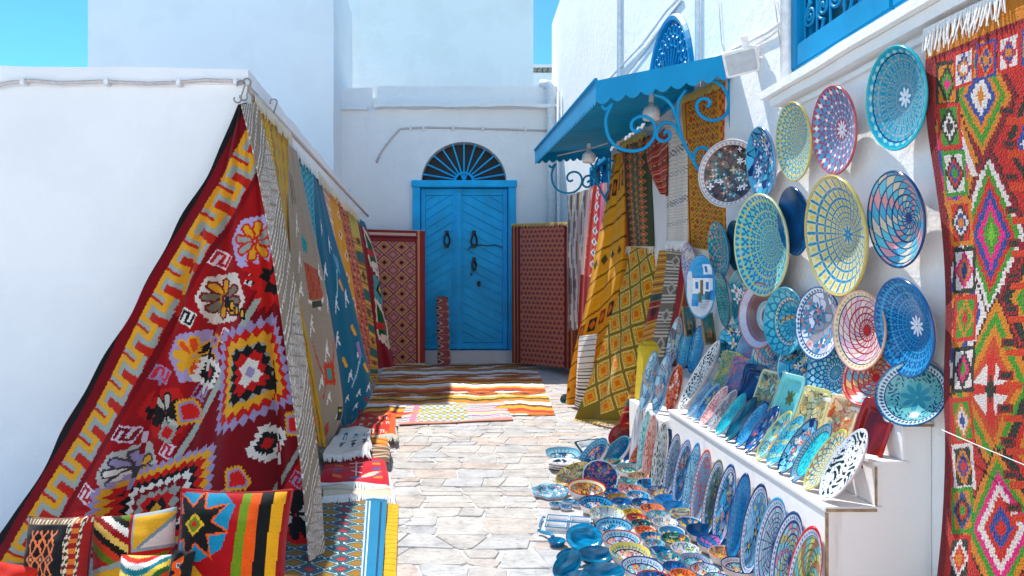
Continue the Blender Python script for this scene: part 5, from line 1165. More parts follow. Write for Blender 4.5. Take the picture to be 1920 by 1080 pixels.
for k, (a0, a1, c) in enumerate([(-300, 60, MR), (60, 112, OO), (112, 122, MR)]): W.where((tp >= a0) & (tp < a1), c)
for i, (c, cs) in enumerate([(WW, [BB, OO, WW]), (RR, [OO, BB, OO]), (WW, [RR, BB, OO]), (OO, [RR, KK])]):
    x = 1796+i*42; y = 118-0.35*(x-1745); W.poly([(x, y), (x+38, y-14), (x+40, y+56), (x+2, y+70)], BB if i % 2 else RR); W.poly([(x+4, y+4), (x+34, y-8), (x+36, y+50), (x+6, y+62)], c); 
    for k, d_ in enumerate(cs):
        f = 1-k/len(cs)*0.9; W.where(np.abs(np.round((W.X-(x+20))/4)*4)/(16*f) + np.abs(np.round((W.Y-(y+28))/4)*4)/(30*f) < 1, d_)
W.a *= np.array((0.90, 0.86, 0.86)); nv, nu = 480, 240; t = np.linspace(0, 1, nv+1)
edge_px = np.array([(1738, 66), (1742, 200), (1752, 330), (1762, 470), (1772, 620), (1776, 720), (1772, 800), (1762, 940), (1756, 1080), (1750, 1230)])
Ep = cr_interp(np.array([[PX(u, v, 1.60).y, PX(u, v, 1.60).z] for u, v in edge_px]), t)
sN = np.linspace(0, 1, nu+1)
zt = Ep[:, 1]; Y = Ep[:, 0][:, None]*(1-sN)[None] + 1.30*sN[None]
topz = 2.04 + 0.0*sN; botz = 0.02
Z = zt[:, None]*(1-sN)[None] + (2.04 - (2.04-botz)*t)[:, None]*sN[None]
Xo = 1.60 - 0.012*np.sin(9*sN)[None]*(0.3+t)[:, None] - 0.02*np.sin(4*t)[:, None]*sN[None] - 0.012*np.sin(14*t+5*sN[None].T.ravel()[0])[:, None]
P = np.stack([Xo + 0*Y, Y, Z], -1)
cen = (P[:-1, :-1]+P[1:, 1:])/2; uu = CU + F*1.60/cen[..., 1]; vv = CV + F*(H-cen[..., 2])/cen[..., 1]
uu = np.where(uu > 1950, 3900-uu, uu); uu = np.maximum(uu, 1722)
o = rug_obj('wall_rug', 'thick red, orange and green tribal rug hanging on the shop wall beside the plates', P, W, 'rugs hanging on the shop wall', mat=M['shag'], thick=0.025, tx=(uu, vv), size=(1.0, 2.0))
fringe('fringe', [P[0, i] + np.array([-0.012, 0, 0.02]) for i in list(range(0, 80, 4))], (-0.06, 0, -1), 56, 0.085, M['fringew'], o, 0.0028, 0.2)
fringe('fringe', [P[0, i] + np.array([-0.012, 0, 0.02]) for i in list(range(96, 240, 8))], (-0.06, 0, -1), 44, 0.085, M['fringew'], o, 0.0028, 0.2)
tag(tube('thin_wire', [PX(1766, 806, 1.575), PX(1840, 838, 1.56), PX(1960, 888, 1.55)], 0.0016, M['fringew'], None, 4), 'thin white wire stretched across the thick red wall rug', 'wire')

# ------------------------------------------------------------------ stepped white display stand
SX, SY0, SY1 = 1.28, 2.50, 4.36
T1, T2, T3 = 0.44, 0.60, 0.735
R2, R3 = 1.452, 1.545
std = empty('display_stand', 'white painted stepped stand with chipped edges carrying rows of dishes', 'stand'); std.location = (1.45, 3.4, 0)
g = -0.02
under(link('riser', bevel_mesh(mesh_py('riser', *join([box(SX, SX+0.02, SY0, SY0+0.62, g, T1), box(SX+0.0012, SX+0.02, SY0+0.623, SY0+1.24, g, T1), box(SX, SX+0.02, SY0+1.243, SY1, g, T1)])), 0.002), None, M['board']), std)
for nm, b in [('tread', (SX-0.008, R2+0.02, SY0-0.006, SY1, T1, T1+0.018)), ('riser', (R2, R2+0.018, SY0, SY1, T1+0.019, T2)), ('tread', (R2-0.006, R3+0.02, SY0-0.006, SY1, T2, T2+0.016)), ('riser', (R3, R3+0.016, SY0, SY1, T2+0.017, T3)), ('tread', (R3-0.008, WX-0.002, SY0-0.008, SY1, T3, T3+0.018))]:
    under(bevel_box(nm, b, M['board'], None, 0.0025), std)
prof = [(SX+0.021, g), (WX-0.003, g), (WX-0.003, T3-0.001), (R3+0.001, T3-0.001), (R3+0.001, T2-0.001), (R2+0.001, T2-0.001), (R2+0.001, T1-0.001), (SX+0.021, T1-0.001)]
for y in (SY0+0.004, SY1-0.03):
    n = len(prof); V = [(x, y, z) for x, z in prof] + [(x, y+0.02, z) for x, z in prof]
    Fs = [tuple(range(n)), tuple(range(2*n-1, n-1, -1))] + [(i, i+n, (i+1) % n+n, (i+1) % n) for i in range(n)]
    under(link('end_panel', mesh_py('end_panel', V, Fs), None, M['board']), std)
for b in [(SX-0.003, SX+0.006, SY0-0.004, SY0+0.003, 0.0, T1-0.004), (SX-0.004, R2, SY0-0.009, SY0-0.0065, T1+0.002, T1+0.012), (R2-0.002, R2+0.004, SY0-0.003, SY0+0.0035, T1+0.02, T2-0.004), (R3-0.004, WX-0.004, SY0-0.011, SY0-0.0085, T3+0.002, T3+0.011)]:
    under(link('worn_edge', mesh_py('worn_edge', *box(*b)), None, M['raw']), std)
low_st = empty('low_plinth', 'low white two-step plinth behind the stepped stand carrying upright dishes', 'plinth'); low_st.location = (1.5, 4.8, 0)
under(rough_box('lower_step', (1.24, 1.44, 4.40, 5.2, -0.05, 0.38), 0.15, 0.004, M['board']), low_st); under(rough_box('upper_step', (1.442, WX-0.004, 4.40, 5.2, -0.05, 0.62), 0.15, 0.004, M['board']), low_st)

# ------------------------------------------------------------------ glazed ceramics: every dish is turned, painted face by face, and set down
cW, cB, cN, cT, cTE, cR, cO, cY, cC, cG, cP, cL, cK, cGY, cBR, cV, cOC = (232, 232, 236), (14, 104, 186), (16, 46, 108), (30, 156, 196), (8, 84, 118), (204, 36, 36), (232, 104, 44), (232, 186, 50), (234, 222, 176), (66, 130, 60), (230, 130, 140), (130, 190, 224), (24, 26, 32), (160, 172, 196), (124, 84, 76), (164, 150, 196), (180, 130, 30)
def hsh(a, b): return (np.floor(a).astype(int)*7349 + np.floor(b).astype(int)*9151 + 13) % 101
def pick(cells, h): return np.array(cells, float)[h % len(cells)]
def p_net(th, r, o):
    N_, k, lw = o.get('n', 14), o.get('k', 4), o.get('lw', 0.09); u = N_*th/(2*np.pi) + k*np.log(r+0.12); w = N_*th/(2*np.pi) - k*np.log(r+0.12)
    fu, fw = u % 1, w % 1; c = pick(o['cells'], hsh(u % N_, w % N_) if not o.get('alt') else (np.floor(u)+0*np.floor(w)).astype(int)); e = np.minimum(np.minimum(fu, 1-fu), np.minimum(fw, 1-fw)) < lw; c[e] = o['line']
    return c
def p_swirl(th, r, o):
    N_, k, m = o.get('n', 18), o.get('k', 5), o.get('m', 7); u = N_*th/(2*np.pi) + k*r; w = m*r**0.9; fu, fw = u % 1, w % 1
    c = pick(o['cells'], (np.floor(u)+np.floor(w)*3).astype(int) if not o.get('rows') else np.floor(w).astype(int)); e = (np.minimum(fu, 1-fu)*2*np.pi*r/N_*m < o.get('lw', 0.10)) | (np.minimum(fw, 1-fw) < o.get('lw', 0.10)); c[e] = o['line']; return c
def p_cross(th, r, o):
    n_ = int(o.get('m', 7)*3.3); x, y = n_*th/(2*np.pi), n_/(2*np.pi)*np.log(r+0.05); px, py = (x % 1)*2-1, (y % 1)*2-1; ph = np.arctan2(py, px); rad = np.hypot(px, py)
    c = np.tile(np.array(o['base'], float), (*th.shape, 1)); q = o.get('q', 2); pet = rad < 1.12*np.abs(np.cos(q*ph+o.get('rot', math.pi/2 if q == 2 else 0.0)))**1.35
    c[pet] = o['line']; ctr = (np.abs(((x+0.5) % 1)-0.5)+np.abs(((y+0.5) % 1)-0.5)) < 0.22; c[ctr] = o.get('dot', o['line']); 
    if 'dot2' in o: c[pet & (rad > 0.25) & (rad < 0.75*np.abs(np.cos(q*ph+(math.pi/2 if q == 2 else 0)))**1.2)] = o['dot2']
    return c
def p_flow(th, r, o):
    R_ = np.random.default_rng(o.get('seed', 1)); x, y = r*np.cos(th), r*np.sin(th); c = np.tile(np.array(o['base'], float), (*th.shape, 1))
    ns = o.get('mosaic', 46); a_, q_ = R_.uniform(0, 2*np.pi, ns), np.sqrt(R_.uniform(0, 1.05, ns)); sx_, sy_ = q_*np.cos(a_), q_*np.sin(a_)
    D = np.sqrt((x[..., None]-sx_)**2 + (y[..., None]-sy_)**2); Ds = np.sort(D, -1)[..., :2]; own = D.argmin(-1)
    tone = R_.uniform(0.72, 1.22, ns); c = np.clip(c*tone[own][..., None], 0, 246)                # little painted cells
    c[(Ds[..., 1]-Ds[..., 0]) < 0.028] = o.get('vine', tuple(v*0.45 for v in o['base']))
    for _ in range(o.get('count', 22)):
        a, q = R_.uniform(0, 2*np.pi), np.sqrt(R_.uniform(0, 0.80)); fx, fy = q*np.cos(a), q*np.sin(a); s = o.get('size', 0.13)*R_.uniform(0.7, 1.3); d = np.hypot(x-fx, (y-fy)); ph = np.arctan2(y-fy, x-fx); n = R_.integers(4, 7)
        col = np.array(o['cells'][R_.integers(len(o['cells']))], float); c[d < s*(0.65+0.35*np.cos(n*ph))] = col; c[d < s*0.28] = o.get('dot', cY)
    return c
def p_script(th, r, o):
    x, y = r*np.cos(th)*o.get('sx', 1), r*np.sin(th)*o.get('sy', 1); c = np.tile(np.array(o['base'], float), (*th.shape, 1)); f = o.get('f', 13)
    v = np.sin(f*x+2.6*np.sin(f*0.8*y+1))*np.sin(f*0.9*y+2.2*np.sin(f*0.7*x)); c[(v > 0.30) | (np.abs(v+0.35) < 0.07)] = o['line']
    if 'c2' in o: c[(v > 0.30) & (np.sin(5*x+4*y) > 0.3)] = o['c2']
    if o.get('ring'): c[r < o['ring']] = o['base']
    return c
def p_plain(th, r, o):
    c = np.tile(np.array(o['base'], float), (*th.shape, 1)); x, y = r*np.cos(th), r*np.sin(th); v = np.sin(5*x+3*np.sin(4*y))*np.sin(6*y+x); return c*(1+0.16*v)[..., None]
def p_rings(th, r, o):
    cs = o['cells']; k = np.clip((r**0.9*len(cs)).astype(int), 0, len(cs)-1); c = np.array(cs, float)[k]; f = np.sin(60*r)*np.sin(50*th); c[(f > 0.5)] *= 0.86; return c
def p_scale(th, r, o):
    m, N_ = o.get('m', 8), o.get('n', 20); k = np.floor(r*m); fw = r*m-k; u = (N_*th/(2*np.pi) + 0.5*(k % 2)); fu = (u % 1)*2-1; d = np.hypot(fu, fw)
    c = pick(o['cells'], (k + (np.floor(u).astype(int) % N_)*o.get('mix', 0)).astype(int)); c[np.abs(d-0.92) < o.get('lw', 0.16)] = o['line']; return c
def p_star(th, r, o):
    n = o.get('n', 8); c = np.tile(np.array(o['base'], float), (*th.shape, 1)); 
    for k, (rr, col) in enumerate(o['stars']): c[r < rr*(0.55+0.45*np.abs(np.cos(n*th/2 + k*math.pi/2)))] = col
    return c
PAT = dict(net=p_net, swirl=p_swirl, cross=p_cross, flow=p_flow, script=p_script, plain=p_plain, rings=p_rings, scale=p_scale, star=p_star)
def paint_dish(th, r, o):
    c = PAT[o['pat']](th, r/o.get('inner', 0.92), o)
    if 'eye' in o:                                       # flower at the centre
        n, rr, col, base = o['eye']; c[r < rr*1.05] = base; c[(r < rr*(0.35+0.65*np.abs(np.cos(n*th/2)))) & (r > rr*0.10)] = col
    if 'band' in o:
        b0, b1, bc, dc, n = o['band']; m = (r > b0) & (r <= b1); c[m] = bc
        f = np.abs(((n*th/(2*np.pi)) % 1)-0.5)*2; g_ = np.abs((r-b0)/(b1-b0)-0.5)*2; c[m & (f+g_ < 0.75)] = dc; c[np.abs(r-b0) < 0.012] = o.get('bl', cN)
    c[r > o.get('rimr', 0.955)] = o.get('rim', cB)
    cool = (c[..., 2] > c[..., 0]+25)[..., None]; c = np.where(cool, c*np.array((0.86, 1.04, 0.95)), c)
    return lin(np.clip(c, 0, 255))
def dish_mesh(name, a, b, depth, o, nt=110, nr=30, shape='bowl', corner=0.0):
    """a x b half axes; the rim lies in z = 0 and the hollow below it; painted inside, glazed white or coloured outside"""
    rr = np.linspace(0, 1, nr+1); rr[0] = 0.004; th = np.linspace(0, 2*np.pi, nt+1)[:-1]
    if shape == 'bowl': z = -depth*(1-rr**2.3)
    elif shape == 'plate':
        q = np.clip((rr-0.50)/0.30, 0, 1); q = q*q*(3-2*q); z = -depth*(1-0.72*q-0.28*np.clip((rr-0.5)/0.5, 0, 1))
    elif shape == 'tray':
        q = np.clip((rr-0.66)/0.14, 0, 1); q = q*q*(3-2*q); z = -depth*(1-0.85*q-0.15*np.clip((rr-0.66)/0.34, 0, 1))
    else: z = -depth*(1-rr**3.2)
    if corner > 0:                                       # squared outline
        e = corner; cs, sn = np.cos(th), np.sin(th); m = (np.abs(cs)**e+np.abs(sn)**e)**(-1/e)
    else: m = np.ones_like(th)
    if o.get('wave'): m = m*(1+o['wave'][1]*np.cos(o['wave'][0]*th))
    X = rr[:, None]*(m*np.cos(th))[None]*a; Y = rr[:, None]*(m*np.sin(th))[None]*b; Z = np.repeat(z[:, None], nt, 1)
    if o.get('sag'): Z = Z + o['sag']*np.cos(2*th)[None]*rr[:, None]**2
    V = np.stack([X, Y, Z], -1).reshape(-1, 3); k = np.arange((nr+1)*nt).reshape(nr+1, nt); kn = np.roll(k, -1, 1)
    f = np.stack([k[:-1], k[1:], kn[1:], kn[:-1]], -1).reshape(-1, 4)
    TH, RR = np.meshgrid(th+np.pi/nt, (rr[:-1]+rr[1:])/2); C = paint_dish(TH, RR, o); C = C.reshape(-1, 3)
    tk = max(0.004, min(a, b)*0.05); foot = 0.5 if shape in ('bowl', 'long') else 0.6
    outp = [(1.0, 0.0), (1.0+tk/min(a, b)*0.5, -tk*0.5), (1.0, -tk*1.2), (o.get('o1', 0.955), -depth*0.36-tk), (o.get('o2', 0.85), -depth*0.75-tk), (foot, -depth-tk*1.1), (foot*0.96, -depth-tk*1.9), (0.0001, -depth-tk*1.6)]
    so = max(1, nt//48); ids = np.arange(0, nt, so); no = len(ids); V2 = []
    for q, zz in outp: 
        zo = zz if not o.get('sag') else zz + o['sag']*np.cos(2*th[ids])*min(q, 1)**2
        V2.append(np.stack([q*(m*np.cos(th))[ids]*a, q*(m*np.sin(th))[ids]*b, np.zeros(no)+zo], -1))
    V2 = np.concatenate(V2); k2 = len(V) + np.arange(len(outp)*no).reshape(len(outp), no); k2n = np.roll(k2, -1, 1)
    f2 = np.stack([k2[:-1], k2[1:], k2n[1:], k2n[:-1]], -1).reshape(-1, 4)
    oc = lin(o.get('out', (226, 216, 216))); C2 = np.tile(oc, (len(f2), 1)); C2[:no*2] = lin(o.get('rim', cB)); C2[no*5:no*7] = lin(o.get('out', (226, 200, 196)))
    if o.get('bands'):
        for q in o['bands']: C2[no*q:no*(q+1)] = lin(cN)
    return mesh_np(name, np.concatenate([V, V2]), [f, f2], True, [C, C2])
def frame(C, ex, n):
    n = Vector(n).normalized(); ex = Vector(ex); ex = (ex-n*ex.dot(n)).normalized(); ey = n.cross(ex)
    return Matrix(((ex.x, ey.x, n.x, C[0]), (ex.y, ey.y, n.y, C[1]), (ex.z, ey.z, n.z, C[2]), (0, 0, 0, 1)))
SEEN = {}
def dish(name, label, C, ex, n, a, b, depth, o, cat, group, shape='bowl', nt=110, nr=30, corner=0.0):
    ob = link(name, dish_mesh(name, a, b, depth, o, nt, nr, shape, corner), None, M['glaze']); ob.matrix_world = frame(C, ex, n)
    return tag(ob, label, cat, group)

# plates on the shop wall ------------------------------------------------------
GW = 'plates on the shop wall'
def wall_plate(u, v, hpx, o, label, x=1.585, n=(-1, 0.03, -0.10), asp=1.0, depth=0.042, shape='bowl', nt=300, nr=76, name='wall_plate', rot=0.0, cat='plate'):
    c = PX(u, v, x); r = hpx*c.y/F/2; depth = min(depth, r*0.5); x = min(x, WX - depth - r*0.09 - 0.014 - 0.10*r); c = PX(u, v, x); r = hpx*c.y/F/2; ex = (0.0, -math.sin(rot), math.cos(rot))
    o.setdefault('rimr', 0.968); o.setdefault('o1', 0.86); o.setdefault('o2', 0.68); o.setdefault('out', (206, 200, 200))
    return dish(name, label, c, ex, n, r, r*asp, min(depth, r*0.5), o, cat, GW, shape, nt, nr)
wall_plate(1675, 185, 190, dict(pat='cross', m=6.5, q=3, base=(30, 140, 180), line=(150, 158, 160), dot=(40, 120, 170), dot2=(110, 140, 160), rim=(30, 170, 190), eye=(8, 0.20, cW, (40, 130, 170)), band=(0.85, 0.955, (30, 140, 184), (170, 190, 200), 26)), 'large turquoise plate of grey petals with a white flower, topmost beside the red wall rug')
wall_plate(1560, 245, 163, dict(pat='cross', m=6, q=2, base=(110, 150, 200), line=(200, 56, 40), dot=cW, dot2=(60, 110, 180), rim=(184, 76, 82), eye=(10, 0.22, cW, (206, 60, 50))), 'red-rimmed plate of red crosses on blue with a white star')
wall_plate(1485, 266, 145, dict(pat='cross', m=7, q=2, base=(200, 198, 150), line=(70, 146, 186), dot=(206, 176, 70), rim=(200, 178, 84)), 'slim-looking yellow-rimmed plate of blue crosses between the red-rimmed plate and the flowered one')
wall_plate(1424, 305, 132, dict(pat='flow', base=(70, 150, 200), count=30, size=0.17, cells=[cY, cW, (20, 80, 160), (20, 80, 160), (120, 90, 150)], vine=cN, dot=cW, seed=4, rim=(110, 150, 196)), 'blue plate of swirling yellow and white leaves with a pale blue rim')
wall_plate(1365, 325, 126, dict(pat='flow', base=(96, 74, 70), count=60, size=0.11, mosaic=70, cells=[(60, 120, 140), (196, 150, 110), cW, (50, 80, 110), (150, 100, 80)], vine=(40, 34, 40), dot=(200, 190, 170), seed=9, rim=(210, 204, 200), band=(0.84, 0.96, (206, 200, 200), (160, 150, 160), 40), bl=cBR), 'brown plate thronged with small flowers inside a broad white rim, by the bracket', x=1.50, n=(-0.78, -0.62, -0.02), depth=0.04)
wall_plate(1560, 443, 225, dict(pat='cross', m=8.5, q=2, rot=0.0, base=(210, 202, 150), line=(30, 126, 186), dot=(214, 186, 80), rim=(192, 172, 90), eye=(8, 0.16, (40, 140, 200), (216, 208, 160))), 'largest plate on the wall, yellow with blue crosses', depth=0.065, nt=400, nr=110, x=1.57)
wall_plate(1675, 412, 180, dict(pat='swirl', n=16, k=5.5, m=7, cells=[(110, 180, 214), (216, 150, 150), (90, 160, 206), (206, 196, 176)], line=(24, 66, 130), rim=(24, 56, 110), lw=0.11), 'navy-rimmed plate of swirling blue net with pink squares', depth=0.055)
wall_plate(1485, 415, 128, dict(pat='plain', base=(12, 70, 126), rim=(14, 60, 110)), 'plain deep blue plate half hidden by the largest yellow plate', x=1.615, depth=0.06)
wall_plate(1422, 460, 190, dict(pat='cross', m=7.5, q=2, base=(150, 190, 190), line=(20, 120, 190), dot=(214, 196, 90), dot2=(30, 130, 190), rim=(206, 206, 150)), 'tall cream-rimmed plate of blue crosses on pale green, by the deep blue plate', x=1.555, n=(-1, -0.10, -0.06), depth=0.07)
wall_plate(1345, 470, 106, dict(pat='scale', m=8, n=20, cells=[(60, 150, 170), (196, 150, 140), (130, 176, 176)], line=(24, 100, 140), mix=1, rim=cT), 'turquoise-rimmed plate of tiny pink and green scales above the painted house plate', x=1.545)
wall_plate(1378, 462, 96, dict(pat='plain', base=(10, 62, 96), rim=(16, 90, 120)), 'dark teal plate peeping between the scaled plate and the pale green one', x=1.60)
wall_plate(1291, 500, 90, dict(pat='script', f=16, base=(196, 190, 206), line=(110, 120, 176), c2=cP, rim=(170, 160, 190)), 'pale lilac plate behind the painted house plate', x=1.56)
wall_plate(1354, 562, 104, dict(pat='script', f=26, base=(40, 100, 120), line=(110, 160, 170), rim=(20, 90, 120)), 'narrow dark teal speckled oval plate next to the painted house plate', x=1.545, asp=0.66)
wall_plate(1388, 566, 118, dict(pat='flow', base=(50, 140, 170), count=16, size=0.20, cells=[cW, cW, (214, 200, 190)], dot=(180, 110, 80), seed=3, rim=(140, 180, 200), vine=(20, 90, 130)), 'teal plate of large white flowers under the tall cream-rimmed plate', x=1.56)
wall_plate(1420, 592, 122, dict(pat='rings', cells=[(190, 186, 200), (120, 90, 96), (110, 84, 86), (196, 200, 214), (180, 186, 206), (124, 84, 96), (120, 90, 80), (136, 96, 110), (190, 190, 210)], rim=(206, 110, 100)), 'plate of broad brown and white rings with a pinkish rim', x=1.535, n=(-1, -0.2, 0.05), depth=0.06)
wall_plate(1467, 602, 126, dict(pat='scale', m=6, n=18, cells=[(70, 160, 200), (90, 176, 206)], line=(24, 110, 160), rim=(70, 160, 190), eye=(2, 0.01, cW, cW), band=(0.62, 0.70, (206, 200, 170), (40, 100, 150), 30)), 'turquoise scaled plate with a cream inner ring beside the ringed plate', x=1.54, n=(-1, -0.15, 0.05), depth=0.06)
wall_plate(1530, 606, 136, dict(pat='flow', base=(206, 204, 216), count=16, size=0.20, cells=[(60, 130, 190), (40, 110, 170), (216, 150, 140), (90, 150, 200)], vine=(120, 130, 170), dot=(200, 110, 100), seed=12, rim=(30, 90, 150), band=(0.85, 0.96, (206, 214, 226), (30, 90, 150), 44)), 'white plate of blue flowers with a dotted navy rim', x=1.545, n=(-1, -0.12, 0.05))
wall_plate(1607, 619, 150, dict(pat='swirl', n=20, k=6, m=6, cells=[(216, 190, 190), (222, 206, 196), (196, 170, 190)], line=(170, 40, 50), rim=(206, 150, 130), lw=0.10, eye=(6, 0.10, cR, (190, 60, 60)), band=(0.86, 0.96, (214, 204, 160), (190, 150, 120), 40)), 'white plate of red swirling net with a cream dotted rim', x=1.545, n=(-1, -0.1, 0.04))
wall_plate(1690, 614, 184, dict(pat='cross', m=8.5, q=2, base=(40, 130, 196), line=(12, 70, 140), dot=(60, 150, 206), rim=(14, 84, 150), eye=(10, 0.22, cW, (30, 110, 180))), 'deep blue plate of navy lattice with a white star, lowest beside the wall rug', x=1.555, depth=0.055, nt=380, nr=100)
wall_plate(1706, 736, 128, dict(pat='script', f=22, base=(120, 170, 186), line=(20, 70, 110), rim=(20, 80, 150), ring=0.0, band=(0.80, 0.95, (196, 206, 210), (30, 80, 130), 50), eye=(8, 0.45, (60, 130, 160), (110, 160, 176))), 'navy and grey patterned plate leaning at the end of the top step', x=1.585, n=(-0.8, -0.45, 0.42), depth=0.05)
wall_plate(1626, 702, 120, dict(pat='swirl', n=18, k=5, m=6, cells=[(120, 170, 196), (214, 180, 120), (206, 110, 80), (206, 200, 200)], line=(190, 40, 40), rim=(206, 60, 60), lw=0.13), 'red-netted plate leaning on the top step below the white and red plate', x=1.60, n=(-0.9, -0.2, 0.35))
wall_plate(1552, 694, 110, dict(pat='scale', m=7, n=20, cells=[(190, 200, 216), (110, 170, 206)], line=(24, 80, 150), rim=(50, 130, 180), lw=0.2), 'blue plate of white scales on the top step behind the trays', x=1.60, n=(-0.9, -0.2, 0.3))
wall_plate(1494, 684, 100, dict(pat='flow', base=(70, 150, 196), count=26, size=0.14, cells=[(216, 200, 170), (190, 70, 50), (20, 80, 140), cW], vine=cN, seed=21, rim=(190, 210, 226)), 'pale-rimmed blue plate crowded with small red and cream flowers', x=1.59, n=(-0.9, -0.25, 0.25))
wall_plate(1441, 668, 96, dict(pat='swirl', n=18, k=4, m=7, cells=[(80, 160, 200), (206, 150, 150), (196, 196, 180)], line=(20, 90, 150), rim=cT), 'blue plate of pink and cream squares below the turquoise scaled plate', x=1.585, n=(-0.9, -0.25, 0.25))
wall_plate(1478, 632, 92, dict(pat='scale', m=6, n=16, cells=[(60, 150, 190), (196, 150, 90)], line=(20, 80, 120), rim=cT), 'teal and amber scaled plate tucked behind the white flowered plate', x=1.615, n=(-0.95, -0.2, 0.1))
wall_plate(1402, 660, 84, dict(pat='script', f=18, base=(120, 130, 190), line=(70, 150, 196), c2=(206, 120, 140), rim=(150, 150, 196)), 'violet speckled oval plate at the back of the top step', x=1.575, n=(-0.9, -0.25, 0.2), asp=0.8)
wall_plate(1369, 644, 72, dict(pat='flow', base=(50, 150, 196), count=9, size=0.26, cells=[(200, 50, 60), cW, (20, 70, 120)], seed=31, rim=(40, 120, 170)), 'small blue plate with a red crescent figure at the far end of the top step', x=1.565, n=(-0.9, -0.3, 0.2))
# the plate painted with a white house
hp = dict(pat='plain', base=(24, 150, 206), rim=(70, 150, 200), rimr=0.96)
ob = wall_plate(1313, 538, 118, hp, 'upright oval plate painted with a white house, stairs and a blue sky', x=1.48, n=(-0.75, -0.66, 0.0), asp=0.52, depth=0.02, shape='plate')
def house_paint(ob, nt=300, nr=76):
    me = ob.data; n = nt*nr; th = np.linspace(0, 2*np.pi, nt+1)[:-1]+np.pi/nt; rr = np.linspace(0, 1, nr+1); rr = (rr[:-1]+rr[1:])/2; TH, RR = np.meshgrid(th, rr)
    Y_ = -(RR*np.cos(TH)); X_ = (RR*np.sin(TH))                 # Y_ runs down the plate, X_ across it
    c = lin(np.zeros((*TH.shape, 3))+np.array((24, 150, 206)))
    def bxp(x0, x1, y0, y1, col): c[(X_ > x0) & (X_ < x1) & (Y_ > y0) & (Y_ < y1)] = lin(col)
    bxp(-0.75, -0.1, -0.72, -0.40, (226, 230, 236)); bxp(-0.42, -0.22, -0.66, -0.46, (30, 120, 190)); bxp(-0.8, 0.6, -0.34, 0.22, (226, 230, 236)); bxp(-0.9, 0.6, -0.36, -0.28, (40, 120, 190)); bxp(0.6, 0.9, -0.5, 0.5, (206, 214, 220))
    bxp(-0.45, -0.25, -0.16, 0.08, (30, 110, 180)); bxp(0.25, 0.45, -0.16, 0.06, (30, 110, 180)); bxp(-0.08, 0.12, -0.22, 0.30, (120, 80, 50)); bxp(-0.6, -0.2, 0.14, 0.42, (40, 90, 110)); bxp(-0.95, 0.9, 0.42, 1.0, (206, 206, 210))
    for k in range(6): bxp(-0.6+k*0.04, 0.1, 0.40+k*0.05, 0.42+k*0.05, (150, 150, 160))
    bxp(0.02, 0.24, 0.18, 0.50, (90, 100, 30)); bxp(0.22, 0.6, 0.42, 0.62, (20, 130, 200)); bxp(-1, -0.55, 0.10, 0.30, (40, 130, 200))
    c[RR > 0.95] = lin((80, 150, 196)); at = me.attributes['Col']; buf = np.zeros(len(me.polygons)*4, np.float32); at.data.foreach_get('color', buf); buf = buf.reshape(-1, 4); buf[:n, :3] = c.reshape(-1, 3); at.data.foreach_set('color', buf.ravel())
house_paint(ob)
# two small framed pictures
def framed(u, v, y, w, h, label, cols, yaw):
    e = empty('framed_picture', label, 'picture', 'small framed pictures behind the dishes'); c = PY(u, v, y); e.location = c; e.rotation_euler = (math.radians(-8), 0, math.radians(yaw))
    fm = join([box(-w/2, w/2, 0, 0.014, -h/2, -h/2+0.012), box(-w/2, w/2, 0, 0.014, h/2-0.012, h/2), box(-w/2, -w/2+0.012, 0.001, 0.013, -h/2+0.012, h/2-0.012), box(w/2-0.012, w/2, 0.001, 0.013, -h/2+0.012, h/2-0.012)])
    link('frame', mesh_py('frame', *fm), e, M['raw'])
    n = 24; Lm = Loom(n, n+8, 0, 0, 100, 140, cols[0]); Lm.rect(0, 90, 100, 140, cols[1]); Lm.dia(40, 80, 14, 40, cols[2]); Lm.dia(70, 90, 10, 30, cols[3]); Lm.rect(20, 100, 80, 112, cols[2])
    P = np.array([[(-w/2+0.012+(w-0.024)*i/n, 0.006, h/2-0.012-(h-0.024)*j/(n+8)) for i in range(n+1)] for j in range(n+9)]); ss, tt = np.meshgrid((np.arange(n)+.5)/n*100, (np.arange(n+8)+.5)/(n+8)*140)
    cloth('canvas', P, Lm.sample(ss, tt), e, M['glaze'], 0.003)
framed(1294, 602, 4.72, 0.13, 0.20, 'small teal painting of minarets behind the blue oval dishes', [(30, 120, 130), (50, 90, 80), (190, 140, 80), (200, 170, 120)], 40)
framed(1330, 616, 4.55, 0.14, 0.20, 'small green-teal painting of towers beside the first little picture', [(30, 140, 140), (70, 80, 50), (170, 110, 60), (200, 150, 90)], 42)

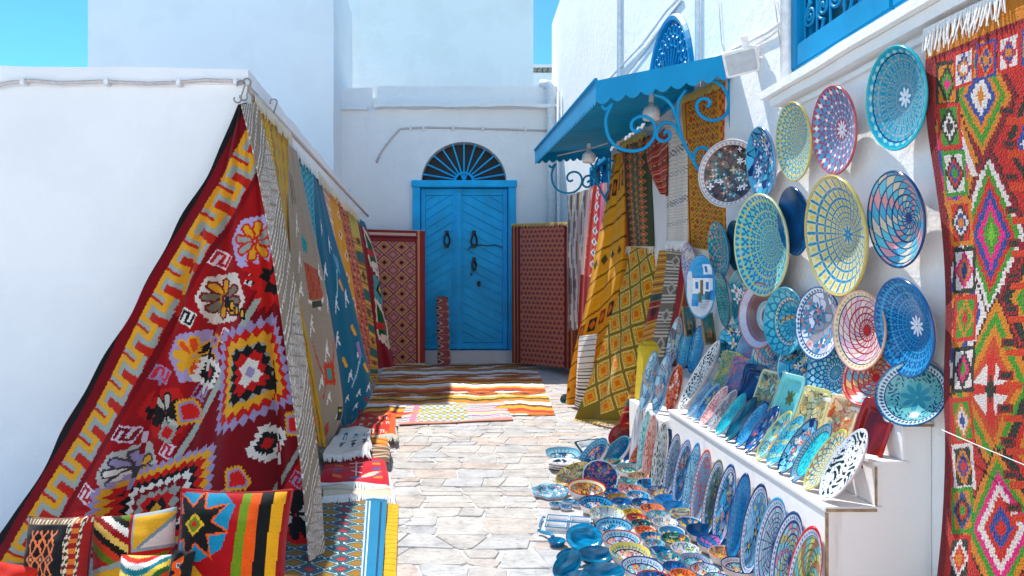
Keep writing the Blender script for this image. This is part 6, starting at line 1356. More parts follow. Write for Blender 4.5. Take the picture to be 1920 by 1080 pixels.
# long oval dishes leaning on the first step --------------------------------------
def edged(o):
    o.setdefault('band', (0.84, 0.945, (206, 208, 222), (70, 110, 170), 46)); o.setdefault('bl', (60, 90, 150)); return o
def long_dish(Y, ln, w, o, label, base=(1.305, T1+0.022), top=(1.44,), name='oval_dish', group='oval dishes leaning along the first step', depth=0.022, lean=None, twist=0.0, nt=150, nr=38, shape='long', cat='dish', yb=0.0):
    """the dish stands on its tip at base (x,z) and leans back towards the wall"""
    dx = top[0]-base[0]; dz = math.sqrt(max(ln*ln-dx*dx, 0.01)); ax = Vector((dx, yb, dz)).normalized(); n = Vector((-ax.z, twist, ax.x)).normalized()
    C = Vector((base[0], Y, base[1])) + ax*(ln/2) + n*0.01
    return dish(name, label, C, ax, n, ln/2, w/2, depth, o, cat, group, shape, nt, nr)
row = [
 (1583, 0.285, 0.135, dict(pat='script', f=9, sx=1.8, sy=0.9, base=cW, line=(24, 50, 46), rim=cW, ring=0.0), 'white boat dish with bold black script, propped at the near end of the first step'),
 (1549, 0.26, 0.115, dict(pat='cross', m=6, q=2, base=(226, 214, 150), line=(60, 130, 170), dot=(206, 120, 60), rim=(206, 196, 90)), 'cream-yellow oval dish with blue crosses beside the black-script dish'),
 (1522, 0.26, 0.115, dict(pat='script', f=14, base=(60, 190, 210), line=(30, 130, 180), rim=(50, 110, 160), band=(0.78, 0.95, (150, 160, 186), (60, 80, 120), 50)), 'turquoise oval dish with a broad grey-blue border'),
 (1497, 0.26, 0.115, dict(pat='flow', base=(120, 170, 210), count=30, size=0.15, cells=[(40, 80, 160), (206, 60, 80), cW, (40, 100, 170)], vine=cN, seed=6, rim=(20, 50, 110)), 'navy-rimmed oval dish with pink flowers on pale blue tiles'),
 (1474, 0.25, 0.11, dict(pat='script', f=13, sx=2, base=(90, 180, 210), line=(40, 110, 170), c2=cY, rim=(70, 150, 196)), 'sky blue oval dish with small dashes, between the yellow and the navy-rimmed ones'),
 (1453, 0.25, 0.11, dict(pat='flow', base=(150, 176, 180), count=26, size=0.14, cells=[(196, 80, 60), cB, cY], vine=(60, 110, 140), seed=16, rim=(214, 200, 90)), 'yellow-rimmed oval dish with mixed small flowers in the middle of the row'),
 (1430, 0.25, 0.105, dict(pat='flow', base=(30, 90, 170), count=24, size=0.13, cells=[cW, (216, 90, 110), (90, 170, 216)], seed=26, rim=(16, 50, 120)), 'royal blue oval dish with pink and white blossoms'),
 (1411, 0.25, 0.105, dict(pat='net', n=16, k=6, cells=[(40, 120, 190), (30, 100, 176)], line=(90, 170, 214), rim=(20, 70, 140)), 'blue oval dish of fine scales with a navy rim'),
 (1391, 0.25, 0.105, dict(pat='plain', base=(8, 84, 116), rim=(10, 70, 100), out=(10, 70, 100)), 'plain dark teal oval dish in the row on the first step'),
 (1372, 0.25, 0.10, dict(pat='script', f=15, sx=2, base=(30, 140, 180), line=(60, 190, 210), rim=(40, 160, 190)), 'bright turquoise oval dish beside the dark teal one'),
 (1356, 0.25, 0.10, dict(pat='flow', base=(170, 166, 170), count=24, size=0.13, cells=[(60, 100, 120), (190, 100, 90), (90, 130, 160)], vine=(110, 100, 120), seed=36, rim=(196, 190, 200)), 'grey oval dish with dull red and teal flowers'),
 (1340, 0.25, 0.10, dict(pat='script', f=15, base=(232, 196, 190), line=(206, 50, 50), rim=(226, 214, 214)), 'white oval dish with dense red scrollwork'),
 (1326, 0.25, 0.10, dict(pat='flow', base=(60, 120, 190), count=20, size=0.13, cells=[(226, 190, 60), (120, 180, 214)], seed=46, rim=(110, 160, 206), band=(0.80, 0.95, (150, 170, 206), (80, 90, 160), 40)), 'light blue oval dish with a column of yellow blossoms'),
 (1314, 0.25, 0.095, dict(pat='script', f=17, base=(150, 156, 196), line=(70, 110, 170), rim=(150, 150, 190)), 'lilac speckled oval dish at the far end of the row'),
]
for u, ln, w, o, lab in row: long_dish(F*1.375/(u-CU), ln, w, o, lab, twist=-0.12, yb=-0.02)
long_dish(F*1.40/(1309-CU)+0.02, 0.47, 0.16, dict(pat='script', f=13, sx=2.2, base=(222, 222, 218), line=(26, 28, 34), rim=(226, 222, 216), ring=0.0), 'longest white boat dish with fine black scrollwork slanting above the row', base=(1.30, 0.475), top=(1.535,), group='oval dishes behind the stand', twist=-0.1, depth=0.035)
far_row = [
 (1304, 655, 4.55, 0.30, 0.10, dict(pat='net', n=14, k=6, cells=[(30, 110, 180), (20, 90, 160)], line=(100, 180, 220), rim=(30, 90, 160)), 'blue scaled upright dish next to the longest white dish'),
 (1283, 652, 4.72, 0.32, 0.10, dict(pat='net', n=14, k=6, cells=[(24, 100, 170), (40, 130, 190)], line=(120, 190, 220), rim=(40, 90, 150)), 'blue scaled upright dish in the middle of the back trio'),
 (1263, 640, 4.90, 0.34, 0.10, dict(pat='flow', base=(180, 180, 206), count=18, size=0.15, cells=[(200, 100, 70), (70, 140, 140), (206, 190, 160)], seed=56, rim=(170, 170, 200)), 'lilac upright dish with a dark seam at the back of the trio'),
 (1264, 728, 4.47, 0.30, 0.10, dict(pat='flow', base=(216, 90, 40), count=18, size=0.16, cells=[(226, 150, 120), cW, (190, 50, 30)], seed=57, rim=(206, 130, 110), dot=cW), 'orange upright dish with white blossoms'),
 (1240, 720, 4.62, 0.38, 0.11, dict(pat='flow', base=(170, 176, 210), count=30, size=0.13, cells=[(30, 110, 180), (60, 140, 190), (200, 110, 90)], vine=(60, 110, 170), seed=58, rim=(130, 150, 196)), 'lilac upright dish with blue flowers beside the orange one'),
 (1216, 714, 4.80, 0.40, 0.11, dict(pat='flow', base=(176, 180, 206), count=30, size=0.12, cells=[(60, 130, 190), (220, 130, 60), (60, 110, 160)], vine=(90, 120, 170), seed=59, rim=(140, 156, 196)), 'tallest lilac upright dish with small orange and blue flowers'),
]
for u, v, y, ln, w, o, lab in far_row:
    c = PY(u, v, y); ax = Vector((0.24, 0.10, 0.95)).normalized(); n = Vector((-0.80, -0.55, 0.26)); dish('oval_dish', lab, c, ax, n, ln/2, w/2, 0.03, o, 'dish', 'oval dishes behind the stand', 'long', 110, 28)

# dishes leaning against the lowest riser ----------------------------------------
riser = [
 (1262, 815, 915, 0.10, dict(pat='script', f=15, base=(150, 146, 176), line=(80, 80, 120), rim=(110, 110, 150)), 'grey-violet upright dish with dark script at the foot of the stand'),
 (1281, 826, 935, 0.105, dict(pat='flow', base=(60, 120, 180), count=26, size=0.15, cells=[(196, 80, 50), (150, 160, 200), (20, 70, 120)], seed=61, rim=(120, 130, 190)), 'upright dish of blue with rusty flowers and a lilac edge'),
 (1299, 833, 950, 0.085, dict(pat='script', f=13, sx=2, base=(180, 200, 226), line=(40, 110, 190), rim=(50, 120, 196)), 'slim white and blue upright dish next to the red-patterned one'),
 (1317, 845, 968, 0.105, dict(pat='script', f=12, sx=1.6, base=(110, 150, 196), line=(206, 60, 46), rim=(206, 80, 76)), 'red-patterned upright dish on blue ground'),
 (1339, 864, 988, 0.105, dict(pat='flow', base=(90, 110, 120), count=30, size=0.12, cells=[(60, 130, 180), (150, 110, 60), (40, 70, 90)], vine=(60, 66, 60), seed=62, rim=(110, 116, 90)), 'olive and blue speckled upright dish'),
 (1361, 873, 1004, 0.11, dict(pat='flow', base=(60, 150, 206), count=26, size=0.14, cells=[(206, 60, 60), cY, cW, (30, 100, 180), (214, 130, 170)], vine=cN, seed=63, rim=(26, 70, 140)), 'bright blue upright dish with bands of red and yellow flowers'),
 (1388, 890, 1030, 0.10, dict(pat='script', f=20, base=(20, 100, 176), line=(40, 140, 200), rim=(16, 60, 130)), 'solid blue upright dish speckled with lighter blue'),
 (1417, 910, 1055, 0.115, dict(pat='flow', base=(130, 150, 190), count=14, size=0.20, cells=[(24, 50, 90), (60, 140, 190), (40, 90, 140)], seed=64, rim=(24, 50, 100), vine=(90, 120, 170)), 'pale blue upright dish with a dark scrolling figure'),
 (1448, 935, 1095, 0.13, dict(pat='swirl', n=20, k=0, m=9, cells=[(170, 176, 206), (190, 190, 210)], line=(30, 60, 110), rim=(70, 150, 206), lw=0.12), 'lilac upright dish like a spider web with a sky blue rim'),
 (1478, 962, 1125, 0.13, dict(pat='swirl', n=18, k=3, m=8, cells=[(130, 190, 220), (206, 130, 140), (190, 200, 216), (206, 180, 80)], line=(24, 60, 130), rim=(24, 70, 140), lw=0.11), 'blue upright dish of net with pink and yellow flowers, second from the end'),
 (1512, 990, 1160, 0.125, dict(pat='swirl', n=18, k=4, m=8, cells=[(206, 196, 120), (130, 170, 190), (190, 110, 80)], line=(60, 110, 60), rim=(206, 30, 40), lw=0.10), 'red-rimmed upright dish of green and yellow net at the end of the row'),
]
for u, v0, v1, w, o, lab in riser:
    if o['pat'] in ('flow', 'script', 'swirl') and lab[0] not in 's': o = edged(o)
    Y = F*1.235/(u-CU); zt_ = H-(v0-CV)/F*Y; zb = gz(Y)+0.012; ln = math.hypot(zt_-zb, 0.075)
    long_dish(Y, ln, w, o, lab, base=(1.195, zb), top=(1.268,), group='oval dishes leaning on the lowest riser', twist=-0.42, depth=0.022, nt=170, nr=44)
far_riser = [
 (1191, 792, 5.0, 0.22, 0.07, dict(pat='plain', base=(206, 206, 212), rim=(222, 222, 226)), 'narrow plain white upright dish beside the red tray edge'),
 (1206, 800, 4.9, 0.22, 0.08, dict(pat='script', f=12, base=(190, 206, 220), line=(60, 140, 180), rim=(220, 220, 224)), 'white upright dish with sky blue marks among the far group'),
 (1217, 812, 4.7, 0.26, 0.09, dict(pat='script', f=12, base=(220, 180, 166), line=(206, 70, 40), rim=(222, 214, 210)), 'white upright dish with orange scrollwork among the far group'),
 (1236, 825, 4.5, 0.27, 0.10, dict(pat='script', f=13, base=(206, 206, 200), line=(60, 80, 76), rim=(220, 216, 210)), 'white upright dish with grey-green script among the far group'),
]
for u, v, y, ln, w, o, lab in far_riser:
    y = F*1.19/(u-CU); c = Vector((1.19, y, 0.195)); ln = 0.42; dish('oval_dish', lab, c, (0.16, 0.05, 0.97), (-0.85, -0.5, 0.16), ln/2, w/2, 0.022, o, 'dish', 'oval dishes in the far floor group', 'long', 100, 26)
c = PY(1240, 868, 4.32); dish('rectangular_dish', 'tall navy rectangular dish leaning at the far end of the lowest riser', c, (0.20, 0.02, 0.97), (-0.8, -0.58, 0.18), 0.21, 0.065, 0.02, dict(pat='plain', base=(10, 66, 116), rim=(10, 50, 90), out=(10, 56, 100)), 'dish', 'oval dishes in the far floor group', 'tray', 120, 26, corner=9)

# rectangular trays and waved dishes on the second step ---------------------------
trays = [
 (1632, 812, 0.25, 0.125, dict(pat='plain', base=(120, 20, 18), rim=(140, 30, 26), out=(130, 26, 22), rimr=0.70, band=(0.40, 0.42, (140, 40, 30), (140, 40, 30), 8), bl=(110, 20, 18)), 'glossy dark red rectangular tray propped upright at the end of the second step'),
 (1572, 792, 0.21, 0.12, dict(pat='flow', base=(226, 196, 150), count=26, size=0.14, cells=[(224, 110, 50), (150, 190, 190), (226, 150, 70)], seed=71, rim=(230, 200, 150), rimr=0.9, vine=(206, 90, 50)), 'cream tray with orange flowers beside the dark red tray'),
 (1520, 772, 0.21, 0.125, dict(pat='flow', base=(214, 206, 150), count=14, size=0.16, cells=[(150, 190, 190), (206, 170, 110), (226, 220, 180)], seed=72, rim=(206, 196, 120), rimr=0.88), 'pale yellow tray with faint green flowers'),
 (1476, 744, 0.21, 0.12, dict(pat='star', n=7, base=(130, 190, 210), stars=[(0.36, (90, 120, 40)), (0.14, (120, 90, 50))], rim=(150, 196, 206), rimr=0.93), 'pale blue tray painted with a green palm tree'),
 (1436, 730, 0.19, 0.11, dict(pat='flow', base=(150, 176, 160), count=20, size=0.15, cells=[(206, 120, 100), (70, 140, 150), (206, 190, 110)], seed=73, rim=(206, 200, 160), rimr=0.9), 'green-grey tray of pink flowers behind the palm tree tray'),
]
for u, v, ln, w, o, lab in trays:
    c = PX(u, v, 1.49); dish('tray', lab, c, (0.30, 0.05, 0.93), (-0.80, -0.46, 0.34), ln/2, w/2, 0.02, o, 'tray', 'trays on the second step', 'tray', 140, 36, corner=10)
waves = [
 (1408, 722, dict(pat='plain', base=(8, 60, 116), rim=(10, 56, 110), out=(10, 50, 100)), 'dark blue wavy square dish on the second step'),
 (1384, 706, dict(pat='script', f=13, base=(110, 110, 170), line=(206, 110, 110), c2=(70, 130, 170), rim=(214, 120, 130)), 'violet wavy dish with pink figures and a pink edge'),
 (1364, 694, dict(pat='script', f=13, base=(150, 160, 110), line=(60, 120, 140), c2=(206, 190, 90), rim=(206, 196, 110)), 'olive wavy dish with a yellow edge'),
]
for u, v, o, lab in waves:
    o['sag'] = 0.02; c = PX(u, v, 1.495); dish('wavy_dish', lab, c, (0.30, 0.10, 0.93), (-0.75, -0.5, 0.40), 0.105, 0.075, 0.02, o, 'dish', 'wavy dishes on the second step', 'tray', 120, 30, corner=7)

# bowls set out on the paving ------------------------------------------------------
GB = 'bowls set out on the paving'
def F_(base, cells, seed, rim, **k): return dict(pat='flow', base=base, cells=cells, seed=seed, rim=rim, count=k.pop('count', 16), size=k.pop('size', 0.2), **k)
def bowl(u, v, wpx, o, label, tilt=0.10, dr=0.60, asp=1.0, az=0.0, name='bowl', shape='bowl', cat='bowl', nt=84, nr=22, h=0.0, corner=0.0, rot=0.0):
    r = wpx*3.7/F/2; d = 0.05
    for _ in range(3):
        c = PG(u, v, d + h); r = wpx*c.y/F/2; d = r*dr*1.18 + 0.004
    n = Vector((-0.10*az, -math.sin(tilt), math.cos(tilt)))
    return dish(name, label, c, (math.cos(rot), math.sin(rot), 0), n, r, r*asp, r*dr, o, cat, GB, shape, nt, nr, corner)
multi = [cR, cY, cB, cW, cG]
bowls = [
 (1100, 912, 70, F_((190, 130, 70), [(40, 120, 170), (196, 50, 40), (206, 170, 60), (150, 60, 60)], 81, (206, 60, 46), count=40, size=0.14, band=(0.86, 0.95, cC, cC, 10), bl=cR), 'wide red-rimmed bowl packed with ochre and blue flowers'),
 (1201, 894, 46, F_((206, 170, 130), [cO, cT], 82, (206, 150, 90)), 'tan-rimmed small bowl beside the navy rectangular dish'),
 (1174, 906, 42, F_((140, 180, 190), [cP, cB], 83, (50, 150, 190)), 'teal-rimmed small bowl with a pale inside behind the red-edged one'),
 (1218, 906, 48, F_((20, 100, 170), [cL, (60, 110, 90)], 84, (206, 220, 230)), 'white-rimmed small bowl with a deep blue speckled inside'),
 (1182, 917, 44, F_((196, 120, 110), [cB, cW], 85, (214, 120, 110)), 'small pinkish-red rimmed bowl with a few blue flowers'),
 (1147, 921, 34, F_((14, 80, 160), [cB], 86, (20, 90, 160)), 'small plain blue bowl beside the wide red-rimmed bowl'),
 (1238, 921, 46, F_((150, 150, 170), [cR, cY, cB], 87, (60, 90, 140)), 'grey-blue bowl with a few red and yellow dabs near the upright dishes'),
 (1196, 928, 42, F_((70, 140, 200), [cP, cW], 88, (170, 200, 226)), 'light blue rimmed bowl with pink dabs in the middle of the spread'),
 (1157, 931, 34, dict(pat='plain', base=(150, 110, 20), rim=(160, 120, 30)), 'small dark ochre bowl beside the cobalt one'),
 (1252, 936, 50, dict(pat='script', f=10, base=(40, 130, 200), line=(20, 100, 180), rim=(60, 140, 200)), 'shallow sky blue bowl close to the upright red dish'),
 (1165, 939, 36, dict(pat='plain', base=(14, 80, 150), rim=(30, 110, 180)), 'small cobalt bowl beside the dark ochre one'),
 (1206, 941, 42, F_((20, 90, 160), [cP, cW, cG], 89, (40, 100, 160)), 'small navy bowl with pink and white dabs'),
 (1270, 949, 52, dict(pat='plain', base=(10, 120, 190), rim=(10, 90, 160)), 'plain bright turquoise-blue shallow bowl'),
 (1117, 941, 62, F_((30, 120, 190), [cW, cP], 90, (20, 60, 120), band=(0.74, 0.94, (60, 140, 196), (20, 60, 120), 26)), 'wide blue bowl with white flowers at its heart'),
 (1223, 952, 44, F_((224, 130, 80), [cY, cT, cR], 91, (226, 140, 100)), 'orange-rimmed bowl with small coloured dabs in the middle of the spread'),
 (1172, 952, 30, F_((150, 170, 180), [cB, cK], 92, (130, 150, 190)), 'tiny grey bowl with blue specks'),
 (1186, 960, 34, F_((214, 170, 40), [cR, cG], 93, (226, 190, 60)), 'tiny yellow bowl beside the orange-rimmed one'),
 (1193, 969, 36, F_((190, 60, 60), [cB, cY], 94, (196, 70, 60)), 'tiny brick red bowl under the yellow one'),
 (1236, 965, 44, F_((140, 180, 206), [cP, cB, cC], 95, (70, 130, 190)), 'blue-rimmed bowl with pink flowers in a pale inside'),
 (1281, 962, 48, F_((206, 196, 160), [cB, cOC], 96, (224, 200, 90)), 'cream bowl with a bright yellow rim near the upright dishes'),
 (1138, 961, 64, F_((190, 200, 206), [cL, cC], 97, (214, 190, 80), count=24, size=0.14), 'wide oval bowl with a yellow rim and a pale shining inside'),
 (1202, 980, 34, F_((30, 90, 110), [cT, cK], 98, (40, 90, 110)), 'tiny dark teal bowl under the brick red one'),
 (1247, 978, 46, F_((200, 206, 210), [cB, cP, cC, cT], 99, (220, 214, 214)), 'white bowl with large pastel flowers'),
 (1292, 978, 48, F_((20, 100, 170), [cP, cY, cT], 100, (214, 214, 224)), 'white-rimmed bowl with a dark blue inside and small flowers'),
 (1151, 984, 66, F_((50, 140, 200), [cW, cW], 101, (30, 80, 150), band=(0.72, 0.94, (120, 170, 210), (40, 80, 140), 30)), 'wide blue bowl with a white heart'),  # white flowers painted over the middle
 (1209, 993, 36, F_((226, 100, 40), [cC, cR], 102, (226, 110, 50)), 'tiny orange bowl behind the red star bowl'),
 (1259, 995, 48, dict(pat='star', n=8, base=(60, 120, 180), stars=[(0.8, (220, 200, 80)), (0.62, (200, 206, 220)), (0.42, cR)], rim=(222, 222, 226)), 'white-rimmed bowl with a red star'),
 (1165, 1008, 70, F_((206, 190, 206), [cP, cL], 103, (206, 70, 70), band=(0.74, 0.94, (170, 190, 214), (90, 110, 170), 30)), 'wide red-rimmed bowl with a pale pink inside'),
 (1221, 1005, 40, F_((24, 120, 180), [cY, cP], 104, (30, 130, 190)), 'small sky blue bowl with a few yellow dabs'),
 (1266, 1009, 50, F_((60, 130, 120), [cR, cY, cG], 105, (40, 80, 110)), 'green bowl with red and yellow flowers'),
 (1318, 994, 60, dict(pat='plain', base=(8, 64, 120), rim=(10, 60, 120)), 'dark blue plain bowl against the upright dishes'),
 (1227, 1018, 38, F_((130, 170, 206), [cP, cR], 106, (180, 190, 214)), 'small pale bowl with pink dabs'),
 (1181, 1033, 74, F_((214, 206, 196), [cC, cP, cL], 107, (214, 196, 100), count=24, size=0.14, band=(0.74, 0.94, (214, 196, 90), (110, 130, 170), 30)), 'wide cream bowl with a yellow band, beside the plain blue dishes'),
 (1238, 1032, 40, F_((14, 100, 170), [cW, cL], 108, (30, 120, 180), count=6, size=0.26), 'small cobalt bowl with white ring flowers'),
 (1284, 1027, 50, F_((190, 200, 206), [cC, cP, cG], 109, (220, 220, 220), vine=(90, 110, 150)), 'white bowl with cream and pink leaves'),
 (1338, 1015, 60, dict(pat='net', n=10, k=3, cells=[(30, 120, 190), (40, 130, 200), (216, 110, 170)], line=(20, 80, 150), rim=(20, 70, 150)), 'blue bowl with pink diamonds against the upright dishes'),
 (1253, 1044, 42, F_((50, 140, 170), [cP, cC], 110, (50, 150, 180)), 'small teal bowl with faint dabs'),
 (1303, 1048, 52, F_((110, 160, 180), [cP, cL], 111, (50, 150, 180), band=(0.74, 0.94, (170, 150, 170), (60, 120, 160), 26)), 'teal-rimmed bowl with a lilac band'),
 (1361, 1036, 62, F_((206, 160, 110), [cR, cT, cY, cO], 112, (226, 196, 190), count=26, size=0.18), 'white-rimmed bowl bursting with red and yellow flowers'),
 (1205, 1060, 76, F_((196, 210, 220), [cO, cT, cR, cL], 113, (24, 70, 140), band=(0.76, 0.94, (190, 200, 214), (90, 120, 170), 34)), 'widest white bowl with a navy rim and bright flowers'),
 (1265, 1061, 42, F_((20, 100, 180), [cW], 114, (20, 80, 150), count=2, size=0.3), 'small cobalt bowl with a single pale flower'),
 (1280, 1076, 46, F_((226, 100, 40), [cC, cY], 115, (222, 130, 90)), 'orange bowl with pale dabs by the widest white bowl'),
 (1323, 1067, 54, F_((190, 206, 214), [cR, cY, cB], 116, (24, 80, 150), count=22), 'navy-rimmed white bowl ringed with red and yellow flowers'),
 (1386, 1058, 64, F_((170, 180, 200), [cO, cT, cK, cR], 117, (24, 60, 120), band=(0.76, 0.94, (190, 196, 206), (190, 120, 110), 30), count=22), 'navy-rimmed bowl with a pale flowered band under the pale blue upright dish'),
 (1347, 1086, 54, F_((190, 200, 214), [cB, cR], 118, (24, 70, 140)), 'navy-rimmed bowl at the lower edge among the flowered bowls'),
 (1226, 1084, 64, F_((20, 90, 160), [cB, cW], 119, (206, 50, 50)), 'red-rimmed bowl with a blue inside at the lower edge'),
 (1180, 877, 48, F_((110, 160, 176), [cO, cT, cC], 120, (30, 160, 190), band=(0.78, 0.94, (170, 150, 140), (60, 130, 160), 20)), 'turquoise-rimmed bowl tilted beside the dotted navy bowl'),
 (1149, 864, 30, F_((120, 150, 160), [cO], 121, (40, 150, 180)), 'tiny teal-rimmed bowl behind the dotted navy bowl'),
]
for b in bowls: bowl(*b, tilt=0.10 if b[1] > 930 else 0.16)
bowl(1056, 848, 64, F_((170, 190, 214), [cW, cB], 130, (90, 140, 196), count=10, band=(0.7, 0.94, (130, 160, 200), (190, 200, 216), 24)), 'eight-sided pale blue bowl farthest along the paving', dr=0.5, tilt=0.08, corner=2.6)
for k in range(3):
    bowl(1058, 873-k*4.2, 62-k*0.0, dict(pat='script', f=7, base=(222, 222, 222), line=(24, 50, 90), rim=(226, 222, 218), band=(0.80, 0.95, cW, cW, 10), bl=cW, bands=(3,)), ['lowest of three stacked white oval plates with navy scrolls', 'middle of three stacked white oval plates with navy scrolls', 'topmost of three stacked white oval plates with navy scrolls'][k], dr=0.16, asp=0.75, name='oval_plate', cat='plate', h=0.0+k*0.022, tilt=0.02, shape='plate')
def posed(u, v, y, a, b, dep, ex, n, o, lab, name='bowl', cat='bowl', shape='bowl', nt=110, nr=30, corner=0.0, lift=0.003):
    for _ in range(3):                                   # slide along the line of sight until the dish just rests on the paving
        mw = frame((0, 0, 0), ex, n); tk = max(0.004, min(a, b)*0.05); low = 0
        for k in range(24):
            t_ = 2*math.pi*k/24
            for q_, z_ in ((1.02, -tk), (0.9, -dep*0.4-tk), (0.5, -dep-tk*1.9)): low = min(low, (mw @ Vector((q_*a*math.cos(t_), q_*b*math.sin(t_), z_))).z)
        y2 = (H + low - 0.06 - lift)/((v-CV)/F - 0.0176); a, b, dep = a*y2/y, b*y2/y, dep*y2/y; y = y2
    return dish(name, lab, PY(u, v, y), ex, n, a, b, dep, o, cat, GB, shape, nt, nr, corner)
posed(1126, 893, 4.30, 0.103, 0.103, 0.05, (1, 0, 0), (-0.05, -0.80, 0.62), dict(pat='scale', m=6, n=16, cells=[(24, 60, 130), (190, 80, 120), (40, 90, 160), (170, 120, 90)], line=(20, 50, 110), mix=1, rim=(170, 200, 222)), 'navy bowl full of coloured dots, tilted to face the viewer')
posed(1076, 888, 4.45, 0.12, 0.072, 0.045, (0.92, 0.1, 0.40), (-0.25, -0.62, 0.74), F_((190, 176, 120), [cB, cO, cT], 131, (214, 190, 80), count=28, size=0.13), 'yellow-rimmed oval bowl tipped on its side beside the dotted navy bowl')
posed(1110, 851, 4.75, 0.135, 0.07, 0.055, (0.75, 0.1, 0.66), (-0.60, -0.55, 0.58), F_((24, 110, 180), [cW, cP], 132, (90, 160, 206), count=14, band=(0.72, 0.94, (120, 170, 210), (40, 110, 170), 30)), 'long blue boat bowl with a row of white flowers, propped aslant')
posed(1155, 844, 4.75, 0.115, 0.062, 0.055, (0.72, 0.1, 0.68), (-0.60, -0.55, 0.58), dict(pat='script', f=12, base=(20, 90, 150), line=(30, 130, 170), rim=(60, 170, 196)), 'teal-rimmed dark blue boat bowl propped in the middle of three')
posed(1187, 838, 4.75, 0.115, 0.06, 0.04, (0.55, 0.1, 0.83), (-0.75, -0.5, 0.42), dict(pat='script', f=14, base=(16, 80, 150), line=(30, 100, 170), rim=(50, 140, 190)), 'dark blue oval dish propped behind the teal-rimmed boat bowl')
posed(1202, 853, 4.60, 0.12, 0.066, 0.05, (0.62, 0.1, 0.78), (-0.70, -0.55, 0.46), F_((190, 110, 80), [cT, cG, cY, cP], 133, (214, 70, 50), count=26, size=0.15), 'red-rimmed boat bowl of mixed flowers propped by the navy dish')
posed(1165, 818, 5.15, 0.10, 0.10, 0.03, (0.8, 0, 0.6), (-0.55, -0.62, 0.56), dict(pat='plain', base=(120, 26, 20), rim=(130, 30, 24), out=(120, 26, 20)), 'plain brick red round plate leaning at the back of the spread', 'plate', 'plate', 'plate')
posed(1190, 770, 5.15, 0.15, 0.06, 0.02, (0.14, 0.0, 0.98), (-0.92, -0.3, 0.18), dict(pat='plain', base=(120, 90, 80), rim=(190, 70, 66), out=(160, 50, 46), rimr=0.80), 'narrow tray with a red frame standing at the far end of the dishes', 'tray', 'tray', 'tray', corner=10)
posed(1113, 836, 5.05, 0.115, 0.09, 0.03, (0.95, 0.2, 0.10), (0.0, -0.30, 0.95), dict(pat='plain', base=(214, 220, 222), rim=(30, 60, 80), out=(20, 50, 70), rimr=0.86), 'square white dish with a dark rim lying behind the boat bowls', 'square_dish', 'dish', 'tray', corner=9)
# compartment dishes
flower_d = F_((150, 170, 210), [cW, (90, 140, 200), (150, 120, 170)], 140, (120, 160, 206), count=24, size=0.16); flower_d['wave'] = (7, 0.07)
bowl(1032, 919, 68, flower_d, 'flower-shaped blue and white dish with petal hollows at the edge of the spread', dr=0.22, name='flower_dish', cat='dish', shape='plate', nt=140, nr=30)
for (u, v, w, lab, sd) in [(1043, 944, 26, 'leaf-shaped cup of a blue clover dish, outermost of four', 1), (1062, 949, 24, 'leaf-shaped cup of a blue clover dish, in front of the others', 2), (1066, 938, 24, 'leaf-shaped cup of a blue clover dish, behind its neighbours', 3), (1084, 943, 24, 'leaf-shaped cup of a blue clover dish, next to the wide blue bowl', 4)]:
    bowl(u, v, w, F_((130, 160, 206), [(60, 110, 180), cP], 150+sd, (110, 150, 200), count=6, size=0.3), lab, dr=0.5, asp=0.72, name='cup', cat='cup', nt=60, nr=16)
tr = empty('divided_tray', 'white tray of four square hollows with blue edges', 'tray', GB); c = PG(1066, 979, 0.03); tr.location = (c.x, c.y, gz(c.y)+0.004); tr.rotation_euler = (0, 0, math.radians(-12))
tw_, td = 0.125, 0.105
link('plate', bevel_mesh(mesh_py('plate', *box(-tw_, tw_, -td, td, 0, 0.008)), 0.003), tr, M['lampw'])
wm = plain('white_glaze', (0.78, 0.76, 0.76), 0.18, var=0.06); bm_ = plain('blue_glaze_edge', (0.02, 0.24, 0.46), 0.18)
for i in (-1, 1):
    for j in (-1, 1):
        cx, cy = i*0.058, j*0.048; w2, d2 = 0.052, 0.042
        wl4 = join([box(cx-w2, cx+w2, cy-d2, cy-d2+0.006, 0.009, 0.026), box(cx-w2, cx+w2, cy+d2-0.006, cy+d2, 0.009, 0.026), box(cx-w2, cx-w2+0.006, cy-d2+0.006, cy+d2-0.006, 0.009, 0.026), box(cx+w2-0.006, cx+w2, cy-d2+0.006, cy+d2-0.006, 0.009, 0.026)])
        cu = link('hollow', mesh_py('hollow', *wl4), tr, wm)
        link('rim', mesh_py('rim', *tube_data([(cx-w2, cy-d2, 0.027), (cx+w2, cy-d2, 0.027), (cx+w2, cy+d2, 0.027), (cx-w2, cy+d2, 0.027), (cx-w2, cy-d2, 0.027)], 0.0035, 6)), cu, bm_)
for i in (-1, 1): link('handle', mesh_py('handle', *tube_data(catmull([(i*tw_, -td, 0.006), (i*(tw_+0.012), -td*0.9, 0.010), (i*(tw_+0.018), 0, 0.010), (i*(tw_+0.012), td*0.9, 0.010), (i*tw_, td, 0.006)], 4), 0.005, 6)), tr, bm_)
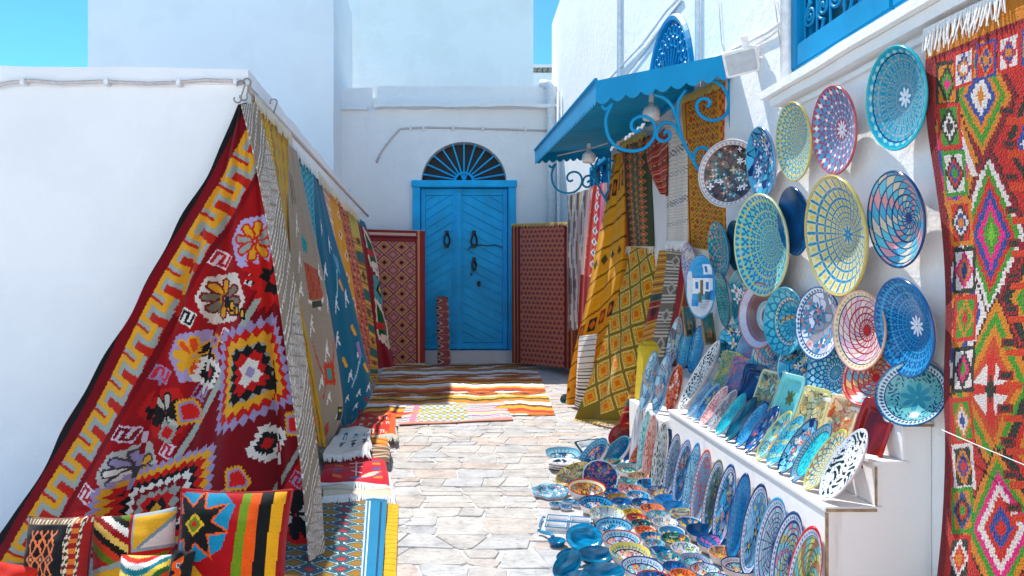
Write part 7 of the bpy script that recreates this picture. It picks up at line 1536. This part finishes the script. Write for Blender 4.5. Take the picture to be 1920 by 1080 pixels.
# plain blue dishes
SB = dict(pat='plain', base=(8, 126, 182), rim=(6, 92, 140), out=(6, 92, 140)); SD = dict(pat='plain', base=(6, 104, 152), rim=(10, 110, 160), out=(4, 86, 128))
ld = empty('ladle', 'plain blue ladle with a curved handle lying by the divided tray', 'ladle', GB); c = PG(1044, 1012, 0.03); ld.location = c
link('cup', dish_mesh('cup', 0.040, 0.040, 0.024, SB, 60, 16), ld, M['glaze'])
link('handle', mesh_py('handle', *tube_data(catmull([(-0.012, 0.036, 0.0), (-0.022, 0.07, 0.004), (-0.034, 0.10, -0.004), (-0.052, 0.135, -0.010), (-0.068, 0.15, -0.004)], 4), [0.009]*16+[0.012], 7), smooth=True), ld, bm_)
posed(1096, 1007, 3.50, 0.088, 0.078, 0.028, (1, 0.0, -0.1), (-0.08, -0.55, 0.83), SB, 'plain blue round plate tipped towards the viewer', 'plate', 'plate', 'plate')
posed(1118, 1038, 3.28, 0.084, 0.05, 0.035, (1, 0, 0), (0.0, -0.42, 0.90), SD, 'plain blue oval bowl in front of the tipped plain blue plate')
posed(1064, 1040, 3.30, 0.052, 0.04, 0.03, (0.9, 0.3, -0.2), (-0.25, -0.35, 0.9), SD, 'small plain dark blue bowl under the leaning oval one')
posed(1063, 1058, 3.18, 0.072, 0.048, 0.035, (0.75, 0.1, 0.62), (-0.35, -0.72, 0.60), SD, 'plain dark blue oval bowl leaning on its side by the small dark one')
posed(1131, 1072, 3.08, 0.090, 0.058, 0.035, (1, 0.05, 0.1), (-0.05, -0.36, 0.93), SD, 'plain dark blue oval bowl nearest the viewer')
posed(1080, 1086, 3.02, 0.055, 0.045, 0.03, (0.9, 0.1, 0.3), (-0.3, -0.4, 0.86), SD, 'plain dark blue bowl half out of view at the lower edge')
tc = posed(1058, 747, 7.4, 0.05, 0.05, 0.035, (1, 0, 0), (-0.6, -0.6, 0.5), dict(pat='plain', base=(20, 90, 110), rim=(60, 130, 140), out=(20, 70, 90)), 'small teal cup lying at the foot of the tall mustard rug', 'cup', 'cup')
